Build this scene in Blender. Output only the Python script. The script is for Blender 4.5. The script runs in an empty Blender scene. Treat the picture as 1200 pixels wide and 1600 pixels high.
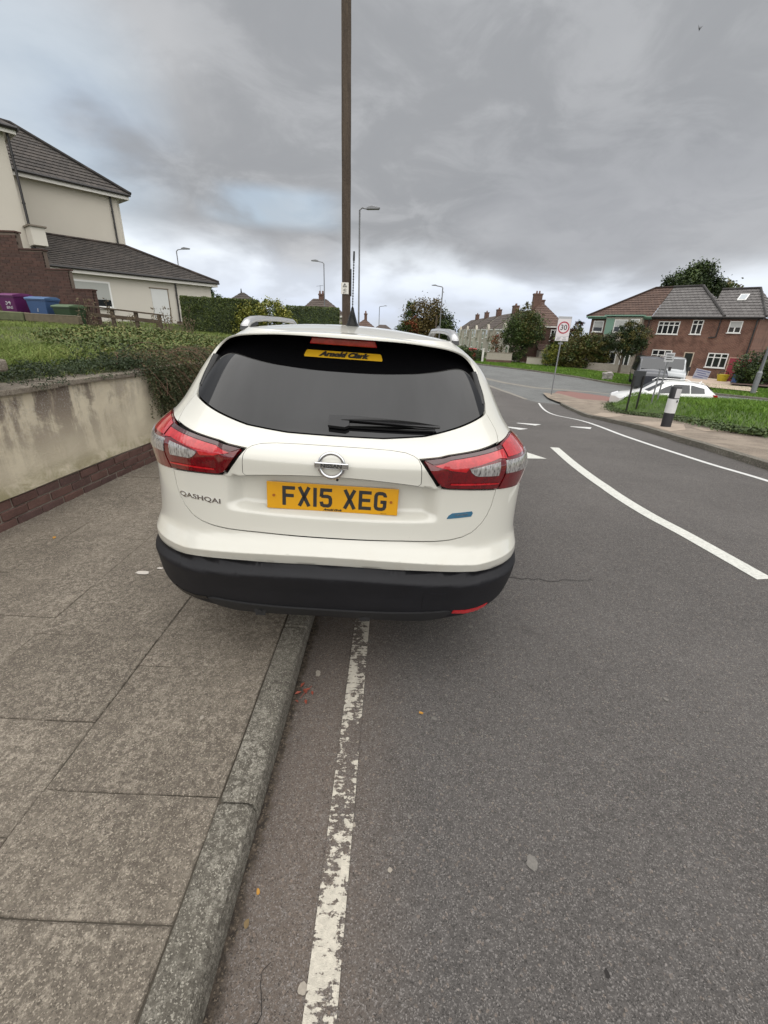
import bpy, bmesh, math, random
import numpy as np
from mathutils import Vector, Matrix, Euler
from mathutils.geometry import delaunay_2d_cdt, tessellate_polygon
R_ = math.radians
random.seed(7); rng = np.random.default_rng(11)
scn = bpy.context.scene
COL = scn.collection

# ------------------------------------------------------------------ camera
cam_d = bpy.data.cameras.new("camera")
cam_d.sensor_fit = 'VERTICAL'; cam_d.sensor_height = 24.0; cam_d.sensor_width = 18.0
cam_d.lens = 675.0 / 1600.0 * 24.0
cam_d.clip_start = 0.05; cam_d.clip_end = 4000
cam = bpy.data.objects.new("camera", cam_d); COL.objects.link(cam)
cam.location = (0, 0, 1.55); cam.rotation_euler = (R_(67.1263), R_(-1.9788), R_(1.1746))
scn.camera = cam

# ------------------------------------------------------------------ exposure, sky, sun
scn.view_settings.view_transform = 'Standard'; scn.view_settings.look = 'None'
scn.view_settings.gamma = 1.0; scn.view_settings.use_curve_mapping = False
scn.view_settings.exposure = 1.28
SUN_EL, SUN_AZ = 62.0, 172.0        # azimuth clockwise from +Y
sd = bpy.data.lights.new("sun", 'SUN'); sd.energy = 1.5; sd.angle = R_(132); sd.color = (1.0, 0.965, 0.91)
sun = bpy.data.objects.new("sun", sd); COL.objects.link(sun)
_s = Vector((math.sin(R_(SUN_AZ)) * math.cos(R_(SUN_EL)), math.cos(R_(SUN_AZ)) * math.cos(R_(SUN_EL)), math.sin(R_(SUN_EL))))
sun.rotation_euler = _s.to_track_quat('Z', 'Y').to_euler()

world = bpy.data.worlds.new("World"); scn.world = world; world.use_nodes = True
nt = world.node_tree; nt.nodes.clear()
def wn(t, **k):
    n = nt.nodes.new(t)
    for a, b in k.items(): setattr(n, a, b)
    return n
def wl(a, b): nt.links.new(a, b)
def wmath(op, a, b=None, c=None, clamp=False):
    n = wn('ShaderNodeMath', operation=op); n.use_clamp = clamp
    for i, v in enumerate((a, b, c)):
        if v is None: continue
        if isinstance(v, (int, float)): n.inputs[i].default_value = v
        else: wl(v, n.inputs[i])
    return n.outputs[0]
def wrange(v, a, b, c=0.0, d=1.0, smooth=True):
    n = wn('ShaderNodeMapRange'); n.interpolation_type = 'SMOOTHSTEP' if smooth else 'LINEAR'
    wl(v, n.inputs[0])
    for i, x in enumerate((a, b, c, d)): n.inputs[i + 1].default_value = x
    return n.outputs[0]
def wmix(f, a, b):
    n = wn('ShaderNodeMix', data_type='RGBA')
    if isinstance(f, (int, float)): n.inputs[0].default_value = f
    else: wl(f, n.inputs[0])
    for i, v in ((6, a), (7, b)):
        if isinstance(v, tuple): n.inputs[i].default_value = (*v, 1)
        else: wl(v, n.inputs[i])
    return n.outputs[2]
tc = wn('ShaderNodeTexCoord'); sep = wn('ShaderNodeSeparateXYZ'); wl(tc.outputs['Generated'], sep.inputs[0])
zc = wmath('MAXIMUM', sep.outputs[2], 0.0)
zz = wmath('ADD', zc, 0.24)
px_ = wmath('DIVIDE', sep.outputs[0], zz); py_ = wmath('DIVIDE', sep.outputs[1], zz)
cmb = wn('ShaderNodeCombineXYZ'); wl(px_, cmb.inputs[0]); wl(py_, cmb.inputs[1])
def wnoise(scale, detail, rough, dist=0.0, off=(0, 0, 0), sc=(1, 1, 1)):
    m = wn('ShaderNodeMapping'); m.inputs['Location'].default_value = off; m.inputs['Scale'].default_value = sc
    wl(cmb.outputs[0], m.inputs[0])
    n = wn('ShaderNodeTexNoise'); n.inputs['Scale'].default_value = scale; n.inputs['Detail'].default_value = detail
    n.inputs['Roughness'].default_value = rough; n.inputs['Distortion'].default_value = dist
    wl(m.outputs[0], n.inputs[0]); return n.outputs['Fac']
big = wnoise(0.50, 5, 0.52, 0.25, (2.3, 1.1, 0))
mid = wnoise(1.25, 5, 0.50, 0.30, (5.0, 3.4, 0), (1.0, 0.8, 1))
cl = wmath('ADD', wmath('MULTIPLY', big, 0.65), wmath('MULTIPLY', mid, 0.35))
shade = wrange(cl, 0.41, 0.60)
cloud = wmix(shade, (0.152, 0.157, 0.165), (0.262, 0.266, 0.274))
fin = wnoise(3.1, 6, 0.6, 0.5, (1.0, 7.7, 0))
cloud = wmix(wmath("MULTIPLY", wrange(fin, 0.44, 0.66), 0.24), cloud, (0.30, 0.305, 0.315))
cloud = wmix(wmath("MULTIPLY", wrange(fin, 0.50, 0.34), 0.22), cloud, (0.135, 0.14, 0.15))
# a heavier bank of cloud to the right, as in the photograph
def around(v, lo, hi):
    d = wn('ShaderNodeVectorMath', operation='DOT_PRODUCT'); nv = wn('ShaderNodeVectorMath', operation='NORMALIZE')
    wl(tc.outputs['Generated'], nv.inputs[0]); wl(nv.outputs[0], d.inputs[0]); d.inputs[1].default_value = Vector(v).normalized()
    return wrange(d.outputs['Value'], lo, hi)
heavy = wmath('MULTIPLY', wmath("MULTIPLY", around((0.426, 0.891, 0.155), 0.90, 0.995), wrange(zc, 0.40, 0.24)), wrange(mid, 0.30, 0.62, 0.55, 1.0))
cloud = wmix(wmath('MULTIPLY', heavy, 0.55), cloud, (0.122, 0.128, 0.141))
# bright band under the cloud base, near the horizon, with a ragged upper edge
edge = wmath('ADD', zc, wmath('MULTIPLY', wmath('SUBTRACT', mid, 0.5), 0.16))
edge = wmath('ADD', edge, wmath('MULTIPLY', sep.outputs[0], 0.05))
band = wrange(edge, 0.165, 0.085)
bandcol = wmix(wrange(zc, 0.0, 0.13), (0.29, 0.32, 0.385), (0.40, 0.425, 0.455))
bandcol = wmix(wrange(mid, 0.42, 0.60), bandcol, (0.28, 0.30, 0.335))
cloud = wmix(band, cloud, bandcol)
# gaps of blue with thin cloud
sky = wn('ShaderNodeTexSky', sky_type='NISHITA'); sky.sun_disc = False
sky.sun_elevation = R_(SUN_EL); sky.sun_rotation = R_(SUN_AZ); sky.air_density = 1.2; sky.dust_density = 2.0
sk = wn('ShaderNodeMix', data_type='RGBA', blend_type='MULTIPLY'); sk.inputs[0].default_value = 1.0
wl(sky.outputs[0], sk.inputs[6]); sk.inputs[7].default_value = (0.085, 0.085, 0.085, 1)
thin = wmix(wrange(mid, 0.35, 0.65), sk.outputs[2], (0.26, 0.315, 0.37))
g1 = wmath('MULTIPLY', around((-0.228, 0.953, 0.201), 0.988, 0.9995), wrange(mid, 0.40, 0.54, 0.0, 1.0))
g2 = wmath('MULTIPLY', around((-0.536, 0.801, 0.265), 0.975, 0.999), wrange(mid, 0.38, 0.58, 0.1, 1.0))
g1 = wmath('MULTIPLY', g1, wmath('MULTIPLY', wrange(zc, 0.242, 0.218), wrange(zc, 0.160, 0.185)))
gap = wmath('MULTIPLY', wmath("MAXIMUM", g1, g2), 0.5, clamp=True)
col = wmix(gap, cloud, thin)
# the overcast is brighter overhead than low down (CIE overcast)
zen = wrange(zc, 0.42, 1.0, 1.0, 2.2)
mul = wn('ShaderNodeMix', data_type='RGBA', blend_type='MULTIPLY'); mul.inputs[0].default_value = 1.0
wl(col, mul.inputs[6]); cz = wn('ShaderNodeCombineXYZ')
for i in range(3): wl(zen, cz.inputs[i])
wl(cz.outputs[0], mul.inputs[7])
bg = wn('ShaderNodeBackground'); bg.inputs[1].default_value = 1.0; wl(mul.outputs[2], bg.inputs[0])
wo = wn('ShaderNodeOutputWorld'); wl(bg.outputs[0], wo.inputs[0])

# ------------------------------------------------------------------ helpers
def tag(o, label=None, cat=None, group=None, kind=None):
    if label: o['label'] = label
    if cat: o['category'] = cat
    if group: o['group'] = group
    if kind: o['kind'] = kind
    return o
def empty(name, loc=(0, 0, 0), rz=0.0, parent=None):
    o = bpy.data.objects.new(name, None); o.empty_display_size = 0.1
    COL.objects.link(o); o.location = loc; o.rotation_euler = (0, 0, rz)
    if parent: o.parent = parent
    return o
def link(name, me, mat=None, parent=None, loc=None, rot=None):
    o = bpy.data.objects.new(name, me); COL.objects.link(o)
    if mat is not None and len(me.materials) == 0:
        for m in (mat if isinstance(mat, (list, tuple)) else [mat]): me.materials.append(m)
    if parent: o.parent = parent
    if loc is not None: o.location = loc
    if rot is not None: o.rotation_euler = rot
    return o
def mk(name, V, Fc, mat=None, parent=None, smooth=False, loc=None, rot=None, mi=None):
    me = bpy.data.meshes.new(name)
    if isinstance(V, np.ndarray) and isinstance(Fc, np.ndarray):
        k = Fc.shape[1]; n = len(Fc)
        me.vertices.add(len(V)); me.vertices.foreach_set('co', V.astype(np.float32).ravel())
        me.loops.add(n * k); me.loops.foreach_set('vertex_index', Fc.astype(np.int32).ravel())
        me.polygons.add(n); me.polygons.foreach_set('loop_start', np.arange(0, n * k, k, dtype=np.int32))
        me.polygons.foreach_set('loop_total', np.full(n, k, dtype=np.int32))
        me.update(calc_edges=True)
    else:
        me.from_pydata([tuple(v) for v in V], [], [tuple(f) for f in Fc]); me.update()
    if smooth: me.polygons.foreach_set('use_smooth', np.ones(len(me.polygons), dtype=bool))
    if mi is not None: me.polygons.foreach_set('material_index', np.asarray(mi, dtype=np.int32))
    return link(name, me, mat, parent, loc, rot)
class MB:
    """collects simple solids into one mesh"""
    def __init__(s): s.v = []; s.f = []; s.m = []
    def add(s, V, Fc, mi=0):
        b = len(s.v); s.v += [tuple(v) for v in V]; s.f += [tuple(i + b for i in f) for f in Fc]; s.m += [mi] * len(Fc); return s
    def box(s, x0, x1, y0, y1, z0, z1, mi=0, M=None):
        V = [(x0, y0, z0), (x1, y0, z0), (x1, y1, z0), (x0, y1, z0), (x0, y0, z1), (x1, y0, z1), (x1, y1, z1), (x0, y1, z1)]
        if M is not None: V = [tuple(M @ Vector(v)) for v in V]
        return s.add(V, [(0, 3, 2, 1), (4, 5, 6, 7), (0, 1, 5, 4), (1, 2, 6, 5), (2, 3, 7, 6), (3, 0, 4, 7)], mi)
    def prism(s, poly, a, b, axis='z', mi=0, M=None):
        n = len(poly)
        def P(p, h): return {'z': (p[0], p[1], h), 'y': (p[0], h, p[1]), 'x': (h, p[0], p[1])}[axis]
        V = [P(p, a) for p in poly] + [P(p, b) for p in poly]
        if M is not None: V = [tuple(M @ Vector(v)) for v in V]
        return s.add(V, [tuple(range(n - 1, -1, -1)), tuple(range(n, 2 * n))] + [(i, (i + 1) % n, n + (i + 1) % n, n + i) for i in range(n)], mi)
    def tube(s, pts, r, n=8, mi=0, cap=True):
        pts = [Vector(p) for p in pts]; rs = r if isinstance(r, (list, tuple)) else [r] * len(pts)
        b = len(s.v); up = Vector((0, 0, 1))
        for i, p in enumerate(pts):
            t = (pts[min(i + 1, len(pts) - 1)] - pts[max(i - 1, 0)]).normalized()
            a = t.cross(up)
            if a.length < 1e-3: a = t.cross(Vector((0, 1, 0)))
            a.normalize(); c = t.cross(a)
            for k in range(n):
                w = 2 * math.pi * k / n; s.v.append(tuple(p + (a * math.cos(w) + c * math.sin(w)) * rs[i]))
        for i in range(len(pts) - 1):
            for k in range(n):
                s.f.append((b + i * n + k, b + i * n + (k + 1) % n, b + (i + 1) * n + (k + 1) % n, b + (i + 1) * n + k)); s.m.append(mi)
        if cap:
            s.f.append(tuple(b + k for k in range(n))[::-1]); s.m.append(mi)
            s.f.append(tuple(b + (len(pts) - 1) * n + k for k in range(n))); s.m.append(mi)
        return s
    def build(s, name, mat, parent=None, loc=None, rot=None, smooth=False, bevel=0.0, seg=1):
        me = bpy.data.meshes.new(name); me.from_pydata(s.v, [], s.f); me.update()
        me.polygons.foreach_set('material_index', np.asarray(s.m, dtype=np.int32))
        if smooth: me.polygons.foreach_set('use_smooth', np.ones(len(me.polygons), dtype=bool))
        bm = bmesh.new(); bm.from_mesh(me); bmesh.ops.recalc_face_normals(bm, faces=bm.faces)
        if bevel > 0: bmesh.ops.bevel(bm, geom=bm.edges[:] , offset=bevel, segments=seg, affect='EDGES', profile=0.6, clamp_overlap=True)
        bm.to_mesh(me); bm.free()
        if smooth and bevel == 0:
            try: me.set_sharp_from_angle(angle=R_(40))
            except Exception: pass
        return link(name, me, mat, parent, loc, rot)
def in_poly(px, py, poly):
    px = np.asarray(px); py = np.asarray(py); c = np.zeros(px.shape, bool); n = len(poly); j = n - 1
    for i in range(n):
        xi, yi = poly[i]; xj, yj = poly[j]
        cond = ((yi > py) != (yj > py))
        with np.errstate(divide='ignore', invalid='ignore'):
            xx = (xj - xi) * (py - yi) / (yj - yi + 1e-12) + xi
        c ^= cond & (px < xx); j = i
    return c
def dens(poly, step):
    out = []
    for i in range(len(poly)):
        a = np.array(poly[i], float); b = np.array(poly[(i + 1) % len(poly)], float)
        n = max(1, int(np.ceil(np.linalg.norm(b - a) / step)))
        for k in range(n): out.append(tuple(a + (b - a) * k / n))
    return out
def area2(p): return sum(p[i][0] * p[(i + 1) % len(p)][1] - p[(i + 1) % len(p)][0] * p[i][1] for i in range(len(p))) / 2
def inset(poly, d):
    """shrink (d>0) a polygon by d"""
    if area2(poly) < 0: poly = poly[::-1]
    n = len(poly); out = []
    for i in range(n):
        a = Vector(poly[i - 1]); b = Vector(poly[i]); c = Vector(poly[(i + 1) % n])
        e1 = (b - a); e2 = (c - b)
        if e1.length < 1e-9 or e2.length < 1e-9: out.append(tuple(b)); continue
        e1.normalize(); e2.normalize()
        n1 = Vector((-e1.y, e1.x)); n2 = Vector((-e2.y, e2.x)); m = n1 + n2
        if m.length < 1e-6: m = n1
        m.normalize(); k = d / max(0.5, m.dot(n1)); out.append(tuple(b + m * k))
    return out
def patch2d(outer, holes=(), grid=(), step=0.05):
    """triangulated planar region; outer/holes: polygons, grid: interior points"""
    loops = [dens(outer, step)] + [dens(h, step) for h in holes]
    P = []; E = []
    for lp in loops:
        b = len(P); P += lp; E += [(b + i, b + (i + 1) % len(lp)) for i in range(len(lp))]
    if len(grid):
        g = np.asarray(grid, float); ok = in_poly(g[:, 0], g[:, 1], outer)
        for h in holes: ok &= ~in_poly(g[:, 0], g[:, 1], h)
        g = g[ok]
        # keep clear of the outlines
        B = np.array(P); keep = np.ones(len(g), bool)
        for i in range(0, len(g), 2000):
            dd = ((g[i:i + 2000, None, :] - B[None]) ** 2).sum(2).min(1); keep[i:i + 2000] = dd > (step * 0.35) ** 2
        P += [tuple(x) for x in g[keep]]
    r = delaunay_2d_cdt([Vector(p) for p in P], E, [], 0, 1e-7)
    V = np.array([tuple(v) for v in r[0]]); T_ = np.array([f for f in r[2]])
    c = V[T_].mean(1); ok = in_poly(c[:, 0], c[:, 1], outer)
    for h in holes: ok &= ~in_poly(c[:, 0], c[:, 1], h)
    T_ = T_[ok]; a = V[T_]
    ar = (a[:, 1, 0] - a[:, 0, 0]) * (a[:, 2, 1] - a[:, 0, 1]) - (a[:, 2, 0] - a[:, 0, 0]) * (a[:, 1, 1] - a[:, 0, 1])
    T_[ar < 0] = T_[ar < 0][:, ::-1]; T_ = T_[np.abs(ar) > 1e-12]
    used = np.unique(T_); mp = -np.ones(len(V), int); mp[used] = np.arange(len(used))
    return V[used], mp[T_]

# ------------------------------------------------------------------ materials
MATS = {}
class NT:
    def __init__(s, name):
        s.m = bpy.data.materials.new(name); s.m.use_nodes = True; s.t = s.m.node_tree; s.t.nodes.clear()
        s.o = s.t.nodes.new('ShaderNodeOutputMaterial'); s.b = s.t.nodes.new('ShaderNodeBsdfPrincipled')
        s.t.links.new(s.b.outputs[0], s.o.inputs[0]); s._c = None; MATS[name] = s.m
    def n(s, t, **k):
        x = s.t.nodes.new(t)
        for a, b in k.items(): setattr(x, a, b)
        return x
    def l(s, a, b): s.t.links.new(a, b)
    def co(s, kind='Object', scale=(1, 1, 1), off=(0, 0, 0), rot=(0, 0, 0)):
        if kind == 'World': g = s.n('ShaderNodeNewGeometry').outputs['Position']
        else: g = s.n('ShaderNodeTexCoord').outputs[kind]
        m = s.n('ShaderNodeMapping'); m.inputs['Scale'].default_value = scale; m.inputs['Location'].default_value = off; m.inputs['Rotation'].default_value = rot
        s.l(g, m.inputs[0]); return m.outputs[0]
    def noise(s, co, scale, detail=4, rough=0.55, dist=0.0):
        x = s.n('ShaderNodeTexNoise'); x.inputs['Scale'].default_value = scale; x.inputs['Detail'].default_value = detail
        x.inputs['Roughness'].default_value = rough; x.inputs['Distortion'].default_value = dist; s.l(co, x.inputs['Vector']); return x.outputs['Fac']
    def vor(s, co, scale, feature='F1', out='Distance', rnd=1.0):
        x = s.n('ShaderNodeTexVoronoi', feature=feature); x.inputs['Scale'].default_value = scale; x.inputs['Randomness'].default_value = rnd; s.l(co, x.inputs['Vector']); return x.outputs[out]
    def ramp(s, f, stops, interp='LINEAR'):
        x = s.n('ShaderNodeValToRGB'); x.color_ramp.interpolation = interp; e = x.color_ramp.elements
        while len(e) < len(stops): e.new(0.5)
        for i, (p, c) in enumerate(stops):
            e[i].position = p; e[i].color = (*c, 1) if not isinstance(c, (int, float)) else (c, c, c, 1)
        s.l(f, x.inputs[0]); return x.outputs[0]
    def rng(s, v, a, b, c=0.0, d=1.0):
        x = s.n('ShaderNodeMapRange'); x.interpolation_type = 'SMOOTHSTEP'; s.l(v, x.inputs[0])
        for i, k in enumerate((a, b, c, d)): x.inputs[i + 1].default_value = k
        return x.outputs[0]
    def mix(s, f, a, b, mode='MIX'):
        x = s.n('ShaderNodeMix', data_type='RGBA', blend_type=mode)
        if isinstance(f, (int, float)): x.inputs[0].default_value = f
        else: s.l(f, x.inputs[0])
        for i, v in ((6, a), (7, b)):
            if isinstance(v, (tuple, list)): x.inputs[i].default_value = (*v, 1)
            else: s.l(v, x.inputs[i])
        return x.outputs[2]
    def math(s, op, a, b=0.0, clamp=False):
        x = s.n('ShaderNodeMath', operation=op); x.use_clamp = clamp
        for i, v in enumerate((a, b)):
            if isinstance(v, (int, float)): x.inputs[i].default_value = v
            else: s.l(v, x.inputs[i])
        return x.outputs[0]
    def sep(s, co):
        x = s.n('ShaderNodeSeparateXYZ'); s.l(co, x.inputs[0]); return x.outputs
    def island(s): return s.n('ShaderNodeNewGeometry').outputs['Random Per Island']
    def orand(s): return s.n('ShaderNodeObjectInfo').outputs['Random']
    def col(s, v):
        if isinstance(v, (tuple, list)): s.b.inputs['Base Color'].default_value = (*v, 1)
        else: s.l(v, s.b.inputs['Base Color'])
        return s
    def set(s, **k):
        for a, v in k.items():
            i = s.b.inputs[a.replace('_', ' ')]
            if isinstance(v, (int, float)): i.default_value = v
            elif isinstance(v, tuple): i.default_value = v if len(v) == 4 else (*v, 1)
            else: s.l(v, i)
        return s
    def bump(s, h, strength=0.5, dist=0.01, prev=None):
        x = s.n('ShaderNodeBump'); x.inputs['Strength'].default_value = strength; x.inputs['Distance'].default_value = dist
        s.l(h, x.inputs['Height'])
        if prev is not None: s.l(prev, x.inputs['Normal'])
        s.l(x.outputs[0], s.b.inputs['Normal']); return x.outputs[0]
def plain(name, col, rough=0.5, metal=0.0, coat=0.0, spec=0.5, var=0.0, scale=8.0, bump=0.0):
    t = NT(name)
    if var > 0:
        co = t.co('Object'); f = t.noise(co, scale, 6, 0.6)
        t.col(t.mix(f, tuple(c * (1 - var) for c in col), tuple(min(1, c * (1 + var)) for c in col)))
        if bump > 0: t.bump(f, bump, 0.01)
    else: t.col(col)
    t.set(Roughness=rough, Metallic=metal); t.b.inputs['Specular IOR Level'].default_value = spec
    if coat: t.b.inputs['Coat Weight'].default_value = coat; t.b.inputs['Coat Roughness'].default_value = 0.03
    return t.m
# ------------------------------------------------------------------ ground materials
def asphalt(name, base, brown, old=0.0):
    t = NT(name); co = t.co('World')
    big = t.noise(co, 0.55, 5, 0.6); med = t.noise(co, 7, 5, 0.65); m2 = t.noise(co, 42, 5, 0.75)
    wob = t.n('ShaderNodeVectorMath', operation='ADD'); nz = t.n('ShaderNodeTexNoise'); nz.inputs['Scale'].default_value = 160; t.l(co, nz.inputs['Vector'])
    sc = t.n('ShaderNodeVectorMath', operation='SCALE'); sc.inputs['Scale'].default_value = 0.006; t.l(nz.outputs['Color'], sc.inputs[0]); t.l(co, wob.inputs[0]); t.l(sc.outputs[0], wob.inputs[1]); wc = wob.outputs[0]
    sx = t.sep(t.vor(wc, 330, 'F1', 'Color'))[0]; sd_ = t.vor(wc, 330); s2 = t.sep(t.vor(wc, 150, 'F1', 'Color'))
    grain = t.noise(co, 190, 3, 0.75)
    xyz = t.sep(co)
    c = t.mix(t.rng(big, 0.35, 0.68), tuple(k * 0.78 for k in base), tuple(k * 1.2 for k in base))
    gut = t.math('MULTIPLY', t.rng(xyz[0], 0.22, -0.20), t.rng(xyz[1], 12, 4))
    gut = t.math('MULTIPLY', gut, t.rng(med, 0.2, 0.6, 0.65, 1.0))
    c = t.mix(gut, c, brown)
    c = t.mix(t.rng(med, 0.38, 0.66, 0.0, 0.28), c, tuple(k * 0.62 for k in base))
    c = t.mix(t.rng(m2, 0.46, 0.72, 0.0, 0.55), c, tuple(k * 1.7 for k in base))
    c = t.mix(t.rng(m2, 0.46, 0.28, 0.0, 0.5), c, tuple(k * 0.45 for k in base))
    c = t.mix(t.rng(grain, 0.45, 0.75, 0.0, 0.6), c, tuple(k * 1.9 for k in base))
    c = t.mix(t.rng(sx, 0.76, 0.99, 0.0, 0.62), c, tuple(k * 2.8 + 0.02 for k in base))
    c = t.mix(t.rng(s2[0], 0.94, 0.98, 0.0, 0.25), c, tuple(k * 2.6 for k in brown))
    c = t.mix(t.rng(sx, 0.22, 0.0, 0.0, 0.70), c, tuple(k * 0.28 for k in base))
    c = t.mix(t.rng(t.noise(co, 1.7, 4, 0.6, 0.4), 0.58, 0.76, 0, 0.25), c, tuple(k * 0.6 for k in base))
    # damp silt in the channel under the kerb, ragged edge
    e = t.math('ADD', xyz[0], t.math('MULTIPLY', t.math('SUBTRACT', t.noise(co, 11, 6, 0.7), 0.5), 0.09))
    sil = t.math('MULTIPLY', t.rng(e, -0.352, -0.378), t.rng(xyz[0], -.45, -.41)); sil = t.math('MULTIPLY', sil, t.rng(xyz[1], 12, 9))
    c = t.mix(t.math('MULTIPLY', sil, 0.95), c, t.mix(t.rng(m2, .4, .6), (0.030, 0.024, 0.019), (0.075, 0.058, 0.043)))
    t.col(c); t.set(Roughness=0.86); t.b.inputs['Specular IOR Level'].default_value = 0.35
    h = t.math('ADD', t.math('MULTIPLY', sd_, 0.7), t.math('ADD', grain, m2)); t.bump(h, 0.6, 0.006)
    t.color = c; return t
m_asph = asphalt("asphalt", (0.082, 0.0755, 0.071), (0.128, 0.100, 0.080)).m
m_asph_old = asphalt("asphalt_worn_grey", (0.115, 0.118, 0.115), (0.11, 0.09, 0.07)).m
def paint(name, wear, white=(0.72, 0.72, 0.67)):
    t = asphalt(name, (0.082, 0.0755, 0.071), (0.128, 0.100, 0.080)); co = t.co('World')
    a = t.noise(co, 34, 6, 0.72, 0.5); b = t.noise(t.co('World', (1, 0.35, 1)), 5.0, 4, 0.6); x = t.noise(t.co('World', (1, 4.0, 1)), 22, 4, 0.6)
    f = t.math('ADD', t.math('ADD', t.math('MULTIPLY', a, 0.55), t.math('MULTIPLY', b, 0.75)), t.math('MULTIPLY', x, 0.35))
    m = t.rng(f, wear, wear + 0.035)
    dirt = t.mix(t.rng(t.noise(co, 60, 4, 0.6), 0.3, 0.75), white, tuple(k * 0.74 for k in white))
    t.col(t.mix(m, t.color, dirt)); return t.m
m_worn = paint("worn_white_paint", 0.80, (0.56, 0.52, 0.44))
m_paint = paint("road_paint", 0.60, (0.64, 0.64, 0.59))
m_paint_b = paint("road_paint_fresh", 0.52, (0.66, 0.66, 0.64))

def concrete(name, a, b, speck, moss=0.0, s=1.0):
    t = NT(name); co = t.co('World'); r = t.orand()
    big = t.noise(co, 1.6 * s, 6, 0.62, 0.3); med = t.noise(co, 13 * s, 7, 0.72, 0.3); m2 = t.noise(co, 46 * s, 5, 0.78); fine = t.noise(co, 190 * s, 3, 0.75)
    wob = t.n('ShaderNodeVectorMath', operation='ADD'); nz = t.n('ShaderNodeTexNoise'); nz.inputs['Scale'].default_value = 140; t.l(co, nz.inputs['Vector'])
    sc = t.n('ShaderNodeVectorMath', operation='SCALE'); sc.inputs['Scale'].default_value = 0.009; t.l(nz.outputs['Color'], sc.inputs[0]); t.l(co, wob.inputs[0]); t.l(sc.outputs[0], wob.inputs[1])
    vx = t.sep(t.vor(wob.outputs[0], 290 * s, 'F1', 'Color'))[0]
    c = t.mix(t.rng(big, 0.36, 0.66), a, b)
    c = t.mix(t.rng(r, 0.0, 1.0, 0.0, 0.30), c, tuple(k * 0.78 for k in a))
    patch = t.rng(t.noise(co, 3.3, 5, 0.65, .3), 0.38, 0.66, 0.35, 1.0)
    pale = t.math('MULTIPLY', t.rng(m2, 0.47, 0.58), t.rng(fine, 0.36, 0.60, .35, 1.0))
    c = t.mix(t.math('MULTIPLY', t.math('MULTIPLY', pale, patch), .62), c, speck)
    c = t.mix(t.math('MULTIPLY', t.rng(med, 0.52, 0.74, 0, .6), t.rng(fine, .4, .6, .3, .9)), c, tuple(k * .92 for k in speck))
    c = t.mix(t.rng(m2, 0.44, 0.24, 0, 0.75), c, tuple(k * 0.42 for k in a))
    c = t.mix(t.rng(fine, 0.44, 0.26, 0, 0.6), c, tuple(k * 0.38 for k in a))
    c = t.mix(t.rng(vx, 0.80, 1.0, 0, 0.55), c, tuple(min(1, k * 1.15) for k in speck))
    c = t.mix(t.rng(vx, 0.18, 0.0, 0, 0.6), c, tuple(k * 0.4 for k in a))
    lv = t.vor(wob.outputs[0], 3.1, 'F1'); lb = t.math('MULTIPLY', t.rng(t.math('ADD', lv, t.math('MULTIPLY', med, .08)), 0.115, 0.075), t.rng(fine, 0.3, 0.6, .3, 1))
    c = t.mix(t.math('MULTIPLY', lb, 0.45), c, tuple(min(1, k * 1.25) for k in speck))
    if moss: c = t.mix(t.math('MULTIPLY', t.rng(t.noise(co, 5, 5, 0.7), 0.56, 0.70), moss), c, (0.07, 0.085, 0.035))
    t.col(c); t.set(Roughness=0.9); t.b.inputs['Specular IOR Level'].default_value = 0.3
    t.bump(t.math('ADD', t.math('MULTIPLY', m2, 1.2), fine), 0.85, 0.007); return t.m
m_slab = concrete("paving_concrete", (0.118, 0.100, 0.080), (0.165, 0.141, 0.113), (0.42, 0.37, 0.30))
m_slab_r = concrete("worn_paving", (0.16, 0.128, 0.10), (0.27, 0.222, 0.175), (0.38, 0.33, 0.27))
m_kerb = concrete("kerb_granite", (0.090, 0.081, 0.066), (0.140, 0.127, 0.104), (0.42, 0.395, 0.335), 0.08, 1.0)
m_dirt = plain("joint_grit", (0.050, 0.042, 0.031), 0.95, var=0.4, scale=40)
m_gutter = plain("gutter_grit", (0.055, 0.043, 0.034), 0.95, var=0.5, scale=55, bump=0.6)

def brickmat(name, a, b, c3):
    t = NT(name); co = t.co('World'); r = t.orand(); r2 = t.island()
    n1 = t.noise(co, 9, 5, 0.65); n2 = t.noise(co, 70, 4, 0.7)
    c = t.ramp(t.math('FRACT', t.math('ADD', r, r2)), [(0.0, a), (0.5, b), (1.0, c3)])
    c = t.mix(t.rng(n1, 0.35, 0.7, 0, 0.5), c, tuple(k * 0.55 for k in a)); c = t.mix(t.rng(n2, 0.5, 0.8, 0, 0.5), c, tuple(min(1, k * 1.9) for k in b))
    t.col(c); t.set(Roughness=0.85); t.bump(n2, 0.5, 0.005); return t.m
m_brick = brickmat("brick_plum", (0.088, 0.044, 0.037), (0.125, 0.066, 0.054), (0.068, 0.040, 0.038))
m_brick_d = brickmat("brick_dark_red", (0.058, 0.029, 0.022), (0.085, 0.042, 0.032), (0.045, 0.025, 0.021))
m_mortar = plain("mortar", (0.21, 0.18, 0.15), 0.95, var=0.35, scale=30)
m_mortar_d = plain("mortar_dark", (0.13, 0.10, 0.08), 0.95, var=0.3, scale=30)

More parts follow.
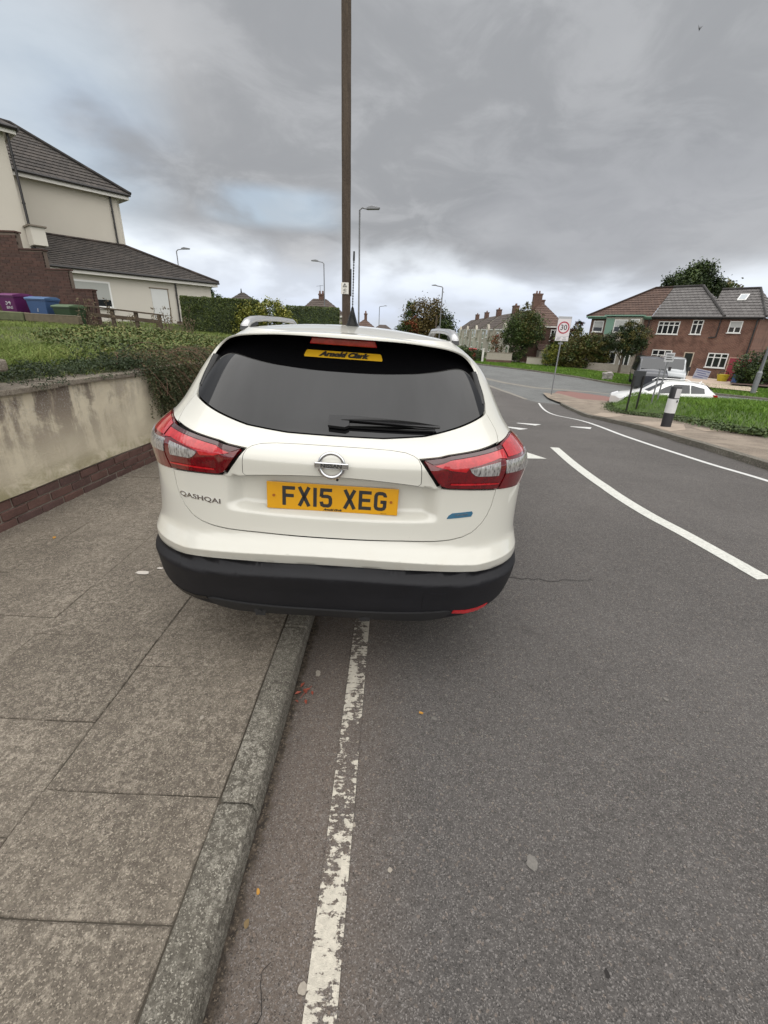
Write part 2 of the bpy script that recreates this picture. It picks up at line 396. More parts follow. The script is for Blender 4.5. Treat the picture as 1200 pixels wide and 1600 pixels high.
def brickwall(name, a, b, mortar, scale, stain=0.35, rot=(R_(90), 0, 0)):
    """far brickwork: courses below the size one can pick apart, laid along the wall with the mesh's own coordinates"""
    t = NT(name); co = t.co('Object', rot=rot)
    x = t.n('ShaderNodeTexBrick'); x.inputs['Scale'].default_value = 1.0; x.inputs['Mortar Size'].default_value = 0.012
    x.inputs['Brick Width'].default_value = 0.225 * scale; x.inputs['Row Height'].default_value = 0.075 * scale; x.inputs['Mortar Smooth'].default_value = 0.3
    x.inputs['Color1'].default_value = (*a, 1); x.inputs['Color2'].default_value = (*b, 1); x.inputs['Mortar'].default_value = (*mortar, 1)
    t.l(co, x.inputs['Vector']); oc = t.co('Object'); n = t.noise(oc, 0.9, 6, 0.65, 0.3)
    c = t.mix(t.rng(n, 0.45, 0.70, 0, stain), x.outputs[0], tuple(k * 0.38 for k in a))
    c = t.mix(t.rng(t.noise(oc, 1.7, 5, 0.6), 0.55, 0.75, 0, 0.35), c, (0.26, 0.17, 0.12))
    t.col(c); t.set(Roughness=0.9); t.bump(x.outputs['Fac'], -0.35, 0.01); return t.m

def grassmat(name, a, b, c3):
    t = NT(name); co = t.co('World'); i = t.island()
    c = t.ramp(i, [(0.0, a), (0.55, b), (1.0, c3)]); n = t.noise(co, 0.8, 4, 0.6)
    c = t.mix(t.rng(n, 0.35, 0.65, 0.0, 0.6), c, tuple(k * 0.62 for k in a))
    t.col(c); t.set(Roughness=0.6); t.b.inputs['Specular IOR Level'].default_value = 0.25
    t.b.inputs['Subsurface Weight'].default_value = 0.0
    return t.m
def lawnmat(name, a, b):
    t = NT(name); co = t.co('World')
    f = t.noise(co, 14, 6, 0.7); g = t.noise(co, 1.1, 4, 0.6); c = t.mix(f, a, b); c = t.mix(t.rng(g, 0.4, 0.7, 0, 0.6), c, tuple(k * 0.6 for k in a))
    t.col(c); t.set(Roughness=0.9); t.bump(f, 0.8, 0.05); return t.m
m_lawn = lawnmat("turf", (0.050, 0.085, 0.016), (0.085, 0.135, 0.028))
m_soil = lawnmat("garden_soil", (0.045, 0.050, 0.018), (0.075, 0.080, 0.028))
m_blade = grassmat("grass_blades", (0.10, 0.155, 0.024), (0.155, 0.21, 0.04), (0.25, 0.255, 0.09))
m_bladeR = grassmat("verge_blades", (0.070, 0.150, 0.012), (0.110, 0.205, 0.018), (0.16, 0.24, 0.035))
m_weed = grassmat("weed_leaves", (0.070, 0.105, 0.028), (0.12, 0.155, 0.042), (0.22, 0.18, 0.07))
m_weed_r = grassmat("creeper_leaves", (0.045, 0.062, 0.028), (0.085, 0.100, 0.042), (0.17, 0.105, 0.062))

# ------------------------------------------------------------------ terrain
def T(X, Y):
    X = np.asarray(X, float); Y = np.asarray(Y, float)
    z = 0.03 * np.clip(X + .39, 0, 1.8)
    a = np.clip((Y - 4.5) / 18.0, 0, 1)
    z = z - 1.6 * (a - np.sin(2 * np.pi * a) / (2 * np.pi) * 0.6)
    return z
def Tf(x, y): return float(T(x, y))
def drape(name, outer, dz, mat, holes=(), step=0.5, gs=0.6, parent=None, kind='structure', tf=T, label=None):
    xs = [p[0] for p in outer]; ys = [p[1] for p in outer]
    gx, gy = np.meshgrid(np.arange(min(xs), max(xs), gs), np.arange(min(ys), max(ys), gs))
    V, F_ = patch2d(outer, holes, np.stack([gx.ravel(), gy.ravel()], 1), step)
    z = tf(V[:, 0], V[:, 1]) + dz
    o = mk(name, np.column_stack([V, z]), F_, mat, parent, smooth=True)
    if kind: o['kind'] = kind
    return o
# the general ground out to the horizon
ax = np.concatenate([-np.geomspace(900, 14, 16), np.arange(-12, 34, 1.0), np.geomspace(36, 900, 16)])
ay = np.concatenate([-np.geomspace(600, 12, 10), np.arange(-10, 60, 1.0), np.geomspace(64, 2500, 22)])
gx, gy = np.meshgrid(ax, ay); n0, n1 = len(ax), len(ay)
zz_ = T(gx, gy) - 0.10 + np.where((gx > 5.6) & (gy < 40), 0.0, 0)
V = np.stack([gx.ravel(), gy.ravel(), zz_.ravel()], 1)
idx = np.arange(n0 * n1).reshape(n1, n0)
Fq = np.stack([idx[:-1, :-1].ravel(), idx[:-1, 1:].ravel(), idx[1:, 1:].ravel(), idx[1:, :-1].ravel()], 1)
o = mk("ground", V, Fq, m_lawn, smooth=True); o['kind'] = 'structure'

# our road: from behind the camera up to the junction
KR = [(5.02, -6.0), (5.02, 5.6), (5.05, 6.9), (5.05, 7.5), (5.26, 9.15), (5.53, 11.1), (6.5, 14.5), (7.55, 17.9), (8.2, 21.5)]   # right kerb line
road = [(-0.40, -6.0)] + KR + [(7.31, 22.6), (7.0, 23.2), (6.68, 25.4), (6.2, 28.5), (5.4, 34), (4.6, 46), (-0.40, 46)]
drape("road", road, 0.0, m_asph, step=0.4, gs=0.5)
main = [(8.2, 21.5), (9.3, 23.0), (11.0, 23.4), (12.3, 22.6), (14.0, 20.4), (17, 17), (22, 12), (30, 4), (46, -12), (54, -6), (40, 9), (31, 18.0), (24.4, 25.4), (19.4, 29.6), (16.2, 32.9), (15.2, 37.6),
        (13.0, 42.7), (9.6, 48.1), (4, 60), (-6, 84), (-14, 120), (-24, 120), (-14, 84), (-4, 60), (-0.4, 46), (4.6, 46), (5.4, 34), (6.2, 28.5), (6.68, 25.4), (7.0, 23.2), (7.31, 22.6)]
drape("main_road", main, -0.004, m_asph_old, step=1.0, gs=1.6)
for i, pp in enumerate([[(9.3, 25.8), (10.2, 27.5), (11.0, 27.6), (12.4, 25.9), (12.6, 24.2), (11.2, 23.7), (9.8, 24.6)]]):
    drape("red_crossing_surface", pp, 0.004, plain("red_tarmac", (0.20, 0.105, 0.09), 0.9, var=0.25, scale=20), gs=0.5)
# pale worn strips and patches on the main road
m_pale = plain("pale_worn_tarmac", (0.20, 0.185, 0.16), 0.9, var=0.4, scale=3)
drape("road_patch", [(6.2, 36), (7.6, 31), (9.0, 28.6), (12.4, 27.4), (13.4, 26.6), (13.4, 27.0), (12.5, 27.9), (9.4, 29.2), (8.0, 31.6), (6.6, 36.2)], 0.004, m_pale, gs=0.8)
drape("road_seam", [(4.6, 45.9), (5.4, 34), (6.2, 28.5), (6.68, 25.4), (7.0, 23.2), (7.2, 23.25), (6.95, 25.5), (6.5, 28.6), (5.75, 34), (5.0, 45.9)], 0.004, m_pale, gs=0.8)
# far kerb and verge of the main road
def strip(pts, off0, off1):
    a = []; b = []
    for i, p in enumerate(pts):
        q = pts[min(i + 1, len(pts) - 1)]; r = pts[max(i - 1, 0)]
        d = Vector((q[0] - r[0], q[1] - r[1])).normalized(); nrm = Vector((d.y, -d.x))
        a.append((p[0] + nrm.x * off0, p[1] + nrm.y * off0)); b.append((p[0] + nrm.x * off1, p[1] + nrm.y * off1))
    return a + b[::-1]
FK = [(-14, 120), (-6, 84), (4, 60), (9.6, 48.1), (13.0, 42.7), (15.2, 37.6), (16.2, 32.9), (19.4, 29.6), (24.4, 25.4), (31, 18.0), (40, 9)]
def raised(dz): return lambda x, y: T(x, y) + dz
def kerbstrip(name, pts, o0, o1, h, mat):
    poly = strip(pts, o0, o1); n = len(pts); V = []; Fc = []
    a = poly[:n]; b = poly[n:][::-1]
    for i in range(n):
        z = Tf(*a[i])
        V += [(a[i][0], a[i][1], z - .05), (a[i][0], a[i][1], z + h), (b[i][0], b[i][1], z + h), (b[i][0], b[i][1], z - .05)]
    for i in range(n - 1):
        for k in range(3): Fc.append((4 * i + k, 4 * i + k + 1, 4 * i + 4 + k + 1, 4 * i + 4 + k))
    o = mk(name, V, Fc, mat); o['kind'] = 'structure'; return o
FKr = FK[::-1]
kerbstrip("far_kerb", FKr, 0.0, 0.16, 0.11, m_kerb)
drape("grass_verge_ground", strip(FKr[1:], 0.16, 7.2), 0.10, m_lawn, step=1.0, gs=1.5)
drape("far_footpath", strip(FKr[1:9], 7.2, 8.8), 0.13, plain("path_tarmac", (0.20, 0.165, 0.14), 0.9, var=0.2, scale=4), step=1.0, gs=1.5)
_in = strip(FKr[1:9], 8.8, 8.9)[:8]
drape("garden_ground", _in + [(30, 140), (90, 140), (90, 30), (60, -10)], 0.10, m_soil, step=3.0, gs=4)

# ------------------------------------------------------------------ markings on our road
def ribbon(name, pts, w, mat, dz=0.004, label=None):
    pts = [Vector(p) for p in pts]; fine = []
    for i in range(len(pts) - 1):
        n = max(2, int((pts[i + 1] - pts[i]).length / 0.25))
        for k in range(n): fine.append(pts[i].lerp(pts[i + 1], k / n))
    fine.append(pts[-1]); V = []; Fc = []
    for i, p in enumerate(fine):
        d = (fine[min(i + 1, len(fine) - 1)] - fine[max(i - 1, 0)]).normalized(); nn = Vector((-d.y, d.x)); ww = w if not isinstance(w, (list, tuple)) else w[0] + (w[1] - w[0]) * i / (len(fine) - 1)
        for s in (-.5, .5):
            q = p + nn * ww * s; V.append((q.x, q.y, Tf(q.x, q.y) + dz))
    Fc = [(2 * i, 2 * i + 2, 2 * i + 3, 2 * i + 1) for i in range(len(fine) - 1)]
    o = mk(name, V, Fc, mat); o['kind'] = 'structure'; return o
def smooth_pts(pts, n=6):
    out = []; P = [Vector(p) for p in pts]
    for i in range(len(P) - 1):
        p0, p1, p2, p3 = P[max(i - 1, 0)], P[i], P[i + 1], P[min(i + 2, len(P) - 1)]
        for k in range(n):
            t = k / n; out.append(tuple(0.5 * ((2 * p1) + (p2 - p0) * t + (2 * p0 - 5 * p1 + 4 * p2 - p3) * t * t + (3 * p1 - p0 - 3 * p2 + p3) * t ** 3)))
    out.append(tuple(P[-1])); return out
ribbon("worn_edge_line", [(-0.150, -3.0), (-0.112, 0.48), (-0.112, 2.08), (-0.10, 4.2), (-0.08, 10)], 0.082, m_worn)
ribbon("lane_line", smooth_pts([(2.54, 6.55), (2.42, 5.5), (2.37, 4.5), (2.42, 3.8), (2.52, 3.3), (2.63, 2.62)]), 0.130, m_paint)
ribbon("road_edge_line", smooth_pts([(7.31, 21.9), (6.5, 18.5), (5.2, 12.4), (4.5, 9.0), (4.34, 7.45), (4.40, 5.95), (4.56, 5.0), (4.66, 3.5), (4.66, -3)]), 0.085, m_paint_b)
ribbon("lane_dash", [(3.86, 9.30), (4.22, 9.12)], (0.10, 0.42), m_paint_b); ribbon("lane_dash", [(2.82, 9.66), (3.20, 9.38)], (0.12, 0.40), m_paint_b)
ribbon("lane_dash", [(2.35, 8.75), (2.62, 8.45)], (0.14, 0.30), m_paint_b)
V = [(1.40, 5.66), (2.15, 5.74), (1.86, 6.40), (1.45, 7.05), (1.2, 7.2)]
o = mk("give_way_triangle", [(x, y, Tf(x, y) + 0.004) for x, y in V], [(0, 1, 2, 3, 4)], m_paint); o['kind'] = 'structure'
# hairline crack across the carriageway
t = NT("crack_bitumen"); t.col((0.016, 0.014, 0.013)); t.set(Roughness=0.95); m_crack = t.m
def crack(pts, w):
    P = []
    for i in range(len(pts) - 1):
        for k in range(10):
            a = Vector(pts[i]).lerp(Vector(pts[i + 1]), k / 10); P.append((a.x + random.uniform(-.012, .012), a.y + random.uniform(-.016, .016)))
    ribbon("road_crack", P, (w, w * 0.5), m_crack, 0.0025)
crack([(0.78, 2.55), (1.1, 2.50), (1.45, 2.53)], 0.006)
crack([(-0.27, 0.40), (-0.262, 0.60)], 0.0028)

# ------------------------------------------------------------------ near pavement: base, slabs, kerb stones
pave_base = mk("pavement_base", [(-0.50, -6, 0.09), (-3.2, -6, 0.09), (-3.2, 24, 0.09), (-0.50, 24, 0.09)], [(0, 3, 2, 1)], m_dirt)
me = pave_base.data; bm = bmesh.new(); bm.from_mesh(me); bmesh.ops.subdivide_edges(bm, edges=bm.edges[:], cuts=24, use_grid_fill=True)
for v in bm.verts: v.co.z = 0.0940 + Tf(-0.6, v.co.y)
bm.to_mesh(me); bm.free()
pave_base['kind'] = 'structure'
pavement = empty("pavement"); pavement['kind'] = 'structure'
def slab(x0, x1, y0, y1, tilt=0.0, cr=None):
    z = 0.100 + Tf(-1, (y0 + y1) / 2); g = 0.0017; h = 0.05
    n = 5; V = []; Fc = []
    # slightly uneven edge line, worn arris
    pts = []
    for a, b in (((x0 + g, y0 + g), (x1 - g, y0 + g)), ((x1 - g, y0 + g), (x1 - g, y1 - g)), ((x1 - g, y1 - g), (x0 + g, y1 - g)), ((x0 + g, y1 - g), (x0 + g, y0 + g))):
        for k in range(n): 
            u = k / n; j = random.uniform(-.0022, .0022) if k else 0
            pts.append((a[0] + (b[0] - a[0]) * u + (j if a[0] == b[0] else 0), a[1] + (b[1] - a[1]) * u + (j if a[1] == b[1] else 0)))
    cx, cy = (x0 + x1) / 2, (y0 + y1) / 2; tx, ty = random.uniform(-1, 1) * 0.004, random.uniform(-1, 1) * 0.003; dz = random.uniform(-.0015, .0015)
    N = len(pts); slope = (Tf(-1, y1) - Tf(-1, y0)) / (y1 - y0)
    def zt(x, y): return dz + tx * (x - cx) / 0.6 + (ty / 0.9 + slope) * (y - cy)
    for s, d in ((1.0, -0.004), (0.988, 0.0)):
        for p in pts: V.append(((p[0] - cx) * s, (p[1] - cy) * s, d + zt(*p)))
    for p in pts: V.append((p[0] - cx, p[1] - cy, -h + zt(*p)))
    for i in range(N):
        j = (i + 1) % N; Fc += [(i, j, N + j, N + i), (2 * N + i, 2 * N + j, j, i)]
    Fc.append(tuple(range(N, 2 * N)))
    return mk("paving_slab", V, Fc, m_slab, pavement, loc=(cx, cy, z))
cols = [(-1.104, -0.515, 0.61), (-1.713, -1.104, 0.797), (-2.30, -1.713, 0.931), (-2.93, -2.30, 0.43)]
for ci, (x0, x1, ph) in enumerate(cols):
    k0 = -4 if ci < 3 else -4
    for k in range(k0, 14):
        y0 = ph + 0.914 * k; y1 = y0 + 0.914
        if ci == 3:
            xw = -3.02 + 0.08 * min(y0 + .45, 5.2) + 0.0
            slab(max(-2.98, xw - 0.02), x1, y0, y1); continue
        if ci == 0 and k == 0:
            slab(x0, x1, y0, 0.945); slab(x0, x1, 0.945, y1)      # the cracked flag
        elif ci == 1 and k == 0:
            slab(x0, x1, y0, 1.215); slab(x0, x1, 1.215, y1)
        else: slab(x0, x1, y0, y1)
kerb = empty("kerb"); kerb['kind'] = 'structure'
prof = [(-0.394, -0.12), (-0.392, 0.062), (-0.399, 0.090), (-0.412, 0.100), (-0.506, 0.1015), (-0.511, 0.097), (-0.511, -0.12)]
for k in range(-5, 20):
    y0 = 0.93 + 0.915 * k; ys = [y0 + 0.003, y0 + 0.012, y0 + .2, y0 + .45, y0 + .7, y0 + 0.903, y0 + 0.912]; V = []
    for i, y in enumerate(ys):
        for (x, z) in prof:
            e = 0.004 if i in (0, len(ys) - 1) else 0.0
            V.append((x + random.uniform(-.0018, .0018) + (e if x < -.45 else -e), y, z - (e if z > 0 else 0) + random.uniform(-.0012, .0012) + Tf(-0.5, y)))
    n = len(prof); Fc = []
    for i in range(len(ys) - 1):
        for j in range(n): Fc.append((i * n + j, i * n + (j + 1) % n, (i + 1) * n + (j + 1) % n, (i + 1) * n + j))
    Fc += [tuple(range(n))[::-1], tuple(range((len(ys) - 1) * n, len(ys) * n))]
    mk("kerb_stone", V, Fc, m_kerb, kerb)
# grit that gathers in the channel under the kerb
gp = []
for i in range(2600):
    y = random.uniform(-1, 8); x = -0.388 + abs(random.gauss(0, 0.014)); gp.append((x, y, Tf(x, y) + 0.0005))
def pebbles(name, P, r0, r1, mat, parent=None):
    P = np.array(P); n = len(P); base = np.array([(1, 0, 0), (-.5, .87, 0), (-.5, -.87, 0), (0, 0, .8)], float)
    s = rng.uniform(r0, r1, n)[:, None, None]; a = rng.uniform(0, 6.28, n); c, d = np.cos(a), np.sin(a)
    Rm = np.zeros((n, 3, 3)); Rm[:, 0, 0] = c; Rm[:, 0, 1] = -d; Rm[:, 1, 0] = d; Rm[:, 1, 1] = c; Rm[:, 2, 2] = 1
    V = np.einsum('nij,kj->nki', Rm, base) * s + P[:, None, :]
    Fc = (np.array([(0, 1, 3), (1, 2, 3), (2, 0, 3)])[None] + 4 * np.arange(n)[:, None, None]).reshape(-1, 3)
    return mk(name, V.reshape(-1, 3), Fc, mat, parent)
o = pebbles("gutter_gravel", gp, 0.0015, 0.0055, plain("grit", (0.12, 0.095, 0.07), 0.9, var=0.6, scale=90)); o['kind'] = 'stuff'

# ------------------------------------------------------------------ far pavement on the right with its kerb
RP = KR
kerbstrip("right_kerb", RP, 0.0, 0.14, 0.09, m_kerb)
edge_in = [(7.3, -6), (7.2, 6.0), (6.96, 8.0), (6.72, 8.8), (7.3, 10.6), (8.2, 12.7), (8.9, 15.0), (9.05, 17.0), (9.5, 19.0), (10.4, 21.0), (11.5, 22.6)]
rp = [(p[0] + 0.14, p[1]) for p in RP] + [(8.3, 23.6), (8.7, 25.7), (9.6, 25.6), (10.0, 23.6), (11.1, 23.3)] + edge_in[::-1]
drape("right_pavement", rp, 0.085, m_slab_r, gs=0.45)
for pts in ([(6.0, 12.2), (6.9, 13.4), (8.9, 16.6), (8.2, 17.2), (6.9, 15.0)], [(5.35, 8.3), (5.9, 8.7), (6.7, 10.0), (6.2, 10.6), (5.6, 9.9)], [(6.2, 8.6), (6.9, 8.5), (6.8, 9.2), (6.4, 9.3)]):
    drape("pale_slab_patch", pts, 0.090, plain("pale_paving", (0.31, 0.25, 0.195), 0.9, var=0.3, scale=6), gs=0.4)
verge = edge_in[:-1] + [(11.5, 22.4), (14.0, 19.9), (17, 16.4), (22, 11.4), (30, 3), (40, -8)]
def ss01(a): a = np.clip(a, 0, 1); return a * a * (3 - 2 * a)
def vt(x, y):
    x = np.asarray(x, float); y = np.asarray(y, float)
    d = np.clip(np.minimum((x - 7.2) / 1.0, 1.0), 0, 1)
    return T(x, y) + 0.10 + (0.16 + .40 * np.clip((y - 9) / 7, 0, 1)) * ss01((x - np.interp(y, [q[1] for q in edge_in], [q[0] for q in edge_in])) / (1.1)) * np.clip((y - 4) / 5, 0, 1) + 0.06 * np.sin(x * 1.3) * np.cos(y * 0.9)
drape("verge_ground", verge, 0.0, m_lawn, step=0.6, gs=0.7, tf=vt)
# ------------------------------------------------------------------ foliage helpers
def leafcloud(name, P, size, mat, parent=None, aspect=0.6, up=0.0, jitter=0.35, mi=None, tri=False):
    """many leaf-sized faces round the points P; up>0 turns the leaf faces upward"""
    P = np.asarray(P, float); n = len(P)
    s = size * rng.uniform(1 - jitter, 1 + jitter, n)
    nrm = rng.normal(size=(n, 3)); nrm[:, 2] = np.abs(nrm[:, 2]) + up; nrm /= np.linalg.norm(nrm, axis=1)[:, None]
    a = np.cross(nrm, rng.normal(size=(n, 3))); a /= np.linalg.norm(a, axis=1)[:, None]; b = np.cross(nrm, a)
    A = a * s[:, None]; B = b * (s * aspect)[:, None]
    V = np.stack([P - A, P - B * 0.9 + nrm * (s * 0.15)[:, None], P + A, P + B * 0.9 + nrm * (s * 0.15)[:, None]], 1).reshape(-1, 3)
    Fc = np.arange(4 * n).reshape(n, 4)
    o = mk(name, V, Fc, mat, parent); return o
def blades(name, P, h, w, mat, parent=None, lean=0.35):
    P = np.asarray(P, float); n = len(P); hh = h * rng.uniform(0.5, 1.35, n); a = rng.uniform(0, 2 * np.pi, n)
    d = np.stack([np.cos(a), np.sin(a), np.zeros(n)], 1) * (w / 2); l = rng.normal(size=(n, 3)) * lean * hh[:, None]; l[:, 2] = 0
    up = np.zeros((n, 3)); up[:, 2] = hh
    V = np.stack([P - d, P + d, P + d * .7 + up * .55 + l * .35, P - d * .7 + up * .55 + l * .35, P + up * .9 + l], 1).reshape(-1, 3)
    b = 5 * np.arange(n)[:, None]
    F4 = np.concatenate([b, b + 1, b + 2, b + 3], 1); F3 = np.concatenate([b + 3, b + 2, b + 4, b + 4], 1)
    me = bpy.data.meshes.new(name); nF = 2 * n
    me.vertices.add(5 * n); me.vertices.foreach_set('co', V.astype(np.float32).ravel())
    lt = np.tile([4, 3], n).astype(np.int32); ls = np.concatenate([[0], np.cumsum(lt)[:-1]]).astype(np.int32)
    vi = np.concatenate([F4, F3[:, :3]], 1).ravel().astype(np.int32)
    me.loops.add(7 * n); me.loops.foreach_set('vertex_index', vi)
    me.polygons.add(nF); me.polygons.foreach_set('loop_start', ls); me.polygons.foreach_set('loop_total', lt); me.update(calc_edges=True)
    return link(name, me, mat, parent)
def scatter(poly, n):
    xs = [p[0] for p in poly]; ys = [p[1] for p in poly]; out = []
    while len(out) < n:
        x = rng.uniform(min(xs), max(xs), n); y = rng.uniform(min(ys), max(ys), n); k = in_poly(x, y, poly)
        out += list(zip(x[k], y[k]))
    return np.array(out[:n])
def leafmat(name, a, b, c3, dark=0.55):
    t = NT(name); i = t.island(); co = t.co('Object')
    c = t.ramp(i, [(0.0, a), (0.6, b), (1.0, c3)])
    n = t.noise(co, 1.2, 3, 0.6); c = t.mix(t.rng(n, 0.38, 0.66, 0.0, 0.5), c, tuple(k * dark for k in a))
    t.col(c); t.set(Roughness=0.5); t.b.inputs['Specular IOR Level'].default_value = 0.3; return t.m
m_lf_green = leafmat("leaves_mid_green", (0.035, 0.060, 0.016), (0.060, 0.095, 0.024), (0.10, 0.13, 0.035))
m_lf_dark = leafmat("leaves_dark_green", (0.020, 0.034, 0.012), (0.032, 0.052, 0.018), (0.055, 0.075, 0.028))
m_lf_hedge = leafmat("hedge_leaves", (0.050, 0.075, 0.018), (0.080, 0.108, 0.028), (0.14, 0.165, 0.05))
m_lf_autumn = leafmat("leaves_autumn", (0.075, 0.060, 0.020), (0.11, 0.078, 0.024), (0.15, 0.12, 0.035))
m_lf_red = leafmat("leaves_red", (0.16, 0.035, 0.018), (0.22, 0.055, 0.020), (0.20, 0.09, 0.03))
m_lf_yellow = leafmat("leaves_yellow_green", (0.13, 0.15, 0.025), (0.20, 0.21, 0.035), (0.30, 0.27, 0.06))
m_lf_bronze = leafmat("leaves_bronze", (0.085, 0.075, 0.022), (0.12, 0.10, 0.028), (0.10, 0.13, 0.03))
m_bark = plain("bark", (0.075, 0.058, 0.042), 0.9, var=0.4, scale=12, bump=0.8)
def crown_pts(blobs, n, shell=0.35, leafy=0.22):
    """points spread through a set of ellipsoids (x,y,z,rx,ry,rz,weight), gathered into clumps"""
    w = np.array([b[6] if len(b) > 6 else b[3] * b[4] * b[5] for b in blobs], float); w /= w.sum(); out = []
    for b, wi in zip(blobs, w):
        k = max(4, int(n * wi)); nc = max(5, k // 55)
        d = rng.normal(size=(nc, 3)); d /= np.linalg.norm(d, axis=1)[:, None]; r = rng.uniform(shell, 1.0, nc) ** 0.6
        c = d * r[:, None] * np.array(b[3:6]) + np.array(b[:3]); m = min(b[3:6])
        p = c[rng.integers(0, nc, k)] + rng.normal(size=(k, 3)) * m * leafy * rng.uniform(0.6, 1.3, (k, 1)); out.append(p)
    return np.concatenate(out)
def tree(name, base, h_trunk, blobs, n, leaf, mats, label, cat='tree', group=None, trunk_r=0.16, lean=(0, 0), limbs=7, up=0.2, leafy=0.22):
    t = tag(empty(name, base), label, cat, group)
    mb = MB(); top = Vector((lean[0], lean[1], h_trunk)); mb.tube([(0, 0, -0.2), (lean[0] * .4, lean[1] * .4, h_trunk * .5), top], [trunk_r, trunk_r * .75, trunk_r * .55], 8)
    for i in range(limbs):
        b = blobs[i % len(blobs)]; tgt = Vector(b[:3]) + Vector([random.uniform(-.6, .6) * q for q in b[3:6]])
        st = Vector((lean[0] * .5, lean[1] * .5, h_trunk * random.uniform(.5, 1.0))); md = st.lerp(tgt, .5) + Vector((random.uniform(-.2, .2), random.uniform(-.2, .2), .15))
        mb.tube([st, md, tgt], [trunk_r * .4, trunk_r * .25, trunk_r * .08], 5)
    mb.build('trunk', m_bark, t, smooth=True)
    if not isinstance(mats, (list, tuple)): mats = [mats]
    if isinstance(mats[0], tuple):      # different blobs, different leaves
        for m, idx, share in mats:
            leafcloud('crown', crown_pts([blobs[i] for i in idx], int(n * share), leafy=leafy), leaf, m, t, up=up)
    else:
        for k, m in enumerate(mats): leafcloud('crown', crown_pts(blobs, n // len(mats), leafy=leafy), leaf, m, t, up=up)
    return t

# ------------------------------------------------------------------ left: retaining wall
XW = lambda y: -3.02 + 0.08 * y if y < 5.3 else -2.596
rw = tag(empty("retaining_wall", (-2.8, 3, 0.1)), "cream rendered garden wall with brick foot and thin coping beside the pavement", "wall")
inv = Matrix.Translation((2.8, -3, -0.1))
def local(V, r): M = r.location; return [(v[0] - M[0], v[1] - M[1], v[2] - M[2]) for v in V]
t = NT("stained_render"); co = t.co('World'); X_, Y_, Z_ = t.sep(co)
base = t.mix(t.rng(t.noise(co, 2.2, 6, 0.6), 0.35, 0.7), (0.50, 0.44, 0.335), (0.61, 0.55, 0.425))
base = t.mix(t.rng(t.noise(co, 55, 4, 0.7), 0.45, 0.7, 0, 0.45), base, (0.58, 0.53, 0.42))
run = t.noise(t.co('World', (1, 1, 0.13)), 5.5, 6, 0.62, 0.4); blot = t.noise(co, 4.2, 7, 0.68, 0.5)
hgt = t.rng(Z_, 0.42, 1.0)
f = t.math('MULTIPLY', t.rng(t.math('ADD', t.math('MULTIPLY', run, 0.58), t.math('MULTIPLY', blot, 0.42)), 0.45, 0.555), t.math('ADD', t.math('MULTIPLY', hgt, 0.80), 0.16))
f = t.math('MULTIPLY', f, t.rng(Y_, 4.6, 3.7, 0.35, 1.0))
c = t.mix(t.math('MULTIPLY', f, 0.92), base, (0.115, 0.088, 0.074))
spk = t.math('MULTIPLY', t.rng(t.noise(co, 85, 3, 0.7), 0.50, 0.66), t.rng(blot, 0.4, 0.6, 0.2, 0.9))
c = t.mix(t.math('MULTIPLY', t.math('MULTIPLY', spk, hgt), 0.6), c, (0.46, 0.44, 0.42))
c = t.mix(t.math('MULTIPLY', t.rng(Z_, 0.50, 0.32), t.rng(blot, 0.40, 0.62, 0.1, 0.75)), c, (0.22, 0.20, 0.10))
t.col(c); t.set(Roughness=0.92); t.b.inputs['Specular IOR Level'].default_value = 0.2
t.bump(t.math('ADD', t.math('MULTIPLY', blot, 1.5), t.noise(co, 90, 4, 0.7)), 0.6, 0.008); m_render = t.m
ys = np.concatenate([np.arange(-4, 5.2, 0.12), np.arange(5.2, 14.1, 0.4)]); zs = np.arange(0, 9) / 8
V = []; Fc = []
for y in ys:
    for z in zs:
        x = XW(y) + 0.012 + 0.006 * math.sin(y * 2.3 + z * 3) + 0.004 * math.sin(y * 7.1) + (0.008 if z < 0.08 else 0); V.append((x, y, 0.322 + 0.705 * z + 0.004 * math.sin(y * 3.7) * (z < .05)))
    V.append((XW(y) - 0.2, y, 1.027)); V.append((XW(y) - 0.2, y, -0.2)); V.append((XW(y) - 0.02, y, -0.2)); V.append((XW(y) - 0.02, y, 0.322))
n = len(zs) + 4
for i in range(len(ys) - 1):
    for k in range(n): Fc.append((i * n + k, (i + 1) * n + k, (i + 1) * n + (k + 1) % n, i * n + (k + 1) % n))
mk("render_face", local(V, rw), Fc, m_render, rw, smooth=False)
# mortar bed behind the brick foot, then each brick
V = []; Fc = []
for y in ys: V += [(XW(y) + 0.003, y, -1.2 if y > 6 else 0.0), (XW(y) + 0.003, y, 0.322)]
Fc = [(2 * i, 2 * i + 2, 2 * i + 3, 2 * i + 1) for i in range(len(ys) - 1)]
mk("mortar_bed", local(V, rw), Fc, m_mortar, rw)
brick_me = []
for q in range(6):
    mb = MB(); mb.box(-0.10, 0, 0, 0.213, 0, 0.064); b_ = mb.build("brick", m_brick, bevel=0.004)
    for v in b_.data.vertices: v.co += Vector((random.uniform(-.003, .003), random.uniform(-.003, .003), random.uniform(-.002, .002)))
    brick_me.append(b_.data); bpy.data.objects.remove(b_)
for c_ in range(3):
    for k in range(-14, 30 if c_ < 3 else 0):
        y = 0.0 + 0.225 * k + (0.1125 if c_ % 2 else 0.0); zb = 0.088 + 0.076 * c_ + Tf(-2.7, y) * (y > 4.5)
        ang = -math.atan(0.08) if y < 5.2 else 0.0
        lo = (XW(y) + 0.013 + random.uniform(-.0035, .0035) - rw.location.x, y - rw.location.y, zb - rw.location.z)
        o = link("brick", random.choice(brick_me), None, rw, lo, (random.uniform(-.01, .01), random.uniform(-.01, .01), ang + random.uniform(-.007, .007)))
m_cope = concrete("coping_stone", (0.15, 0.125, 0.10), (0.26, 0.225, 0.175), (0.36, 0.32, 0.27), 0.5)
y = -4.0
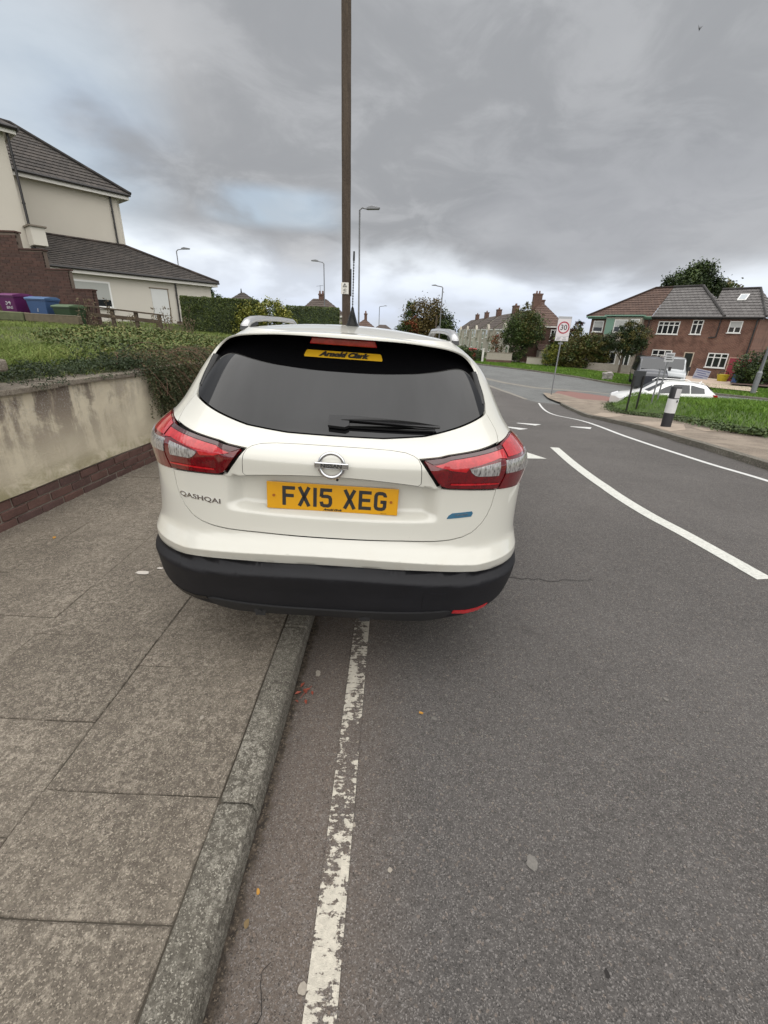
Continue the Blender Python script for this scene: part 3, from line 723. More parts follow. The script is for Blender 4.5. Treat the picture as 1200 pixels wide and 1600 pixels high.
while y < 5.6:
    L_ = random.uniform(0.55, 0.72); mb = MB(); z0 = 1.029 + random.uniform(-.004, .004)
    mb.box(-0.26, 0.045 + random.uniform(-.008, .01), 0.003, L_ - 0.006, 0, 0.042)
    mb.build("coping_stone", m_cope, rw, (XW(y) - rw.location.x, y - rw.location.y, z0 - rw.location.z), (random.uniform(-.01, .01), random.uniform(-.02, .02), -math.atan(0.08)), bevel=0.007, seg=2); y += L_
# rougher pier at the near end of the wall
mb = MB(); mb.box(-0.30, 0.05, -0.95, 0.0, 0.965, 1.05); o = mb.build("pier", m_cope, rw, (XW(3.18) - rw.location.x, 3.18 - rw.location.y, 0.12), (0, 0, -0.08), bevel=0.03, seg=3)
# tufts at the foot of the wall
P = []
for i in range(420):
    y = random.uniform(-1, 5.4); P.append((XW(y) + abs(random.gauss(0.01, 0.012)), y, 0.098))
o = leafcloud("wall_foot_moss", P, 0.010, plain("moss", (0.065, 0.055, 0.03), 0.9, var=0.5, scale=30)); o['kind'] = 'stuff'

# ------------------------------------------------------------------ left: raised garden
def gh(x, y):
    x = np.asarray(x, float); y = np.asarray(y, float); xw = np.where(y < 5.3, -3.02 + 0.08 * y, -2.596)
    d = np.clip((xw - x), 0, None); z = 1.02 + 0.40 * (1 - np.exp(-d / 2.4)) + 0.03 * np.sin(x * 1.7) * np.cos(y * 1.3)
    drop = np.clip((-7.6 - x) / 0.7, 0, 1) * np.clip((y - 12.35) / 0.5, 0, 1) * np.clip((21 - y) / 4, 0, 1)
    z = z - 0.40 * drop
    return z - np.clip((y - 9.0) / 14, 0, 1) * np.clip((x + 9.5) / 5.5, 0, 1) * 0.9
garden = [(-3.34, -4), (-2.93, 1.1), (-2.60, 5.3), (-2.60, 16), (-2.6, 24), (-3.5, 40), (-12, 46), (-34, 40), (-34, -4)]
drape("garden_lawn", garden, 0.0, m_soil, gs=0.55, step=0.5, tf=gh)
# bank below the far end of the garden down to the road
V = []; Fc = []
for y in np.arange(13.5, 40, 1.0): V += [(-2.6 if y < 24 else -2.6 - (y - 24) * 0.056, y, float(gh(-2.7, y)) + 0.02), (-1.6, y, Tf(-1.6, y) - 0.1)]
Fc = [(2 * i, 2 * i + 1, 2 * i + 3, 2 * i + 2) for i in range(len(V) // 2 - 1)]
o = mk("garden_bank", V, Fc, m_lawn); o['kind'] = 'structure'
# lawn grass: long pale blades at the left, leafy weeds to the right
lawn = [(-3.4, 2.2), (-2.75, 4.0), (-2.9, 6.0), (-4.4, 7.5), (-5.5, 12.4), (-14, 12.4), (-14, 6), (-9, 4)]
xy = scatter(lawn, 52000); P = np.column_stack([xy, gh(xy[:, 0], xy[:, 1]) - 0.01])
o = blades("lawn_grass", P, 0.075, 0.006, m_blade, lean=0.8); o['kind'] = 'stuff'
xy = scatter([(-3.3, 2.8), (-2.95, 5.2), (-4.6, 5.2), (-6.8, 4.2), (-5, 3.0)], 14000); P = np.column_stack([xy, gh(xy[:, 0], xy[:, 1]) - 0.01])
o = blades("long_grass", P, 0.15, 0.006, m_blade, lean=1.0); o['kind'] = 'stuff'
xy = scatter([(-5.5, 12.3), (-3.0, 8), (-2.7, 16), (-4, 24), (-12, 27), (-14, 20), (-8, 16)], 26000); P = np.column_stack([xy, gh(xy[:, 0], xy[:, 1]) - 0.01])
o = blades("garden_grass", P, 0.11, 0.010, m_blade, lean=0.7); o['kind'] = 'stuff'
# leafy weeds: a low mound behind the wall
def mound(cx, cy, rx, ry, h, n, seed=None):
    a = rng.uniform(0, 2 * np.pi, n); r = np.sqrt(rng.uniform(0, 1, n)); x = cx + rx * r * np.cos(a); y = cy + ry * r * np.sin(a)
    z = gh(x, y) + h * (1 - r ** 2) * rng.uniform(0.55, 1.08, n) + rng.normal(size=n) * 0.02; return np.column_stack([x, y, z])
P = np.concatenate([mound(-3.5, 6.3, 1.0, 1.5, 0.16, 26000), mound(-4.2, 8.0, 1.5, 2.0, 0.17, 22000), mound(-3.2, 5.2, 0.5, 0.8, 0.08, 9000), mound(-4.4, 10.4, 2.0, 2.2, 0.16, 14000)])
o = leafcloud("weed_patch", P, 0.021, m_weed, up=0.7, aspect=0.55); o['kind'] = 'stuff'
# prostrate juniper-like creeper on the coping and the mass that hangs over the wall
def sprays(n, fx, length, droop, step=0.012):
    out = []
    for i in range(n):
        p, d = fx(); L_ = length * random.uniform(.5, 1.2); k = int(L_ / step); v = Vector(d).normalized(); q = Vector(p)
        for j in range(k):
            v = (v + Vector((0, 0, -droop * step * 10)) + Vector([random.gauss(0, .05) for _ in range(3)])).normalized(); q = q + v * step
            xwall = XW(q.y) + 0.055
            if q.z < 1.08 and q.x < xwall: q.x = xwall + random.uniform(0, .02)
            for _ in range(2): out.append((q.x + random.gauss(0, .007), q.y + random.gauss(0, .007), q.z + random.gauss(0, .007)))
    return out
cr = tag(empty("creeping_shrub", (-2.62, 5.2, 1.05)), "dark small-leaved shrub spilling over the rendered wall next to the white car", "shrub")
def f1():
    y = random.uniform(4.78, 6.9); return ((-2.78 + random.uniform(-.35, .14), y, 1.10 + random.uniform(0, .14)), (random.uniform(.4, 1), random.uniform(-.8, .3), random.uniform(-.2, .5)))
pts = sprays(430, f1, 0.62, 0.9)
def f1b():
    y = random.uniform(4.9, 6.6); return ((-2.58 + random.uniform(-.06, .12), y, 0.98 + random.uniform(-.25, .1)), (random.uniform(.1, .5), random.uniform(-.4, .3), -1))
pts += sprays(380, f1b, 0.52, 0.7)
o = leafcloud("foliage", local(pts, cr), 0.0105, m_weed_r, cr, aspect=0.6)
mb = MB()
for i in range(70):
    p, d = f1(); q = Vector(p); v = Vector(d).normalized(); L = [q.copy()]
    for j in range(6):
        v = (v + Vector((0, 0, -.28)) + Vector([random.gauss(0, .12) for _ in range(3)])).normalized(); q = q + v * 0.085
        q.x = max(q.x, XW(q.y) + .05) if q.z < 1.08 else q.x; L.append(q.copy())
    mb.tube(local(L, cr), 0.0022, 4, cap=False)
mb.build("twigs", plain("red_twigs", (0.12, 0.06, 0.04), 0.8), cr)
c2 = tag(empty("trailing_creeper", (-2.9, 3.9, 1.05)), "dark flat-growing creeper lying along the coping below the long grass", "shrub")
def f2():
    y = random.uniform(3.15, 4.9); return ((XW(y) - random.uniform(0.07, .60), y, 1.12 + random.uniform(-.02, .07)), (random.uniform(.3, 1), random.uniform(-.2, 1.0), random.uniform(-.1, .30)))
pts = sprays(300, f2, 0.20, 0.25)
def f3():
    return ((XW(4.6) - random.uniform(0.05, .5), random.uniform(4.4, 5.2), 1.12), (random.uniform(-.6, 1), random.uniform(-.6, .8), random.uniform(.0, .8)))
pts += sprays(150, f3, 0.30, 0.5)
leafcloud("foliage", local(pts, c2), 0.0095, m_lf_dark, c2, aspect=0.5)
# tall dead flower heads against the bungalow wall
wd = tag(empty("seeded_weeds", (-7.2, 12.6, 1.4)), "thin brown weed stalks with dried seed heads in front of the pale bungalow", "weeds"); mb = MB(); hp = []
for i in range(34):
    x = random.uniform(-8.3, -5.2); y = random.uniform(11.8, 13.2); z = float(gh(x, y)); h = random.uniform(.30, .75)
    mb.tube(local([(x, y, z), (x + random.uniform(-.05, .05), y, z + h * .6), (x + random.uniform(-.1, .1), y, z + h)], wd), 0.006, 4, cap=False)
    for k in range(9): hp.append((x + random.gauss(0, .05), y + random.gauss(0, .04), z + h + random.gauss(0, .03)))
    for k in range(14): hp.append((x + random.gauss(0, .06), y + random.gauss(0, .04), z + h * random.uniform(.0, .8)))
mb.build("stalks", plain("dry_stalk", (0.10, 0.075, 0.045), 0.9), wd); leafcloud("seed_heads", local(hp, wd), 0.028, plain("seed_head", (0.11, 0.085, 0.05), 0.9, var=0.4), wd)

# ------------------------------------------------------------------ left: pale bungalow and the two-storey house behind
m_stucco = plain("cream_stucco", (0.52, 0.485, 0.42), 0.9, var=0.05, scale=1.2, bump=0.15)
m_stucco2 = plain("pale_stucco", (0.56, 0.53, 0.47), 0.9, var=0.05, scale=1.2, bump=0.15)
m_white = plain("white_upvc", (0.72, 0.72, 0.70), 0.35)
m_fascia = plain("fascia_white", (0.62, 0.60, 0.56), 0.5, var=0.08, scale=2)
m_black = plain("black_plastic", (0.014, 0.012, 0.012), 0.4)
m_glassd = plain("window_glass", (0.018, 0.020, 0.022), 0.06, spec=0.8)
m_blind = plain("roller_blind", (0.36, 0.37, 0.35), 0.6, var=0.05)
def rooftile(name, a, b, row=0.33, col=0.30, moss=0.3):
    t = NT(name); co = t.co('UV')
    x = t.n('ShaderNodeTexBrick'); x.inputs['Scale'].default_value = 1.0; x.inputs['Brick Width'].default_value = col; x.inputs['Row Height'].default_value = row
    x.inputs['Mortar Size'].default_value = 0.022; x.inputs['Mortar Smooth'].default_value = 0.4; x.offset = 0.5
    x.inputs['Color1'].default_value = (*a, 1); x.inputs['Color2'].default_value = (*b, 1); x.inputs['Mortar'].default_value = (*[k * .35 for k in a], 1)
    t.l(co, x.inputs['Vector']); oc = t.co('Object'); n = t.noise(oc, 1.3, 6, 0.65); n2 = t.noise(oc, 9, 5, 0.7)
    c = t.mix(t.rng(n, 0.45, 0.72, 0, moss), x.outputs[0], tuple(k * 1.7 for k in b)); c = t.mix(t.rng(n2, 0.5, 0.75, 0, 0.4), c, tuple(k * .6 for k in a))
    t.col(c); t.set(Roughness=0.85); t.bump(x.outputs['Fac'], -0.8, 0.03); return t.m
m_tile_dk = rooftile("dark_concrete_tiles", (0.036, 0.030, 0.026), (0.058, 0.048, 0.041))
m_tile_gy = rooftile("grey_tiles", (0.115, 0.106, 0.103), (0.155, 0.145, 0.140), 0.30, 0.34, 0.15)
m_tile_rd = rooftile("red_brown_tiles", (0.082, 0.048, 0.037), (0.112, 0.068, 0.051), 0.28, 0.30, 0.3)
m_tile_br = rooftile("brown_tiles", (0.062, 0.046, 0.038), (0.090, 0.068, 0.055), 0.30, 0.30, 0.4)
def tilecourses(name, A, B, C_, D, mat, parent, rows, thick=0.035, ridge=True):
    """a roof slope A,B (eaves) C,D (top): overlapping tile courses, each a real step"""
    A, B, C_, D = map(Vector, (A, B, C_, D)); nrm = (B - A).cross(D - A).normalized()
    if nrm.z < 0: nrm = -nrm
    me = bpy.data.meshes.new(name); V = []; Fc = []; UV = []
    for r in range(rows):
        f0, f1 = r / rows, (r + 1.0) / rows
        p0, p1 = A.lerp(D, f0), B.lerp(C_, f0); q0, q1 = A.lerp(D, f1), B.lerp(C_, f1); b = len(V)
        V += [p0, p1, p0 + nrm * thick, p1 + nrm * thick, q1 + nrm * 0.004, q0 + nrm * 0.004]
        Fc += [(b, b + 1, b + 3, b + 2), (b + 2, b + 3, b + 4, b + 5)]
        e = (B - A).normalized(); H_ = (D - A).dot((D - A - e * (D - A).dot(e)).normalized())
        def uv(p): return ((p - A).dot(e), (p - A - e * (p - A).dot(e)).length)
        for idx_ in ((0, 1, 3, 2), (2, 3, 4, 5)): UV += [uv(V[b + k]) for k in idx_]
    me.from_pydata([tuple(v) for v in V], [], Fc); ul = me.uv_layers.new(name='UVMap')
    for i, u in enumerate(UV): ul.data[i].uv = u
    me.update(); return link(name, me, mat, parent)
def window(parent, x0, x1, z0, z1, y, mull=(0.5,), trans=None, fr=0.06, blind=0.0, mat=None, yn=-1, sill=True, curtain=None):
    """window in a wall at local y (outward = -y)"""
    mat = mat or m_white; mb = MB(); a, b = (y - 0.03, y + 0.05)
    mb.box(x0, x0 + fr, a, b, z0, z1).box(x1 - fr, x1, a, b, z0, z1).box(x0 + fr, x1 - fr, a, b, z0, z0 + fr).box(x0 + fr, x1 - fr, a, b, z1 - fr, z1)
    for m in mull: xm = x0 + (x1 - x0) * m; mb.box(xm - fr * .6, xm + fr * .6, a + .004, b, z0 + fr, z1 - fr)
    if trans: zt = z0 + (z1 - z0) * trans; mb.box(x0 + fr, x1 - fr, a + .008, b, zt - fr * .45, zt + fr * .45)
    if sill: mb.box(x0 - .06, x1 + .06, a - .07, a - .001, z0 - .045, z0 + .02)
    w = mb.build("window", mat, parent)
    pm = MB().box(x0 + fr * .5, x1 - fr * .5, y - 0.020, y - 0.006, z0 + fr * .5, z1 - fr * .5).build("pane", m_glassd, w)
    if blind: MB().box(x0 + fr, x1 - fr, y - 0.027, y - 0.0205, z1 - fr - (z1 - z0) * blind, z1 - fr).build("blind", curtain or m_blind, w)
    return w
def pipe(parent, x, y, z0, z1, r=0.04, mat=None):
    mb = MB().tube([(x, y, z0), (x, y, z1)], r, 8)
    for z in np.arange(z0 + .6, z1, 1.6): mb.tube([(x, y, z), (x, y, z + .06)], r * 1.35, 8)
    return mb.build("downpipe", mat or m_black, parent, smooth=True)
dF = Vector((0.63515, 0.77239)); rzF = math.atan2(dF.y, dF.x)       # the row of fronts runs away to the right
bg_ = tag(empty("bungalow", (-14.90, 20.74, 1.0), rzF), "low pale bungalow extension with dark tiled lean-to roof and boarded doorway", "house")
L = 7.45; EH = 2.58          # length of the front, eaves above its base
MB().box(-3.0, L, 0.0, 3.2, -0.6, EH).build("wall", m_stucco2, bg_)
tilecourses("roof", (-3.2, -0.35, EH + .02), (L + .30, -0.35, EH + .02), (L - 2.9, 3.1, EH + 1.55), (-3.2, 3.1, EH + 1.55), m_tile_dk, bg_, 16)
tilecourses("roof_hip", (L + .30, -0.35, EH + .02), (L + .30, 6.4, EH + .02), (L - 2.9, 3.1, EH + 1.55), (L - 2.9, 3.1, EH + 1.55), m_tile_dk, bg_, 16)
MB().tube([(L + .32, -0.37, EH + .06), (L - 2.9, 3.1, EH + 1.6)], 0.07, 6).tube([(L - 2.9, 3.1, EH + 1.6), (-3.2, 3.1, EH + 1.6)], 0.06, 6).build("ridge_tiles", m_tile_br, bg_)
MB().box(-3.1, L + .26, -0.33, -0.28, EH - .20, EH - .02).box(L + .22, L + .26, -0.279, 3.2, EH - .20, EH - .02).build("fascia", m_fascia, bg_)
MB().box(-3.1, L + .24, -0.275, -0.002, EH - .10, EH - .06).build("soffit", m_fascia, bg_)
MB().tube([(-3.1, -0.38, EH - .02), (L + .33, -0.38, EH - .02)], 0.055, 8).build("gutter", m_black, bg_)
pipe(bg_, 5.47, -0.07, -0.4, EH - .1)
w = window(bg_, 0.15, 2.36, 1.04, 2.16, 0.0, mull=(0.46,), fr=0.075, blind=0.62)
MB().box(4.20, 5.02, -0.025, -0.002, 0.0, 2.05).build("door_board", plain("pale_board", (0.60, 0.61, 0.60), 0.6, var=0.05), bg_)
MB().box(4.14, 5.08, -0.05, -0.003, 2.055, 2.10).box(5.025, 5.07, -0.035, -0.003, 0.5, 2.05).build("door_trim", plain("old_trim", (0.20, 0.16, 0.12), 0.8), bg_)
# two-storey house: set back main wall, nearer wing at the left
h2 = tag(empty("rendered_house", (-17.80, 24.0, 1.0), rzF), "tall cream rendered house with dark tiled hipped roof and black downpipes behind the bungalow", "house")
EH2 = 6.66
MB().box(-6, 4.35, 0.0, 7.0, -0.5, EH2).build("wall", m_stucco, h2)
MB().box(4.30, 4.50, 0.12, 6.9, -0.5, EH2 - .05).build("gable_wall", m_stucco2, h2)
tilecourses("roof", (-6, -0.42, EH2 + .04), (4.92, -0.42, EH2 + .04), (1.3, 3.5, EH2 + 2.75), (-6, 3.5, EH2 + 2.75), m_tile_dk, h2, 14)
tilecourses("roof_hip", (4.92, -0.42, EH2 + .04), (4.92, 7.4, EH2 + .04), (1.3, 3.5, EH2 + 2.75), (1.3, 3.5, EH2 + 2.75), m_tile_dk, h2, 14)
MB().tube([(4.95, -0.45, EH2 + .09), (1.3, 3.5, EH2 + 2.82), (-6, 3.5, EH2 + 2.82)], 0.09, 6).build("ridge_tiles", m_tile_dk, h2)
MB().box(-6, 4.86, -0.38, -0.33, EH2 - .20, EH2 + .0).box(4.81, 4.86, -0.329, 7.0, EH2 - .20, EH2 + .0).box(-6, 4.80, -0.328, -0.002, EH2 - .10, EH2 - .05).box(4.36, 4.80, 0, 7.0, EH2 - .10, EH2 - .05).build("fascia", m_fascia, h2)
MB().tube([(-6, -0.45, EH2), (4.92, -0.45, EH2)], 0.06, 8).build("gutter", m_black, h2)
pipe(h2, 4.02, -0.08, 2.0, EH2 - .1, 0.045)
# nearer wing
MB().box(-14, -0.90, -3.65, -0.02, -0.5, 7.25).build("wing_wall", m_stucco, h2)
tilecourses("wing_roof", (-14, -4.05, 7.3), (-0.52, -4.05, 7.3), (-3.6, -0.5, 9.4), (-14, -0.5, 9.4), m_tile_dk, h2, 9)
tilecourses("wing_roof_hip", (-0.52, -4.05, 7.3), (-0.52, 1.6, 7.3), (-3.6, -0.5, 9.4), (-3.6, -0.5, 9.4), m_tile_dk, h2, 9)
MB().box(-14, -0.56, -4.0, -3.95, 7.08, 7.27).box(-0.60, -0.56, -3.949, 0.5, 7.08, 7.27).box(-14, -0.61, -3.94, -3.66, 7.16, 7.2).box(-.88, -0.61, -3.65, 0.5, 7.16, 7.2).build("wing_fascia", m_fascia, h2)
MB().tube([(-14, -4.08, 7.27), (-0.52, -4.08, 7.27)], 0.07, 8).tube([(-0.50, -4.08, 7.27), (-0.50, 0.4, 7.27)], 0.07, 8).build("gutter", m_black, h2)
pipe(h2, -0.80, -3.75, 2.6, 7.2, 0.05)
MB().box(-.95, -0.45, -4.4, -3.7, 3.3, 3.95).build("parapet", m_stucco2, h2)
MB().box(-1.02, -0.38, -4.48, -3.68, 3.955, 4.01).build("parapet_coping", m_cope, h2)

# ------------------------------------------------------------------ stepped brick wall, bins, sleepers, low fence
bw = tag(empty("stepped_wall", (-12.3, 14.0, 1.0)), "dark red brick garden wall stepping down behind the wheelie bins", "wall")
steps = [(-6.0, 1.55, 2.70), (1.55, 2.20, 2.28), (2.20, 2.82, 1.80), (2.82, 3.42, 1.30)]
mb = MB(); mbb = MB()
for x0, x1, h in steps:
    mb.box(x0, x1, 0.012, 0.20, -0.4, h)
mb.build("core", m_mortar_d, bw)
for c_ in range(-4, 40):
    z = c_ * 0.078; 
    for k in range(-26, 17):
        x = k * 0.222 + (0.111 if c_ % 2 else 0) ; 
        for x0, x1, h in steps:
            if z + 0.07 <= h + .02 and x < x1 and x + .21 > x0:
                a, b = max(x, x0), min(x + .211, x1)
                if b - a > .03: mbb.box(a, b, random.uniform(-.004, .003), 0.05, z, z + 0.066)
                if x1 == 3.42 and b > 3.38: mbb.box(x1 - .02, x1 + .004, 0.05, 0.2, z, z + .066)
o = mbb.build("brickwork", m_brick_d, bw); o['kind'] = 'stuff'
for x0, x1, h in steps: MB().box(x0, x1 + .03, -0.02, 0.22, h + .012, h + .05).build("coping", m_brick_d, bw)
def wheelie(loc, rz, body, lid, label, mark):
    t = tag(empty("wheelie_bin", loc, rz), label, "bin", "wheelie bins in front of the stepped brick wall")
    me = MB(); prof_ = [(-.22, -.26, .12), (.22, -.26, .12), (.22, .22, .12), (-.22, .22, .12), (-.29, -.36, .95), (.29, -.36, .95), (.29, .33, .95), (-.29, .33, .95)]
    me.add(prof_, [(0, 3, 2, 1), (4, 5, 6, 7), (0, 1, 5, 4), (1, 2, 6, 5), (2, 3, 7, 6), (3, 0, 4, 7)]); me.build("body", body, t, bevel=0.02, seg=2)
    MB().box(-.31, .31, -.38, .34, .945, .985).build("rim", body, t, bevel=.008)
    l = MB().prism([(-.40, .985), (-.38, 1.02), (-.1, 1.065), (.2, 1.065), (.36, 1.03), (.37, .985)], -.315, .315, 'x').build("lid", lid, t, bevel=.01, seg=2)
    MB().tube([(-.25, .40, 1.0), (.25, .40, 1.0)], .018, 8).build("handle", body, t)
    for s in (-1, 1): MB().tube([(s * .23, .27, .10), (s * .29, .27, .10)], .10, 14).build("wheel", m_black, t)
    MB().add([(-.11, -.362, .52), (.11, -.362, .52), (.11, -.372, .70), (-.11, -.372, .70)], [(0, 1, 2, 3)])
    return t
def mesh_text(name, body, size, mat, parent, loc, rot, extrude=0.001, shear=0.0, offset=0.0, align='CENTER', sx=1.0, space=1.0):
    cu = bpy.data.curves.new(name, 'FONT'); cu.body = body; cu.size = size; cu.extrude = extrude; cu.shear = shear; cu.offset = offset
    cu.align_x = align; cu.align_y = 'CENTER'; cu.resolution_u = 3; cu.space_character = space
    tmp = bpy.data.objects.new(name, cu); COL.objects.link(tmp); dg = bpy.context.evaluated_depsgraph_get(); me = bpy.data.meshes.new_from_object(tmp.evaluated_get(dg)); bpy.data.objects.remove(tmp); me.name = name
    me.materials.clear(); o = link(name, me, mat, parent, loc, rot); o.scale = (sx, 1, 1); return o
def binmat(n, c): return plain(n, c, 0.45, var=0.12, scale=4)
m_chalk = plain("faded_white_print", (0.45, 0.45, 0.45), 0.8)
b1 = wheelie((-10.45, 13.05, 1.16), -0.12, binmat("purple_bin", (0.085, 0.012, 0.075)), binmat("purple_lid", (0.12, 0.022, 0.10)), "purple wheelie bin, leftmost of the three by the brick wall", "")
mesh_text("house_number", "54", 0.20, m_chalk, b1, (0.05, -.350, .80), (R_(82), 0, 0), 0.001)
mesh_text("lettering", "BINS", 0.11, m_chalk, b1, (0.06, -.340, .66), (R_(82), 0, 0), 0.001)
b2 = wheelie((-9.66, 13.0, 1.10), 0.05, binmat("blue_bin", (0.035, 0.075, 0.17)), binmat("blue_lid", (0.06, 0.125, 0.25)), "blue wheelie bin between the purple one and the green one", "")
mesh_text("house_number", "1", 0.14, m_chalk, b2, (0, -.341, .68), (R_(82), 0, 0), 0.001)
b3 = wheelie((-8.93, 12.95, 0.93), -0.10, binmat("green_bin", (0.022, 0.045, 0.018)), binmat("green_lid", (0.075, 0.12, 0.06)), "dark green wheelie bin nearest the end of the stepped wall", "")
mesh_text("house_number", "7", 0.16, m_chalk, b3, (0.05, -.345, .70), (R_(82), 0, 0), 0.001)
for b_ in (b1, b2, b3): b_.scale = (.86, .86, .90)
m_sleeper = plain("weathered_timber", (0.115, 0.095, 0.062), 0.95, var=0.5, scale=9, bump=1.0)
m_sleeper2 = plain("mossy_timber", (0.09, 0.10, 0.05), 0.95, var=0.5, scale=9, bump=1.0)
for i, (x, y, z, l, rz) in enumerate([(-10.7, 12.30, 1.665, 2.0, -0.02), (-8.95, 12.28, 1.625, 1.45, -0.05)]):
    o = MB().box(-l / 2, l / 2, -.09, .09, -.22, .0).build("timber_sleeper", [m_sleeper2, m_sleeper][i], None, (x, y, z), (0, 0.02, rz), bevel=.03, seg=2)
    for v in o.data.vertices: v.co += Vector((0, random.gauss(0, .006), random.gauss(0, .008)))
    tag(o, ["mossy timber sleeper edging the lawn below the purple bin", "weathered timber sleeper edging the lawn below the blue and green bins"][i], "sleeper", "timber edging of the lawn")
st = tag(empty("tree_stump", (-11.45, 12.2, 1.35)), "old mossy stump at the picture edge beside the purple bin", "stump")
MB().tube([(0, 0, -.1), (0.02, 0, .35), (-.05, 0, .62)], [.20, .15, .09], 9).build("stump", m_sleeper2, st, smooth=True)
leafcloud("shoots", [(random.gauss(0, .14), random.gauss(0, .12), random.uniform(.0, .65)) for _ in range(260)], 0.05, m_weed, st)["kind"] = "stuff"
m_sleeper = plain("dark_old_timber", (0.07, 0.052, 0.036), 0.95, var=0.5, scale=9)
lf = tag(empty("low_fence", (-8.75, 13.3, 1.0), 0.20), "low weathered post and rail fence between the brick wall and the weeds", "fence")
for k in range(4): MB().box(-.05, .05, -.04, .04, -.3, .86 - .05 * k).build("post", m_sleeper, lf, (0.08 + .62 * k, 0, 0), bevel=.006)
for z in (.40, .68): MB().box(0, 1.9, -.06, -.042, -.05, .05).build("rail", m_sleeper, lf, (0, 0, z), (0, 0.075, 0), bevel=.005)
mb = MB().box(-.02, 2.0, -.09, .06, .86, .90); o = mb.build("top_rail", m_sleeper, lf, (0, 0, 0), (0, 0.08, 0), bevel=.006)
# low brick wall in front of the hedge
lw = tag(empty("low_brick_wall", (-9.8, 21.6, 0.9), 0.35), "low stepped purple-brown brick wall at the foot of the clipped hedge", "wall")
for i, (x0, x1, h) in enumerate([(-.2, .55, .62), (.56, 1.5, .50), (1.51, 5.4, .34)]):
    MB().box(x0, x1, .01, .2, -.4, h).build("core", m_mortar, lw)
    q = MB()
    for c_ in range(-2, int(h / .078)):
        for k in range(int((x1 - x0) / .225) + 1):
            a = x0 + k * .225 + (.11 if c_ % 2 else 0); b = min(a + .212, x1)
            if b - a > .05: q.box(a, b, random.uniform(-.004, .002), .06, c_ * .078, c_ * .078 + .066)
    o = q.build("brickwork", m_brick, lw); o['kind'] = 'stuff'
    MB().box(x0, x1, -.02, .22, h + .005, h + .055).build("coping", m_brick, lw)

# ------------------------------------------------------------------ hedges and the yellow shrub between them
def hedge(name, loc, rz, sx, sy, sz, n, leaf, mats, label, group=None):
    t = tag(empty(name, loc, rz), label, "hedge", group)
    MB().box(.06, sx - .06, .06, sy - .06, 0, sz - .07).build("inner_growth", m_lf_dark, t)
    faces = [(sx * sz, 0), (sx * sz, 1), (sy * sz, 2), (sy * sz, 3), (sx * sy, 4)]; tot = sum(f for f, _ in faces); P = []
    for a, k in faces:
        m = int(n * a / tot); u = rng.uniform(0, 1, m); v = rng.uniform(0, 1, m); d = np.abs(rng.normal(size=m)) * .035 + .035 * np.sin(u * 23 + k) * np.sin(v * 9) - .01
        if k == 0: p = [u * sx, d, v * sz]
        elif k == 1: p = [u * sx, sy - d, v * sz]
        elif k == 2: p = [d, u * sy, v * sz]
        elif k == 3: p = [sx - d, u * sy, v * sz]
        else: p = [u * sx, v * sy, sz - d * .8 + rng.uniform(0, .03, m)]
        P.append(np.stack(p, 1))
    leafcloud("foliage", np.concatenate(P), leaf, mats, t, up=0.1); return t
hedge("clipped_hedge", (-9.10, 20.2, 0.95), 0.36, 3.2, 1.0, 1.60, 26000, .032, m_lf_hedge, "long clipped dark green hedge left of the yellow shrub", "clipped hedges")
hedge("clipped_hedge", (-5.30, 23.2, 0.50), 0.18, 2.6, .9, 1.95, 12000, .035, m_lf_hedge, "clipped hedge right of the yellow shrub, in front of the white bungalow", "clipped hedges")
sb = tag(empty("yellow_shrub", (-5.9, 21.2, 0.85)), "rounded yellow-green shrub growing between two clipped hedges", "shrub")
MB().tube([(0, 0, -.2), (0.1, 0, .8)], [.06, .03], 6).tube([(0, 0, 0), (-.5, 0, 1.0)], [.05, .02], 6).tube([(0, 0, 0), (.6, 0, .9)], [.05, .02], 6).build("stem", m_bark, sb)
bl = [(-.5, 0, 1.05, .75, .6, .62), (.35, .1, 1.15, .75, .6, .60), (.95, 0, .8, .55, .5, .55), (-1.05, 0, .7, .45, .5, .5)]
leafcloud("foliage", crown_pts(bl, 9000, .55, .15), .045, m_lf_yellow, sb, up=.6); leafcloud("foliage", crown_pts(bl, 4000, .3, .15), .045, m_lf_hedge, sb, up=.3)
# ------------------------------------------------------------------ right: brick houses
m_bw = brickwall("red_brickwork", (0.125, 0.052, 0.037), (0.175, 0.078, 0.054), (0.21, 0.155, 0.12), 1.15, 0.65)
m_bw2 = brickwall("brown_brickwork", (0.085, 0.042, 0.033), (0.12, 0.060, 0.045), (0.15, 0.11, 0.085), 1.15, 0.35)
m_pebble = plain("pebbledash", (0.34, 0.31, 0.26), 0.95, var=0.25, scale=6, bump=0.5)
m_creamw = plain("cream_wall", (0.40, 0.37, 0.31), 0.9, var=0.12, scale=1.5)
m_grn = plain("pale_green_board", (0.16, 0.27, 0.21), 0.6, var=0.1)
m_curt = plain("net_curtain", (0.42, 0.43, 0.42), 0.8, var=0.1)
rzR = math.atan2(-0.7545, 0.6563)
def chimney(parent, x, y, z0, z1, w=.75, d=.55, mat=None, pots=2):
    m = MB().box(x - w / 2, x + w / 2, y - d / 2, y + d / 2, z0, z1 - .16).box(x - w / 2 - .05, x + w / 2 + .05, y - d / 2 - .05, y + d / 2 + .05, z1 - .158, z1).build("chimney", mat or m_bw2, parent)
    for k in range(pots):
        xx = x + (k - (pots - 1) / 2) * .32; MB().tube([(xx, y, z1 + .001), (xx, y, z1 + .3)], [.11, .085], 8).build("chimney_pot", m_bw, m)
    return m
hb = tag(empty("brick_house", (24.83, 45.93, -1.55), rzR), "red brick house with new grey roof, roof light and white windows at far right", "house")
G = 1.55
MB().box(0.0, 8.25, 0.0, 7.0, -0.3, 3.58 + G).build("wall", m_bw, hb)
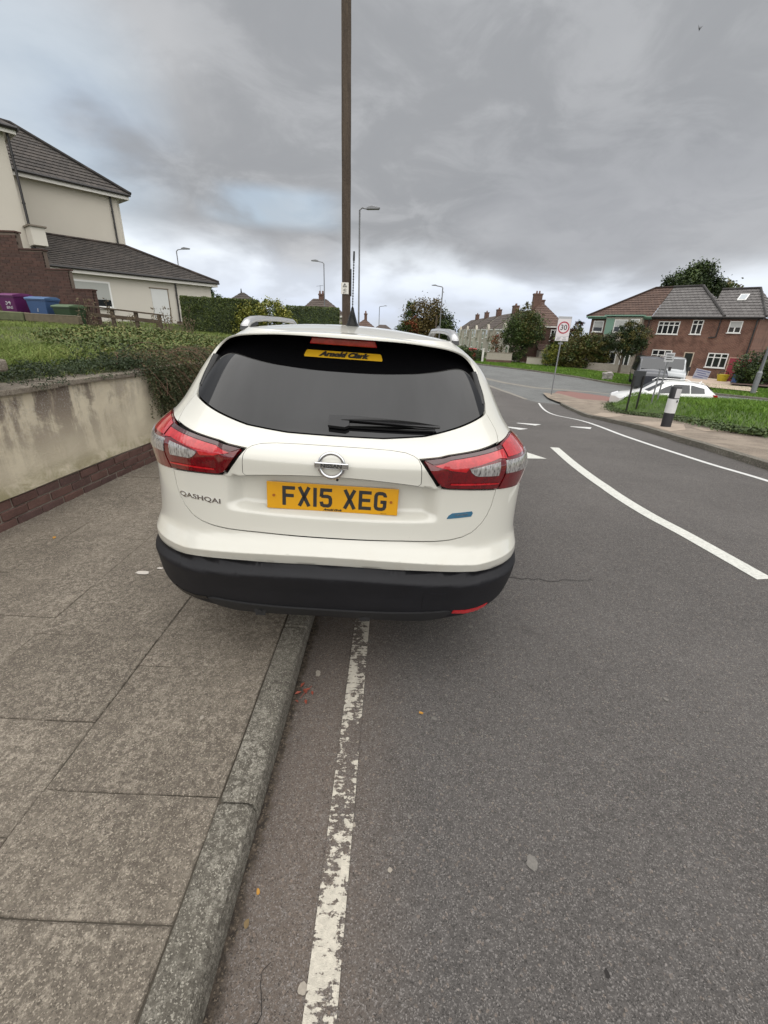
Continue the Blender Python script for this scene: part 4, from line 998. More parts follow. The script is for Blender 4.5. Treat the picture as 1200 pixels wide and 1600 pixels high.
tilecourses("roof", (0.02, -.35, 3.58 + G), (5.75, -.35, 3.58 + G), (2.5, 3.1, 6.30 + G), (0.02, 3.1, 6.30 + G), m_tile_gy, hb, 11, .05)
tilecourses("roof_hip", (5.75, -.35, 3.58 + G), (5.75, 5.0, 3.58 + G), (2.5, 3.1, 6.30 + G), (2.5, 3.1, 6.30 + G), m_tile_gy, hb, 11, .05)
tilecourses("roof", (4.6, -.30, 3.56 + G), (8.6, -.30, 3.56 + G), (6.9, 3.1, 5.95 + G), (4.1, 3.1, 5.95 + G), m_tile_gy, hb, 10, .05)
tilecourses("roof_hip", (8.6, -.30, 3.56 + G), (8.6, 7.0, 3.56 + G), (6.9, 3.2, 5.95 + G), (6.9, 3.1, 5.95 + G), m_tile_gy, hb, 10, .05)
MB().tube([(5.8, -.38, 3.66 + G), (2.5, 3.1, 6.40 + G), (0, 3.1, 6.40 + G)], .11, 6).tube([(8.65, -.33, 3.64 + G), (6.9, 3.1, 6.04 + G), (4.1, 3.1, 6.04 + G)], .10, 6).build("ridge_tiles", m_tile_gy, hb)
o = MB().box(-.32, .32, -.45, .45, 0, .09).build("roof_light", m_white, hb, (6.15, 1.95, 5.20 + G), (R_(35), 0, 0)); MB().box(-.24, .24, -.36, .36, .092, .10).build("pane", plain("sky_glass", (0.30, 0.33, 0.35), 0.15), o)
MB().tube([(0, -.42, 3.54 + G), (8.65, -.40, 3.54 + G)], .075, 8).box(0, 8.5, -.3, -.002, 3.40 + G, 3.54 + G).build("gutter", m_black, hb)
window(hb, .62, 2.45, 2.08 + G, 3.20 + G, 0, mull=(.25, .5, .75), trans=.70, fr=.075)
window(hb, 3.45, 4.30, 2.13 + G, 3.33 + G, 0, mull=(.5,), trans=.70, fr=.075)
window(hb, 6.25, 7.18, 2.32 + G, 3.27 + G, 0, mull=(.5,), trans=.64, fr=.075, blind=0.45, curtain=m_curt)
window(hb, 5.37, 6.90, -.57 + G, .66 + G, 0, mull=(.333, .667), trans=.70, fr=.08)
window(hb, .69, 2.42, -.55 + G, .70 + G, 0, mull=(.33, .66), trans=.62, fr=.08)
dr = MB().box(3.48, 3.56, -.05, .03, 0, 2.17).box(4.20, 4.28, -.05, .03, 0, 2.17).box(3.561, 4.199, -.05, .03, 2.09, 2.17).build("door", plain("stone_surround", (0.45, 0.38, 0.30), 0.9), hb)
MB().box(3.56, 4.20, -.01, .02, 0, 2.09).build("door_leaf", plain("dark_door", (0.015, 0.02, 0.018), 0.3), dr)
pipe(hb, 5.55, -.09, 1.95 + G, 3.5 + G, .05); pipe(hb, 8.12, -.09, .3 + G, 3.5 + G, .055)
MB().tube([(5.0, -.09, 1.9 + G), (5.55, -.09, 1.95 + G)], .05, 8).build("downpipe", m_black, hb); MB().tube([(8.12, -.09, .3 + G), (7.9, -.09, -.1 + G), (7.9, -.09, -1.5 + G)], .055, 8).build("downpipe", m_black, hb)
# left half with the older red roof and the green-trimmed bay
hc = tag(empty("bay_house", (24.83, 45.93, -1.55), rzR), "older brick half of the pair with red-brown roof and green boarded bay behind dark bushes", "house")
MB().box(-6.0, -.004, 0.0, 7.0, -.3, 3.58 + G).build("wall", m_bw2, hc)
tilecourses("roof", (-6.4, -.35, 3.58 + G), (-.01, -.35, 3.58 + G), (-.01, 3.1, 6.30 + G), (-1.6, 3.1, 6.30 + G), m_tile_rd, hc, 12, .045)
tilecourses("roof_hip", (-6.4, 7.0, 3.58 + G), (-6.4, -.35, 3.58 + G), (-1.6, 3.1, 6.30 + G), (-1.6, 3.1, 6.30 + G), m_tile_rd, hc, 12, .045)
MB().tube([(-6.45, -.38, 3.65 + G), (-1.6, 3.1, 6.38 + G), (0, 3.1, 6.38 + G)], .10, 6).build("ridge_tiles", m_tile_rd, hc)
MB().tube([(-6.4, -.42, 3.54 + G), (0, -.42, 3.54 + G)], .07, 8).box(-6.3, 0, -.3, -.002, 3.36 + G, 3.52 + G).build("gutter", plain("green_gutter", (0.10, 0.20, 0.14), 0.5), hc)
by = MB().box(-4.1, -.75, -.75, -.003, 0, 3.50 + G).build("bay", m_pebble, hc)
MB().box(-4.25, -.6, -1.0, -.2, 3.60 + G, 3.72 + G).build("bay_roof", m_grn, hc)
window(hc, -3.2, -1.9, 2.1 + G, 3.3 + G, -.76, mull=(.5,), trans=.7, fr=.08, blind=.5, curtain=m_curt); window(hc, -1.75, -.85, 2.1 + G, 3.35 + G, -.76, mull=(.5,), trans=.7, fr=.08, blind=.6, curtain=m_curt)
MB().box(-4.05, -3.25, -.78, -.752, 1.9 + G, 3.4 + G).build("green_board", m_grn, hc)
window(hc, -3.6, -2.3, -.9 + G, .6 + G, -.76, mull=(.5,), fr=.09, curtain=m_curt, blind=.2); window(hc, -1.9, -.95, -1.1 + G, .9 + G, -.76, mull=(.5,), fr=.09)
window(hc, -5.7, -4.6, 2.1 + G, 3.2 + G, 0, mull=(), trans=.8, fr=.1, blind=.5, curtain=m_curt)
MB().box(-6.05, -4.3, -.8, -.003, 0, .95).box(-5.6, -5.4, -.78, -.6, .951, 2.2).build("porch_wall", m_creamw, hc)
pipe(hc, -.25, -.09, 0, 3.5 + G, .05)
MB().box(-6.5, 0.6, -2.6, -2.4, 0, .75).build("garden_wall", m_pebble, hc)

# brick house with the hipped end, and the terrace beyond
def gable_house(name, loc, rz, w, d, he, hr, wall, roof, label, hip0=0.0, hip1=0.0, wins=(), ch=(), rows=8, group=None, over=.25, extra=None):
    """front faces local -y; ridge along x"""
    t = tag(empty(name, loc, rz), label, "house", group); V = [(0, 0, -.5), (w, 0, -.5), (w, d, -.5), (0, d, -.5), (0, 0, he), (w, 0, he), (w, d, he), (0, d, he)]
    mb = MB().add(V, [(0, 1, 5, 4), (1, 2, 6, 5), (2, 3, 7, 6), (3, 0, 4, 7)])
    if not hip0: mb.add([(0, 0, he), (0, d, he), (0, d / 2, hr - .05)], [(0, 1, 2)])
    if not hip1: mb.add([(w, 0, he), (w, d, he), (w, d / 2, hr - .05)], [(0, 1, 2)])
    mb.build("wall", wall, t)
    a, b = -over, w + over; r0, r1 = (hip0 if hip0 else a), (w - hip1 if hip1 else b); e = he - .08
    tilecourses("roof", (a, -over, e), (b, -over, e), (r1, d / 2, hr), (r0, d / 2, hr), roof, t, rows)
    tilecourses("roof", (b, d + over, e), (a, d + over, e), (r0, d / 2, hr), (r1, d / 2, hr), roof, t, rows)
    if hip0: tilecourses("roof_hip", (a, d + over, e), (a, -over, e), (r0, d / 2, hr), (r0, d / 2, hr), roof, t, rows)
    if hip1: tilecourses("roof_hip", (b, -over, e), (b, d + over, e), (r1, d / 2, hr), (r1, d / 2, hr), roof, t, rows)
    mbf = MB().box(a + .02, b - .02, -over + .0, -over + .05, e - .18, e - .01)
    if hip0: mbf.box(a + .02, a + .06, -over + .051, d + over, e - .18, e - .01)
    if hip1: mbf.box(b - .06, b - .02, -over + .051, d + over, e - .18, e - .01)
    mbf.build("fascia", m_fascia, t)
    for q in wins: window(t, *q[:5], **(q[5] if len(q) > 5 else {}))
    for c_ in ch: chimney(t, *c_)
    return t
g = 1.55
hg = gable_house("red_tiled_house", (15.3, 55.2, -1.55), -0.10, 4.4, 8.0, 4.25, 6.9, m_bw2, m_tile_rd, "brick house with red tiled roof and chimney behind the thirty speed sign", hip0=2.1, hip1=2.1, wins=[(3.0, 3.9, 2.6, 3.8, 0.0, dict(mull=(.5,), fr=.1))], rows=10)
chimney(hg, 1.6, 3.6, 6.0, 7.75, 1.0, .8, m_bw2, 2)
tilecourses("porch_roof", (1.6, -1.7, 1.55), (5.0, -1.7, 1.55), (5.0, -.02, 2.2), (1.6, -.02, 2.2), m_tile_rd, hg, 4)
MB().box(1.8, 4.9, -1.5, -.01, -.3, 1.5).build("porch_wall", m_creamw, hg)
aT = math.atan2(17.6 - 15.6, 130 - 62)
tags_ = ["nearest cream terraced cottage beside the leafy tree", "second cottage of the row counting from the leafy tree", "third cottage of the row, pale walls and dark tiled roof", "fourth cottage of the row, small in the distance", "farthest cottage of the row, next to the autumn tree"]
yy = 62.0
for k in range(5):
    w_ = 11.5; x0 = 15.6 + (yy - 62) * math.sin(aT); rz = math.pi / 2 - aT + math.pi     # front faces the road at the left
    loc = (15.6 + (yy + w_ - 62) * math.tan(aT), yy + w_, -1.55)
    tt = gable_house("terraced_cottage", loc, rz, w_, 6.5, 3.9, 6.35 - .02 * k, m_creamw if k % 2 == 0 else m_pebble, m_tile_br, tags_[k], wins=[(1.2, 2.6, 2.2, 3.4, 0, dict(mull=(.5,), fr=.1)), (1.2, 2.9, .4, 1.6, 0, dict(mull=(.5,), fr=.1)), (6.8, 8.4, 2.2, 3.4, 0, dict(mull=(.5,), fr=.1)), (8.9, 10.4, .3, 1.7, 0, dict(mull=(.5,), fr=.1))], rows=6, group="terraced cottages along the main road", over=.15)
    chimney(tt, w_ - .8, 3.25, 5.3, 7.35, 1.5, .8, m_bw2, 3)
    # gabled dormer front
    MB().prism([(6.3, 2.2), (8.9, 2.2), (8.9, 3.7), (7.6, 4.55), (6.3, 3.7)], -.35, -.01, 'y').build("front_gable", m_creamw if k % 2 == 0 else m_pebble, tt)
    window(tt, 6.9, 8.3, 2.5, 3.7, -.36, mull=(.5,), fr=.1)
    yy += 13.6
# garden walls and gate posts in front of the terrace
for (x0, y0, x1, y1, h, m, lab) in [(9.5, 46.6, 11.9, 46.0, 1.05, m_pebble, "grey rendered garden wall to the left of the leafy tree"), (13.3, 45.6, 14.9, 44.9, .75, m_creamw, "pale garden wall between the leafy tree and the yellow-green bush"), (15.6, 44.0, 23.4, 41.0, .55, m_bw2, "low dark brick wall in front of the bushes")]:
    l = math.hypot(x1 - x0, y1 - y0); t = tag(empty("garden_wall", (x0, y0, -1.5), math.atan2(y1 - y0, x1 - x0)), lab, "wall")
    MB().box(0, l, 0, .22, -.2, h).build("wall", m, t); MB().box(-.03, l + .03, -.03, .25, h + .001, h + .06).build("coping", m_cope, t)
    if m is m_pebble: MB().box(0, l, -.06, -.002, -.2, .35).build("plinth", m_bw2, t)
for (x, y, h, lab) in [(9.15, 46.8, 1.35, "white gate post at the end of the grey garden wall"), (15.2, 44.4, 1.1, "slim pale post beside the yellow-green bush")]:
    tag(MB().box(-.09, .09, -.09, .09, 0, h).box(-.12, .12, -.12, .12, h + .001, h + .07).build("gate_post", m_fascia, None, (x, y, -1.5)), lab, "post")
o = tag(MB().box(-.5, .5, -.3, .3, 0, 1.25).box(-.53, .53, -.33, .33, 1.251, 1.33).build("red_cabinet", plain("red_paint", (0.42, 0.03, 0.035), 0.5), None, (8.35, 49.0, -1.5), bevel=.04), "red box seen just past the car roof, in front of the terrace", "box")

# ------------------------------------------------------------------ houses on the far left
gable_house("white_bungalow", (-10.0, 50.0, -.3), .0, 4.3, 6.0, 3.15, 4.75, m_creamw, m_tile_br, "white bungalow with dark brown hipped roof and aerial, left of the tall pole", hip0=1.0, hip1=1.9, wins=[(2.3, 3.9, 1.4, 2.6, 0, dict(mull=(.25, .5, .75), trans=.7, fr=.08))], ch=[(1.9, 3.0, 4.5, 5.25, .55, .45, m_bw2, 2)], rows=8, over=.3)
gh_ = gable_house("grey_roofed_house", (-22.0, 60, -1.0), .1, 4.8, 5.5, 4.6, 6.4, m_creamw, m_tile_dk, "grey hipped roof with a pointed finial showing above the clipped hedge", hip0=2.1, hip1=2.3, rows=7)
MB().tube([(2.15, 2.7, 6.35), (2.15, 2.7, 6.85)], [.10, .05], 6).build("finial", m_tile_dk, gh_)
gable_house("far_gabled_house", (-5.0, 60, -1.55), 0, 2.3, 5, 3.3, 4.3, m_bw2, m_tile_rd, "small red roof with a chimney right behind the car aerial", hip0=1.1, hip1=1.1, ch=[(1.25, 2.5, 4.1, 5.0, .35, .35, m_bw2, 1)], rows=5)
gable_house("far_house", (-3.6, 80, -1.55), 0, 3.4, 5, 3.0, 3.9, m_bw2, m_tile_br, "low brown roof far off between the lamp posts", hip0=1.2, hip1=1.2, rows=5)
t = tag(empty("rooftop_aerial", (-8.25, 53.2, 4.9)), "thin television aerial on the white bungalow's chimney", "aerial"); mb = MB().tube([(0, 0, -.3), (0, 0, .9)], .02, 5).tube([(-.4, 0, .8), (.35, 0, .9)], .014, 5)
for k in range(5): mb.tube([(-.3 + .14 * k, -.15, .81 + .02 * k), (-.3 + .14 * k, .15, .81 + .02 * k)], .009, 4)
mb.build("aerial", m_black, t)

# ------------------------------------------------------------------ trees and bushes
tree("autumn_tree", (4.0, 60.5, -1.55), 2.2, [(-.9, 0, 4.6, 1.9, 1.6, 2.1), (.9, 0, 4.9, 1.6, 1.4, 2.0), (-2.5, 0, 3.0, 1.3, 1.2, 1.6), (2.3, 0, 3.8, 1.4, 1.3, 1.5), (-1.7, -.8, 3.7, .8, .6, .9), (3.3, 0, 2.8, 1.0, 1.0, 1.1), (0, 0, 3.0, 2.2, 1.6, 1.6), (-2.0, 0, 5.6, .9, .7, 1.1)], 17000, .13,
     [(m_lf_autumn, (0, 1, 6), .5), (m_lf_green, (2, 3, 7), .25), (m_lf_red, (4,), .06), (m_lf_dark, (3, 5), .19)], "large tree turning orange and red beyond the car roof", group="trees beyond the junction", leafy=.24)
tree("leafy_tree", (13.0, 47.2, -1.55), 1.5, [(-.5, 0, 3.5, 1.6, 1.4, 1.6), (.5, 0, 3.7, 1.5, 1.3, 1.6), (-.2, 0, 5.0, .9, .8, .8), (.9, 0, 2.9, 1.2, 1.1, 1.0), (-.3, 0, 1.5, .9, .8, 1.3), (-1.0, 0, 2.8, 1.0, .9, 1.0), (-.1, 0, 5.7, .3, .3, .4, .25)], 19000, .085,
     [(m_lf_green, (0, 1, 3, 4, 5), .62), (m_lf_bronze, (1, 2, 6), .2), (m_lf_dark, (4, 3, 5), .18)], "bushy green tree by the garden walls, left of the thirty sign", trunk_r=.12, leafy=.2)
def bush(name, loc, blobs, n, leaf, mat, label, cat="bush", group=None, up=.3, leafy=.2):
    t = tag(empty(name, loc), label, cat, group); mb = MB()
    for b in blobs: mb.tube([(b[0] * .3, b[1] * .3, -.1), (b[0] * .7, b[1], b[2] * .5), (b[0], b[1], b[2])], [.06, .045, .02], 5)
    mb.build("stem", m_bark, t)
    for m in (mat if isinstance(mat, (list, tuple)) else [mat]): leafcloud("foliage", crown_pts(blobs, n // (len(mat) if isinstance(mat, (list, tuple)) else 1), leafy=leafy), leaf, m, t, up=up)
    return t
bush("yellow_green_bush", (15.3, 43.6, -1.5), [(-.5, 0, 1.2, .7, .6, 1.0), (.3, 0, 1.5, .8, .6, 1.1), (0, 0, .6, .9, .7, .6), (.2, 0, 2.7, .5, .5, .6), (-.1, 0, 2.0, .6, .5, .6)], 8000, .075, [m_lf_yellow, m_lf_yellow, m_lf_green], "bright yellow-green bush directly behind the thirty sign pole")
bush("spreading_bush", (17.7, 42.6, -1.5), [(-.8, 0, 2.0, 1.1, .9, 1.2), (.5, 0, 2.2, 1.2, .9, 1.1), (1.5, 0, 1.4, 1.0, .8, 1.0), (-1.3, 0, 1.1, .9, .8, .9), (0, 0, 1.0, 1.2, .9, .9), (-.9, .5, 3.4, .5, .4, .6)], 15000, .085, [m_lf_bronze, m_lf_green, m_lf_bronze], "wide bronze-green bush to the right of the yellow-green one")
bush("purple_leaved_shrub", (16.9, 46.5, -1.5), [(0, 0, 3.3, .9, .7, .9), (1.2, 0, 3.6, .5, .4, .8), (-.6, 0, 2.4, .8, .7, .9)], 6000, .09, [leafmat("leaves_purple", (0.05, 0.022, 0.018), (0.09, 0.035, 0.025), (0.06, 0.045, 0.02)), m_lf_dark], "tall dark purple shrub showing above the bushes right of the thirty sign")
tree("spreading_conifer", (21.4, 43.2, -1.5), 1.9, [(-.5, 0, 2.9, 1.7, 1.1, .75), (.8, 0, 3.3, 1.4, 1.0, .8), (.2, 0, 4.0, 1.0, .8, .6), (-1.6, 0, 2.5, .9, .8, .5), (1.4, 0, 2.6, .8, .7, .6), (.3, 0, 2.2, 1.3, .9, .6)], 16000, .07, [m_lf_dark, m_lf_bronze, m_lf_dark], "dark spreading garden tree in front of the green-trimmed bay", trunk_r=.13, leafy=.17)
tree("windswept_tree", (34.5, 57.0, -1.5), 6.5, [(-1.0, 0, 8.8, 2.4, 1.8, 1.5), (.3, 0, 9.8, 1.8, 1.5, 1.5), (-2.2, 0, 8.0, 1.7, 1.4, .9), (1.8, 0, 8.8, 1.5, 1.2, 1.1), (1.0, 0, 10.8, .7, .6, .6)], 17000, .14, [m_lf_dark, m_lf_green, m_lf_dark], "dense dark tree rising behind the grey roof", trunk_r=.3, leafy=.2)
tree("thin_tree", (39.0, 59.0, -1.5), 6.5, [(0, 0, 8.6, 1.6, 1.2, 1.0), (1.0, 0, 9.0, 1.0, .9, .8), (-.6, 0, 9.1, .9, .8, .7)], 1700, .17, [m_lf_green, m_lf_bronze], "sparse thin-leaved tree to the right of the dense one, above the grey roof", trunk_r=.16, limbs=16, leafy=.3)
bush("dark_laurel_hedge", (26.8, 34.6, -1.5), [(0, 0, 1.3, 1.2, .9, 1.1), (1.5, 0, 1.4, 1.5, 1.0, 1.3), (3.0, 0, 1.3, 1.4, 1.0, 1.2), (.4, 0, .7, 1.2, .9, .8)], 11000, .08, [m_lf_dark, m_lf_green], "dark overgrown hedge behind the lamp post at the picture edge")
bush("small_tree_top", (-19.0, 48.0, -.5), [(0, 0, 4.8, .8, .7, .9), (.8, 0, 4.2, .8, .7, .7)], 2200, .11, [m_lf_green], "small treetop between the bungalow end and the grey roof")
bush("thin_treetop", (-17.0, 62.0, -1), [(0, 0, 5.2, 1.2, .8, .5)], 700, .13, [m_lf_green], "wispy treetop right of the pointed finial")
bush("garden_shrub", (-4.9, 44.0, -.6), [(0, 0, 1.9, .8, .6, .9), (.4, 0, 2.5, .5, .5, .5)], 3000, .08, [m_lf_bronze, m_lf_yellow], "small shrub against the white bungalow beside the tall pole")
bush("front_garden_shrub", (8.5, 47.6, -1.5), [(0, 0, .6, 1.0, .7, .7), (-1.2, 0, .8, .8, .6, .8)], 3500, .08, [m_lf_dark, m_lf_green], "low dark shrub left of the grey garden wall")
bush("bare_shrub", (11.2, 48.0, -1.5), [(0, 0, 1.8, 1.0, .5, 1.2), (-.7, 0, 2.0, .7, .5, 1.0)], 900, .09, [m_lf_red, m_lf_bronze], "sparse reddish shrub behind the grey garden wall", leafy=.35)
for o in list(COL.objects):
    if o.parent is None and (o.name.split('.')[0] in ('garden_wall', 'gate_post', 'red_cabinet', 'leafy_tree', 'yellow_green_bush', 'spreading_bush', 'purple_leaved_shrub', 'front_garden_shrub', 'bare_shrub')):
        o.location.x *= 1.12; o.location.y *= 1.12; o.scale = (1.12, 1.12, 1.05)
# verge grass: near right and far side
xy = scatter(verge, 150000); xy = xy[(xy[:, 1] > 4.5) & (xy[:, 0] < 20)]; P = np.column_stack([xy, vt(xy[:, 0], xy[:, 1]) - .01])
o = blades("verge_grass", P, .13, .014, m_bladeR, lean=.55); o['kind'] = 'stuff'
edge = []
for i in range(len(edge_in) - 1):
    for k in range(900):
        u = rng.uniform(); a, b = edge_in[i], edge_in[i + 1]; edge.append((a[0] + (b[0] - a[0]) * u + rng.normal() * .16, a[1] + (b[1] - a[1]) * u + rng.normal() * .1))
edge = np.array(edge); o = leafcloud("verge_weeds", np.column_stack([edge, T(edge[:, 0], edge[:, 1]) + .11 + rng.uniform(0, .10, len(edge))]), .032, m_lf_green, up=.5); o['kind'] = 'stuff'
fv = strip(FKr[1:9], 0.2, 7.2); xy = scatter(fv, 70000); P = np.column_stack([xy, T(xy[:, 0], xy[:, 1]) + .09])
o = blades("far_verge_grass", P, .13, .03, m_bladeR, lean=.5); o['kind'] = 'stuff'

# ------------------------------------------------------------------ lamp posts, the tall pole
m_galv = plain("galvanised_steel", (0.20, 0.205, 0.215), 0.55, metal=0.3, var=0.15, scale=3)
def lamp(x, y, z0, zt, arm, label, r=.055, dirx=1, base=True, tilt=.12):
    t = tag(empty("street_lamp", (x, y, z0)), label, "lamp post", "street lamps along the roads"); h = zt - z0
    MB().tube([(0, 0, -.3), (0, 0, 1.3)], r * 1.7, 10).tube([(0, 0, 1.3), (0, 0, 1.42), (0, 0, h - .1), (dirx * .12, 0, h)], [r * 1.7, r, r * .75, r * .7], 10).build("column", m_galv, t, smooth=True)
    MB().tube([(dirx * .1, 0, h), (dirx * arm, 0, h + arm * tilt)], r * .6, 8).build("arm", m_galv, t)
    MB().prism([(dirx * arm * .95, h + arm * tilt - .02), (dirx * (arm + .55), h + arm * tilt - .0), (dirx * (arm + .6), h + arm * tilt + .07), (dirx * (arm + .2), h + arm * tilt + .13), (dirx * arm * .95, h + arm * tilt + .07)], -.12, .12, 'y').build("lantern", m_galv, t, bevel=.015)
    return t
lamp(-1.80, 24.0, Tf(-1.8, 24), 6.75, .35, "tallest street lamp, just right of the tall brown pole, arm to the right", dirx=1, tilt=-.15)
lamp(-6.16, 42.0, Tf(-6, 42), 6.65, .5, "street lamp left of the tall brown pole with its arm to the left", dirx=-1)
lamp(5.66, 58.0, Tf(5, 58), 6.5, .75, "street lamp in front of the autumn tree, arm to the left", r=.09, dirx=-1)
lamp(-3.15, 100.0, Tf(-3, 100), 6.0, 1.0, "smallest and farthest street lamp, left of the autumn tree", r=.09, dirx=1)
lamp(-16.9, 38.0, 0.4, 6.65, .45, "street lamp whose top shows above the bungalow roof", r=.05, dirx=1)
lamp(23.35, 29.2, Tf(23, 29) + .1, 6.9, .9, "lamp post cut off by the right edge of the picture", r=.09, dirx=-1)
t = tag(empty("wooden_post", (5.1, 57.0, -1.5)), "short plain post immediately left of the lamp by the autumn tree", "post"); MB().tube([(0, 0, 0), (0, 0, 4.9)], .09, 6).build("post", m_sleeper, t)
t = tag(empty("road_sign", (5.45, 57.6, 1.9)), "small pale diamond sign on the lamp post by the autumn tree", "sign"); MB().prism([(-.35, 0), (0, -.35), (.35, 0), (0, .35)], -.03, 0, 'y').build("plate", m_galv, t)
# tall weathered pole beside the kerb
t = NT("weathered_pole"); co = t.co('Object', (1, 1, .12)); n = t.noise(co, 9, 6, .7); n2 = t.noise(t.co('Object'), 26, 5, .7)
c = t.mix(t.rng(n, .35, .68), (0.045, 0.031, 0.022), (0.082, 0.060, 0.043)); c = t.mix(t.rng(n2, .56, .72, 0, .8), c, (0.035, 0.028, 0.022)); c = t.mix(t.rng(t.noise(t.co('Object'), 40, 4, .7), .64, .74, 0, .7), c, (0.20, 0.17, 0.13))
t.col(c); t.set(Roughness=.9); t.bump(n2, .8, .012); m_pole = t.m
pl = tag(empty("utility_pole", (-0.86, 8.5, 0.0)), "tall square-edged brown weathered pole standing beyond the white car", "pole")
n8 = [(math.cos(a) * .074, math.sin(a) * .074) for a in [R_(22.5 + 45 * k) for k in range(8)]]
V = []; Fc = []
for i, z in enumerate(np.linspace(-.3, 9.5, 30)):
    s = 1.08 - z * .012; V += [(x * s + random.uniform(-.002, .002), y * s, z) for x, y in n8]
for i in range(29): Fc += [(8 * i + k, 8 * i + (k + 1) % 8, 8 * i + 8 + (k + 1) % 8, 8 * i + 8 + k) for k in range(8)]
Fc.append(tuple(range(29 * 8, 30 * 8))); mk("shaft", V, Fc, m_pole, pl)
sg = tag(empty("number_sign", (-0.875, 8.415, 2.19)), "small white notice plate with black figures fixed to the tall pole", "sign")
MB().box(-.065, .065, -.006, 0, -.09, .09).build("plate", plain("white_enamel", (0.62, 0.60, 0.55), .5, var=.1, scale=20), sg, bevel=.002)
m_ink = plain("black_ink", (0.015, 0.015, 0.015), .6)
mb = MB(); Rr = [(math.cos(R_(a)) * .038, math.sin(R_(a)) * .034 + .04) for a in (90, 210, 330)]
for i in range(3): a, b = Rr[i], Rr[(i + 1) % 3]; mb.tube([(a[0], -.008, a[1]), (b[0], -.008, b[1])], .004, 4)
mb.tube([(0, -.008, .055), (-.01, -.008, .038), (.008, -.008, .038), (0, -.008, .025)], .003, 4).build("warning_mark", m_ink, sg)
mesh_text("figures", "42", .06, m_ink, sg, (0, -.008, -.03), (R_(90), 0, 0)); mesh_text("figures", "811", .035, m_ink, sg, (0, -.008, -.07), (R_(90), 0, 0))
MB().tube([(0, 0, 0), (.0, 0, .42)], .012, 6).build("conduit", m_black, sg, (.10, .03, -.12))

# ------------------------------------------------------------------ signs, bollard
tz = -1.46
s3 = tag(empty("speed_limit_sign", (8.95, 25.0, tz), -0.05), "thirty miles an hour sign on a grey pole at the junction", "sign")
MB().tube([(0, 0, -.1), (0, 0, 3.93)], .035, 10).build("pole", m_galv, s3, smooth=True)
MB().box(-.35, .35, -.065, -.045, 2.78, 3.98).build("plate", plain("grey_backing", (0.36, 0.36, 0.38), .5), s3, bevel=.006)
MB().box(-.335, .335, -.069, -.0655, 3.02, 3.86).build("face", plain("sign_white", (0.60, 0.56, 0.58), .4), s3)
MB().box(-.335, .335, -.069, -.0655, 2.80, 3.005).build("subplate", plain("sign_white2", (0.60, 0.58, 0.60), .4), s3)
def ring(name, r0, r1, y, zc_, mat, parent, n=40):
    V = []; Fc = []
    for k in range(n):
        a = 2 * math.pi * k / n
        for r in (r0, r1): V.append((math.cos(a) * r, y, zc_ + math.sin(a) * r)); V.append((math.cos(a) * r, y + .002, zc_ + math.sin(a) * r))
    for k in range(n): j = (k + 1) % n; Fc += [(4 * k, 4 * k + 2, 4 * j + 2, 4 * j), (4 * k + 2, 4 * k + 3, 4 * j + 3, 4 * j + 2)]
    return mk(name, V, Fc, mat, parent)
ring("red_ring", .235, .30, -.0715, 3.44, plain("sign_red", (0.33, 0.025, 0.05), .4), s3)
mesh_text("figures", "30", .36, m_ink, s3, (0, -.071, 3.44), (R_(90), 0, 0), .0005, offset=.004)
mesh_text("lettering", "Kills\nspeed", .085, m_ink, s3, (.13, -.071, 2.90), (R_(90), 0, 0), .0005)
mb = MB()
for k in range(5): mb.tube([(-.28 + .035 * k, -.071, 2.83), (-.22 + .04 * k, -.071, 2.97)], .006, 4)
mb.build("road_symbol", plain("symbol_grey", (0.16, 0.13, 0.15), .6), s3)
MB().box(-.12, .12, -.03, .03, 2.62, 2.70).build("bracket", m_galv, s3)
bo = tag(empty("bollard", (5.80, 9.2, Tf(5.8, 9.2) + .08)), "black and white reflective bollard on the worn far pavement", "bollard")
MB().tube([(0, 0, -.1), (0, 0, .30)], .096, 20).build("base", plain("bollard_black", (0.018, 0.018, 0.022), .6, var=.3, scale=10), bo, smooth=True)
MB().tube([(0, 0, .30), (0, 0, .585)], .100, 20).build("sleeve", plain("bollard_white", (0.58, 0.58, 0.58), .6, var=.18, scale=9), bo, smooth=True)
MB().tube([(0, 0, .586), (0, 0, .80), (0, 0, .825)], [.098, .098, .085], 20).build("head", plain("bollard_black2", (0.02, 0.02, 0.022), .5), bo, smooth=True)
mb = MB()
for k in range(8):
    a0, a1 = R_(-115 + k * 10), R_(-105 + k * 10); r = .1015
    mb.add([(math.cos(a0) * r, math.sin(a0) * r, .605), (math.cos(a1) * r, math.sin(a1) * r, .605), (math.cos(a1) * r, math.sin(a1) * r, .79), (math.cos(a0) * r, math.sin(a0) * r, .79)], [(0, 1, 2, 3)])
mb.build("reflector", plain("reflective_white", (0.50, 0.49, 0.50), .4, var=.1, scale=30), bo)
MB().box(.012, .035, -.108, -.1005, .52, .565).build("label", m_ink, bo)
